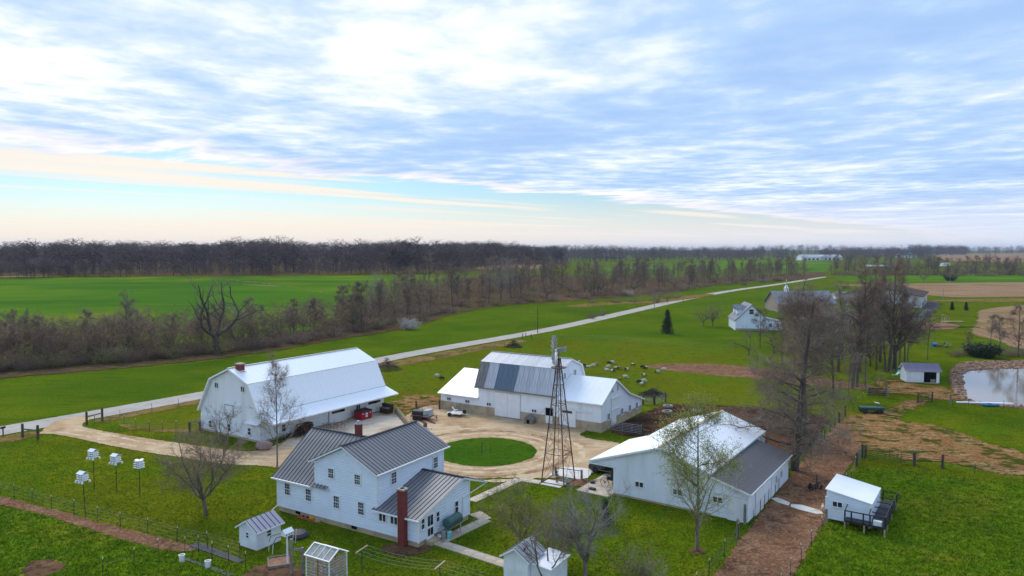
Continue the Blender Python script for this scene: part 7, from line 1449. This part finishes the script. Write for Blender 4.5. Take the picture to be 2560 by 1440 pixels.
# playground
PG = thing('playground_set', 'wooden playground set with green canopy and black slide', 'playground', G(2300, 816), math.radians(-4))
for x in (0, 1.8):
    for y in (0, 1.8): MB().box(x - .08, x + .08, y - .08, y + .08, 0, 3.3).build('tower_post', 'wood_dark', PG)
MB().box(0, 1.8, 0, 1.8, 1.4, 1.5).build('deck', 'wood_dark', PG)
for s in (0, 1): MB().slab([(-.3, -.2 + s * 2.2, 3.0), (2.1, -.2 + s * 2.2, 3.0), (2.1, .9, 4.2), (-.3, .9, 4.2)], .04).build('canopy', 'green_roof', PG)
MB().box(0, 1.8, -.1, -.04, .3, 1.3).build('side_panel', 'rust_red', PG)
MB().bar((1.8, .9, 2.4), (7.0, .9, 2.4), .14).build('swing_beam', 'wood_new', PG)
for s in (-.9, .9): MB().bar((7.0, .9, 2.4), (7.4, .9 + s * 1.2, 0), .12).build('swing_leg', 'wood_new', PG)
for x in (3.2, 4.8):
    MB().box(x - .25, x + .25, .8, 1.0, .5, .55).build('swing_seat', 'black_paint', PG)
    for s in (-.2, .2): MB().tube((x + s, .9, .55), (x + s, .9, 2.35), .015, n=3).build('chain', 'wire', PG)
for x in (8.0, 9.4):
    for y in (.2, 1.6): MB().box(x - .07, x + .07, y - .07, y + .07, 0, 3.2).build('tower_post', 'wood_new', PG)
MB().box(8.0, 9.4, .2, 1.6, 1.5, 1.6).build('deck', 'wood_new', PG); MB().slab([(7.8, 0, 3.9), (9.8, 0, 2.9), (9.8, 1.9, 2.9), (7.8, 1.9, 3.9)], .05).build('awning', 'galv_light', PG)
MB().slab([(9.4, .5, 1.6), (9.4, 1.3, 1.6), (14.0, .3, .15), (14.0, -.5, .15)], .08).build('slide', 'black_paint', PG)
kind(MB().bar((-4, -3.2, .1), (18, -3.2, .1), .25, .3).build('play_edging', 'wood_dark', None, G(2300, 816)), 'structure', 'dark timber edging of the playground bed')
tag(MB().box(-3.6, 3.6, -.5, .5, .3, .45).build('plank_bench', 'wood_new', None, G(2382, 806), .0), 'long pale bench platform right of the black slide', 'bench')
for k, (px, py) in enumerate(((2019, 817), (2072, 819), (2092, 819))): tag(link('white_rock', rock('white_rock', .8, 'trim_white', 60 + k), None, tuple(G(px, py) + Vector((0, 0, .4)))), ['white rock left of the parking lot edge', 'large white rock at the parking lot edge', 'pinkish white rock right of the parking lot edge'][k], 'rock')
# poles
def pole(px, py, top, label, arm=True, m='wood_post'):
    h = HT(px, py, top); t = thing('utility_pole', label, 'utility pole', G(px, py), .4)
    MB().tube((0, 0, -.2), (0, 0, h), .14, .1, n=7).build('pole', m, t)
    if arm: MB().bar((-.9, 0, h - .5), (.9, 0, h - .5), .1).build('cross_arm', m, t); [MB().lathe([(.05, 0), (.07, .1), (.03, .18)], 6, (x, 0, h - .45)).build('insulator', 'trim_white', t) for x in (-.8, .8)]
pole(1344, 832, 768, 'dark utility pole on the road verge behind the sheep barn', False); pole(1636, 772, 728, 'pale utility pole beside the road and ditch bushes', False, 'bark_pale'); pole(1824, 729, 695, 'utility pole at the road bend', False, 'bark_pale'); pole(1920, 709, 683, 'far utility pole by the tree row past the bend', False, 'bark_pale'); pole(2358, 748, 720, 'light pole beside the brown crop rows', False, 'bark_pale'); pole(2375, 707, 690, 'pale pole in front of the far evergreen', False, 'bark_pale'); pole(1708, 755, 747, 'short sign post beside the road', False); pole(2220, 656, 640, 'distant pole beside the far driveway', False, 'bark_pale')
t = thing('road_mailbox', 'tiny dark mailbox across the road near the bend', 'mailbox', G(1668, 758), 0); MB().box(-.06, .06, -.06, .06, 0, 1.1).build('post', 'wood_post', t); MB().box(-.25, .25, -.4, .4, 1.1, 1.6).build('box', 'black_paint', t)
# far farms
house_box('far_barn', 'long white far barn with row of dark openings', 'barn', G(2004, 651), .05, 95, 30, 7, 13, 'white_steel', 'galv_light', 1, [])
for k in range(9): MB().box(6 + k * 9.5, 11 + k * 9.5, -.3, 0, 1, 4.5).build('opening', 'dark_void', [o for o in bpy.data.objects if o.name.startswith('far_barn') and o.get('category')][0])
SI = thing('silo', 'small pale grain bin at the end of the far white barn', 'silo', G(2056, 651)); MB().lathe([(6, 0), (6, 9), (1, 13)], 14).build('bin', 'galv_light', SI)
house_box('far_house', 'far white house with reddish roof behind the grain bin', 'house', G(2076, 647), 0, 30, 16, 7, 12, 'pale_steel', 'rust_red', 1)
house_box('far_barn', 'far white barn with green roof before the blue hill', 'barn', G(2252, 644), .2, 55, 24, 8, 15, 'white_steel', 'green_roof', 1)
house_box('far_shed', 'far long white trailer roof among the hedgerow trees', 'shed', G(2170, 671), 0, 28, 9, 3, 4.5, 'tan_brick', 'white_roof', .5)
house_box('far_shed', 'small white roof glimpsed in the hedgerow below the knoll', 'shed', G(2355, 665), 0, 13, 8, 3, 5, 'white_steel', 'white_roof', .5)
house_box('far_shed', 'white far shed roofs on the middle horizon', 'shed', G(1505, 642), 0, 40, 20, 7, 12, 'white_steel', 'white_roof', .5); house_box('far_shed', 'right one of the white far sheds on the middle horizon', 'shed', G(1533, 642), 0, 30, 20, 6, 10, 'white_steel', 'white_roof', .5)

# ---------------------------------------------------------------- sheep and hens
mat('wool_white', (0.70, 0.66, 0.57), (0.55, 0.50, 0.42), 6.0, 0.95, bump=.6); mat('wool_black', (0.02, 0.018, 0.017), (0.04, 0.034, 0.03), 6.0, 0.95, bump=.6); mat('wool_tan', (0.38, 0.27, 0.15), (0.30, 0.20, 0.11), 6.0, 0.95, bump=.6); mat('wool_orange', (0.42, 0.22, 0.05), (0.3, 0.15, 0.035), 6.0, 0.95, bump=.6); mat('comb_red', (0.5, 0.02, 0.02), None, 5, .6)
def skin_body(name, pts, edges, rad, mats, paint, sub=1):
    me = bpy.data.meshes.new(name); me.from_pydata(pts, edges, []); ob = bpy.data.objects.new(name, me); COL.objects.link(ob)
    md = ob.modifiers.new('s', 'SKIN'); sv = me.skin_vertices[0].data
    for i, r in enumerate(rad): sv[i].radius = (r, r); sv[i].use_root = (i == 0)
    ob.modifiers.new('d', 'SUBSURF').levels = sub
    dg = bpy.context.evaluated_depsgraph_get(); m2 = bpy.data.meshes.new_from_object(ob.evaluated_get(dg)); m2.name = name; bpy.data.objects.remove(ob)
    m2.materials.clear()
    for m in mats: m2.materials.append(MT[m])
    for p in m2.polygons: p.material_index = paint(p.center); p.use_smooth = True
    return m2
def sheep_mesh(body, dark, paint, lying=False, graze=True):
    lz = .32 if lying else .62; hz_ = (.28 if graze and not lying else lz + .32); hx = .82 if graze and not lying else .72
    pts = [(0, 0, lz), (.35, 0, lz + .02), (-.35, 0, lz + .02), (.52, 0, lz + .06), (hx - .12, 0, (lz + hz_) / 2 + .1), (hx, 0, hz_), (hx + .16, 0, hz_ - .1), (-.55, 0, lz + .02), (-.62, 0, lz - .12)]
    ed = [(0, 1), (0, 2), (1, 3), (3, 4), (4, 5), (5, 6), (2, 7), (7, 8)]; rad = [.29, .28, .28, .2, .12, .11, .06, .2, .05]
    for x, par in ((.36, 1), (-.38, 2)):
        for s in (-1, 1):
            i = len(pts)
            if lying: pts += [(x, s * .2, .2), (x + .12, s * .26, .1), (x + .25, s * .26, .07)]
            else: pts += [(x, s * .15, .42), (x - .02, s * .16, .22), (x, s * .16, .02)]
            ed += [(par, i), (i, i + 1), (i + 1, i + 2)]; rad += [.09, .05, .045]
    return skin_body('body', pts, ed, rad, [body, dark], paint)
SM = {'white': sheep_mesh('wool_white', 'wool_black', lambda c: 0), 'black': sheep_mesh('wool_black', 'wool_black', lambda c: 0), 'darkhead': sheep_mesh('wool_white', 'wool_black', lambda c: 1 if c[0] > .45 or c[2] < .3 else 0), 'pied': sheep_mesh('wool_white', 'wool_black', lambda c: 1 if c[0] > .25 or c[0] < -.4 or c[2] < .35 else 0), 'halfblack': sheep_mesh('wool_black', 'wool_white', lambda c: 1 if c[2] > .72 and c[0] < .3 else 0), 'tan': sheep_mesh('wool_tan', 'wool_tan', lambda c: 0), 'orange': sheep_mesh('wool_orange', 'wool_orange', lambda c: 0, True), 'lying': sheep_mesh('wool_white', 'wool_white', lambda c: 0, True, False)}
SHEEP = [('pied', 425, 262, 'black and white sheep just behind the grey barn gable'), ('black', 550, 345, 'black sheep beside a white lying one near the barn roof'), ('lying', 640, 352, 'white sheep lying flat near the barn roof'), ('white', 765, 340, 'white sheep, left of a pair above the wing roof'), ('tan', 830, 318, 'pale sheep grazing behind the white one above the wing roof'), ('black', 1118, 285, 'black sheep at the back next to a white one'), ('white', 1195, 268, 'white sheep farthest back beside a black one'), ('white', 1110, 362, 'small white sheep in the middle of the flock'), ('lying', 1075, 424, 'white sheep lying left of the pied pair'), ('pied', 1195, 468, 'pied sheep with white saddle in the middle of the flock'), ('halfblack', 1275, 408, 'dark sheep with pale back between pied and tan ones'), ('tan', 1350, 395, 'tan sheep right of the dark one in the middle'), ('pied', 1530, 430, 'white backed pied sheep right of the middle group'), ('halfblack', 1662, 324, 'black sheep with white patch, alone at the back'), ('black', 1885, 375, 'small black sheep by the bare dirt patch'), ('halfblack', 1960, 396, 'dark brown sheep at the tip of the bare dirt patch'), ('darkhead', 2225, 488, 'cream sheep with dark legs below the dirt patch'), ('white', 2380, 430, 'white sheep standing on the dirt patch edge'), ('white', 1490, 602, 'large white sheep nearest the wing roof'), ('orange', 1370, 632, 'orange brown sheep lying behind the roof ridge'), ('pied', 1915, 570, 'black and white sheep right of centre of the pasture'), ('black', 1812, 722, 'black sheep nearest the pipe gates'), ('white', 1910, 695, 'white sheep between a black and a dark faced one'), ('darkhead', 1870, 768, 'white sheep with black head nearest the mud yard')]
rsh = random.Random(9)
for k, (v, X, Y, lab) in enumerate(SHEEP):
    t = thing('sheep', lab, 'sheep', G(1400 + X / 9.143, 880 + Y / 9.143), rsh.choice((0, math.pi)) + rsh.uniform(-.6, .6), 'sheep grazing in the pasture'); t.scale = (.8,) * 3
    link('body', SM[v], t)
for v, X, Y, lab in (('white', 190, 442, 'white sheep, left of two behind the left barn wing'), ('black', 235, 468, 'black sheep, right of two behind the left barn wing')):
    t = thing('sheep', lab, 'sheep', G(*z4_(X, Y)), 2.8, 'sheep grazing in the pasture'); t.scale = (.8,) * 3; link('body', SM[v], t)
HEN = skin_body('body', [(0, 0, .26), (.12, 0, .3), (-.14, 0, .32), (.18, 0, .42), (.2, 0, .5), (-.26, 0, .44), (.02, .05, .14), (.02, .05, .01), (.02, -.05, .14), (.02, -.05, .01)], [(0, 1), (0, 2), (1, 3), (3, 4), (2, 5), (0, 6), (6, 7), (0, 8), (8, 9)], [.12, .1, .09, .05, .045, .04, .02, .012, .02, .012], ['wool_white', 'comb_red'], lambda c: 1 if c[2] > .52 else 0)
for px, py, lab, rz in ((2057, 1281, 'white hen beside the coop on the lane slab', 1.2), (1521, 1236, 'white hen on the concrete floor of the open bay', 2.4)):
    t = thing('hen', lab, 'chicken', G(px, py) + Vector((0, 0, .09)), rz); t.scale = (1.5,) * 3; link('body', HEN, t); MB().prism([(.24, .47), (.3, .455), (.24, .44)], 'y', -.012, .012).build('beak', 'toy_yellow', t)
# ---------------------------------------------------------------- grass tufts on the near lawns and pastures
def green_mat(name, cols):
    m, nt, b, o = newmat(name); b.inputs['Roughness'].default_value = .8; b.inputs['Specular IOR Level'].default_value = 0.0
    geo = nd(nt, 'ShaderNodeNewGeometry'); c = mixc(nt, mrange(nt, vnoise(nt, geo.outputs['Position'], .3, 3), .4, .62), cols[0], cols[1])
    c = mixc(nt, mrange(nt, vnoise(nt, geo.outputs['Position'], 2.3, 1), .55, .7), c, cols[2]); c = mixc(nt, mth(nt, 'MULTIPLY', mrange(nt, vnoise(nt, geo.outputs['Position'], .045, 2), .44, .62), .75), c, cols[3]); lk(nt, c, b.inputs['Base Color'])
green_mat('lawn_blade', ((0.155, 0.255, 0.008), (0.22, 0.265, 0.010), (0.31, 0.28, 0.04), (0.225, 0.24, 0.015)))
green_mat('pasture_blade', ((0.135, 0.26, 0.008), (0.205, 0.285, 0.010), (0.34, 0.31, 0.06), (0.18, 0.275, 0.010)))
def footprint(o, x0, x1, y0, y1): return np.array([T(o, a, b)[:2] for a, b in ((x0, y0), (x1, y0), (x1, y1), (x0, y1))])
BLOCK = [footprint(HO, -.1, 17.8, -.7, 10.2), footprint(B1, 0, 13.6, .3, 24.2), footprint(B2, -.1, 28.6, -.1, 15.2), footprint(MS, -3.7, 14.5, -1.3, 19.5), footprint(SH, 0, 2.3, 0, 2.6), footprint(GH, 0, 2.4, 0, 1.9), footprint(OH, 0, 3.8, 0, 3.3)]
for pts, w_ in (([G(1178, 1254), G(1298, 1199), G(1352, 1207)], 1.3), ([G(1098, 1356), G(1216, 1300)], 1.3), ([G(1080, 1352), G(1270, 1414)], 1.3)): BLOCK.append(ribbon(pts, w_))
def tufts(name, label, m, n, seed, region, h0, h1, px0=(-60, 1085), px1=(2620, 1480)):
    R = np.random.default_rng(seed); X = R.uniform(px0[0], px1[0], n); Y = R.uniform(px0[1], px1[1], n)
    a = (X - PCX) / FPX; b = -(Y - PCY) / FPX; dz_ = -_s + b * _c; t = -CAM_H / dz_; gx, gy = a * t, (_c + b * _s) * t
    ok = region(gx, gy)
    for P in NOGRASS_NEAR + BLOCK:
        mn, mx = P.min(0), P.max(0); c = ok & (gx > mn[0]) & (gx < mx[0]) & (gy > mn[1]) & (gy < mx[1])
        if c.any():
            i = np.where(c)[0]; ok[i[poly_sd(P, gx[i], gy[i]) > -.1]] = False
    gx, gy = gx[ok], gy[ok]; k = len(gx); V, F = [], []
    for j in range(4):
        an = R.uniform(0, 6.28, k); r = R.uniform(0, .09, k); hh = R.uniform(h0, h1, k) * (.7 + .6 * (np.sin(gx * 1.7) * np.sin(gy * 1.3) * .5 + .5)); le = R.uniform(.2, .9, k) * hh; w = .022 + hh * .10
        bx, by = gx + np.cos(an * 3.7) * r, gy + np.sin(an * 3.7) * r
        V.append(np.stack([np.stack([bx - np.sin(an) * w, by + np.cos(an) * w, np.full(k, .0)], 1), np.stack([bx + np.sin(an) * w, by - np.cos(an) * w, np.full(k, .0)], 1), np.stack([bx + np.cos(an) * le, by + np.sin(an) * le, hh + .02], 1)], 1).reshape(-1, 3))
    V = np.concatenate(V); F = np.arange(len(V)).reshape(-1, 3)
    o = link(name, npmesh(name, V, F, m)); kind(o, 'stuff', label)
CP_L = smooth_poly(wpoly([(-300, 1290), (0, 1262), (200, 1300), (380, 1345), (500, 1385), (640, 1425), (800, 1480), (800, 1700), (-300, 1700)])); CP_R = smooth_poly(wpoly([(1960, 1480), (2040, 1360), (2130, 1200), (2165, 1165), (2330, 1185), (2450, 1200), (2700, 1230), (3100, 1700), (1900, 1700)]))
NOGRASS_NEAR = [P for P in NOGRASS if P[:, 1].min() < 118 and np.hypot(*(P.mean(0) - CP_L.mean(0))) > .5 and np.hypot(*(P.mean(0) - CP_R.mean(0))) > .5]
tufts('lawn_grass', 'short tufty grass of the farm lawns', 'lawn_blade', 48000, 1, lambda x, y: (poly_sd(CP_L, x, y) < 0) & (poly_sd(CP_R, x, y) < 0), .04, .10)
tufts('pasture_grass', 'coarse clumpy grass of the near pastures', 'pasture_blade', 70000, 2, lambda x, y: (poly_sd(CP_L, x, y) > 0) | (poly_sd(CP_R, x, y) > 0), .07, .24)
# ---------------------------------------------------------------- the air: thin even haze over the whole land
m = bpy.data.materials.new('haze_air'); m.use_nodes = True; nt = m.node_tree; nt.nodes.clear()
ho = nd(nt, 'ShaderNodeOutputMaterial'); hv = nd(nt, 'ShaderNodeVolumePrincipled'); lk(nt, hv.outputs[0], ho.inputs['Volume'])
hv.inputs['Color'].default_value = (0.62, 0.74, 0.95, 1); hv.inputs['Density'].default_value = 0.00006; hv.inputs['Anisotropy'].default_value = 0.2
MT['haze_air'] = m
hz = MB().box(-9500, 9500, -600, 14500, -1.5, 90).build('haze', 'haze_air'); kind(hz, 'stuff', 'thin bluish haze in the air over the fields')
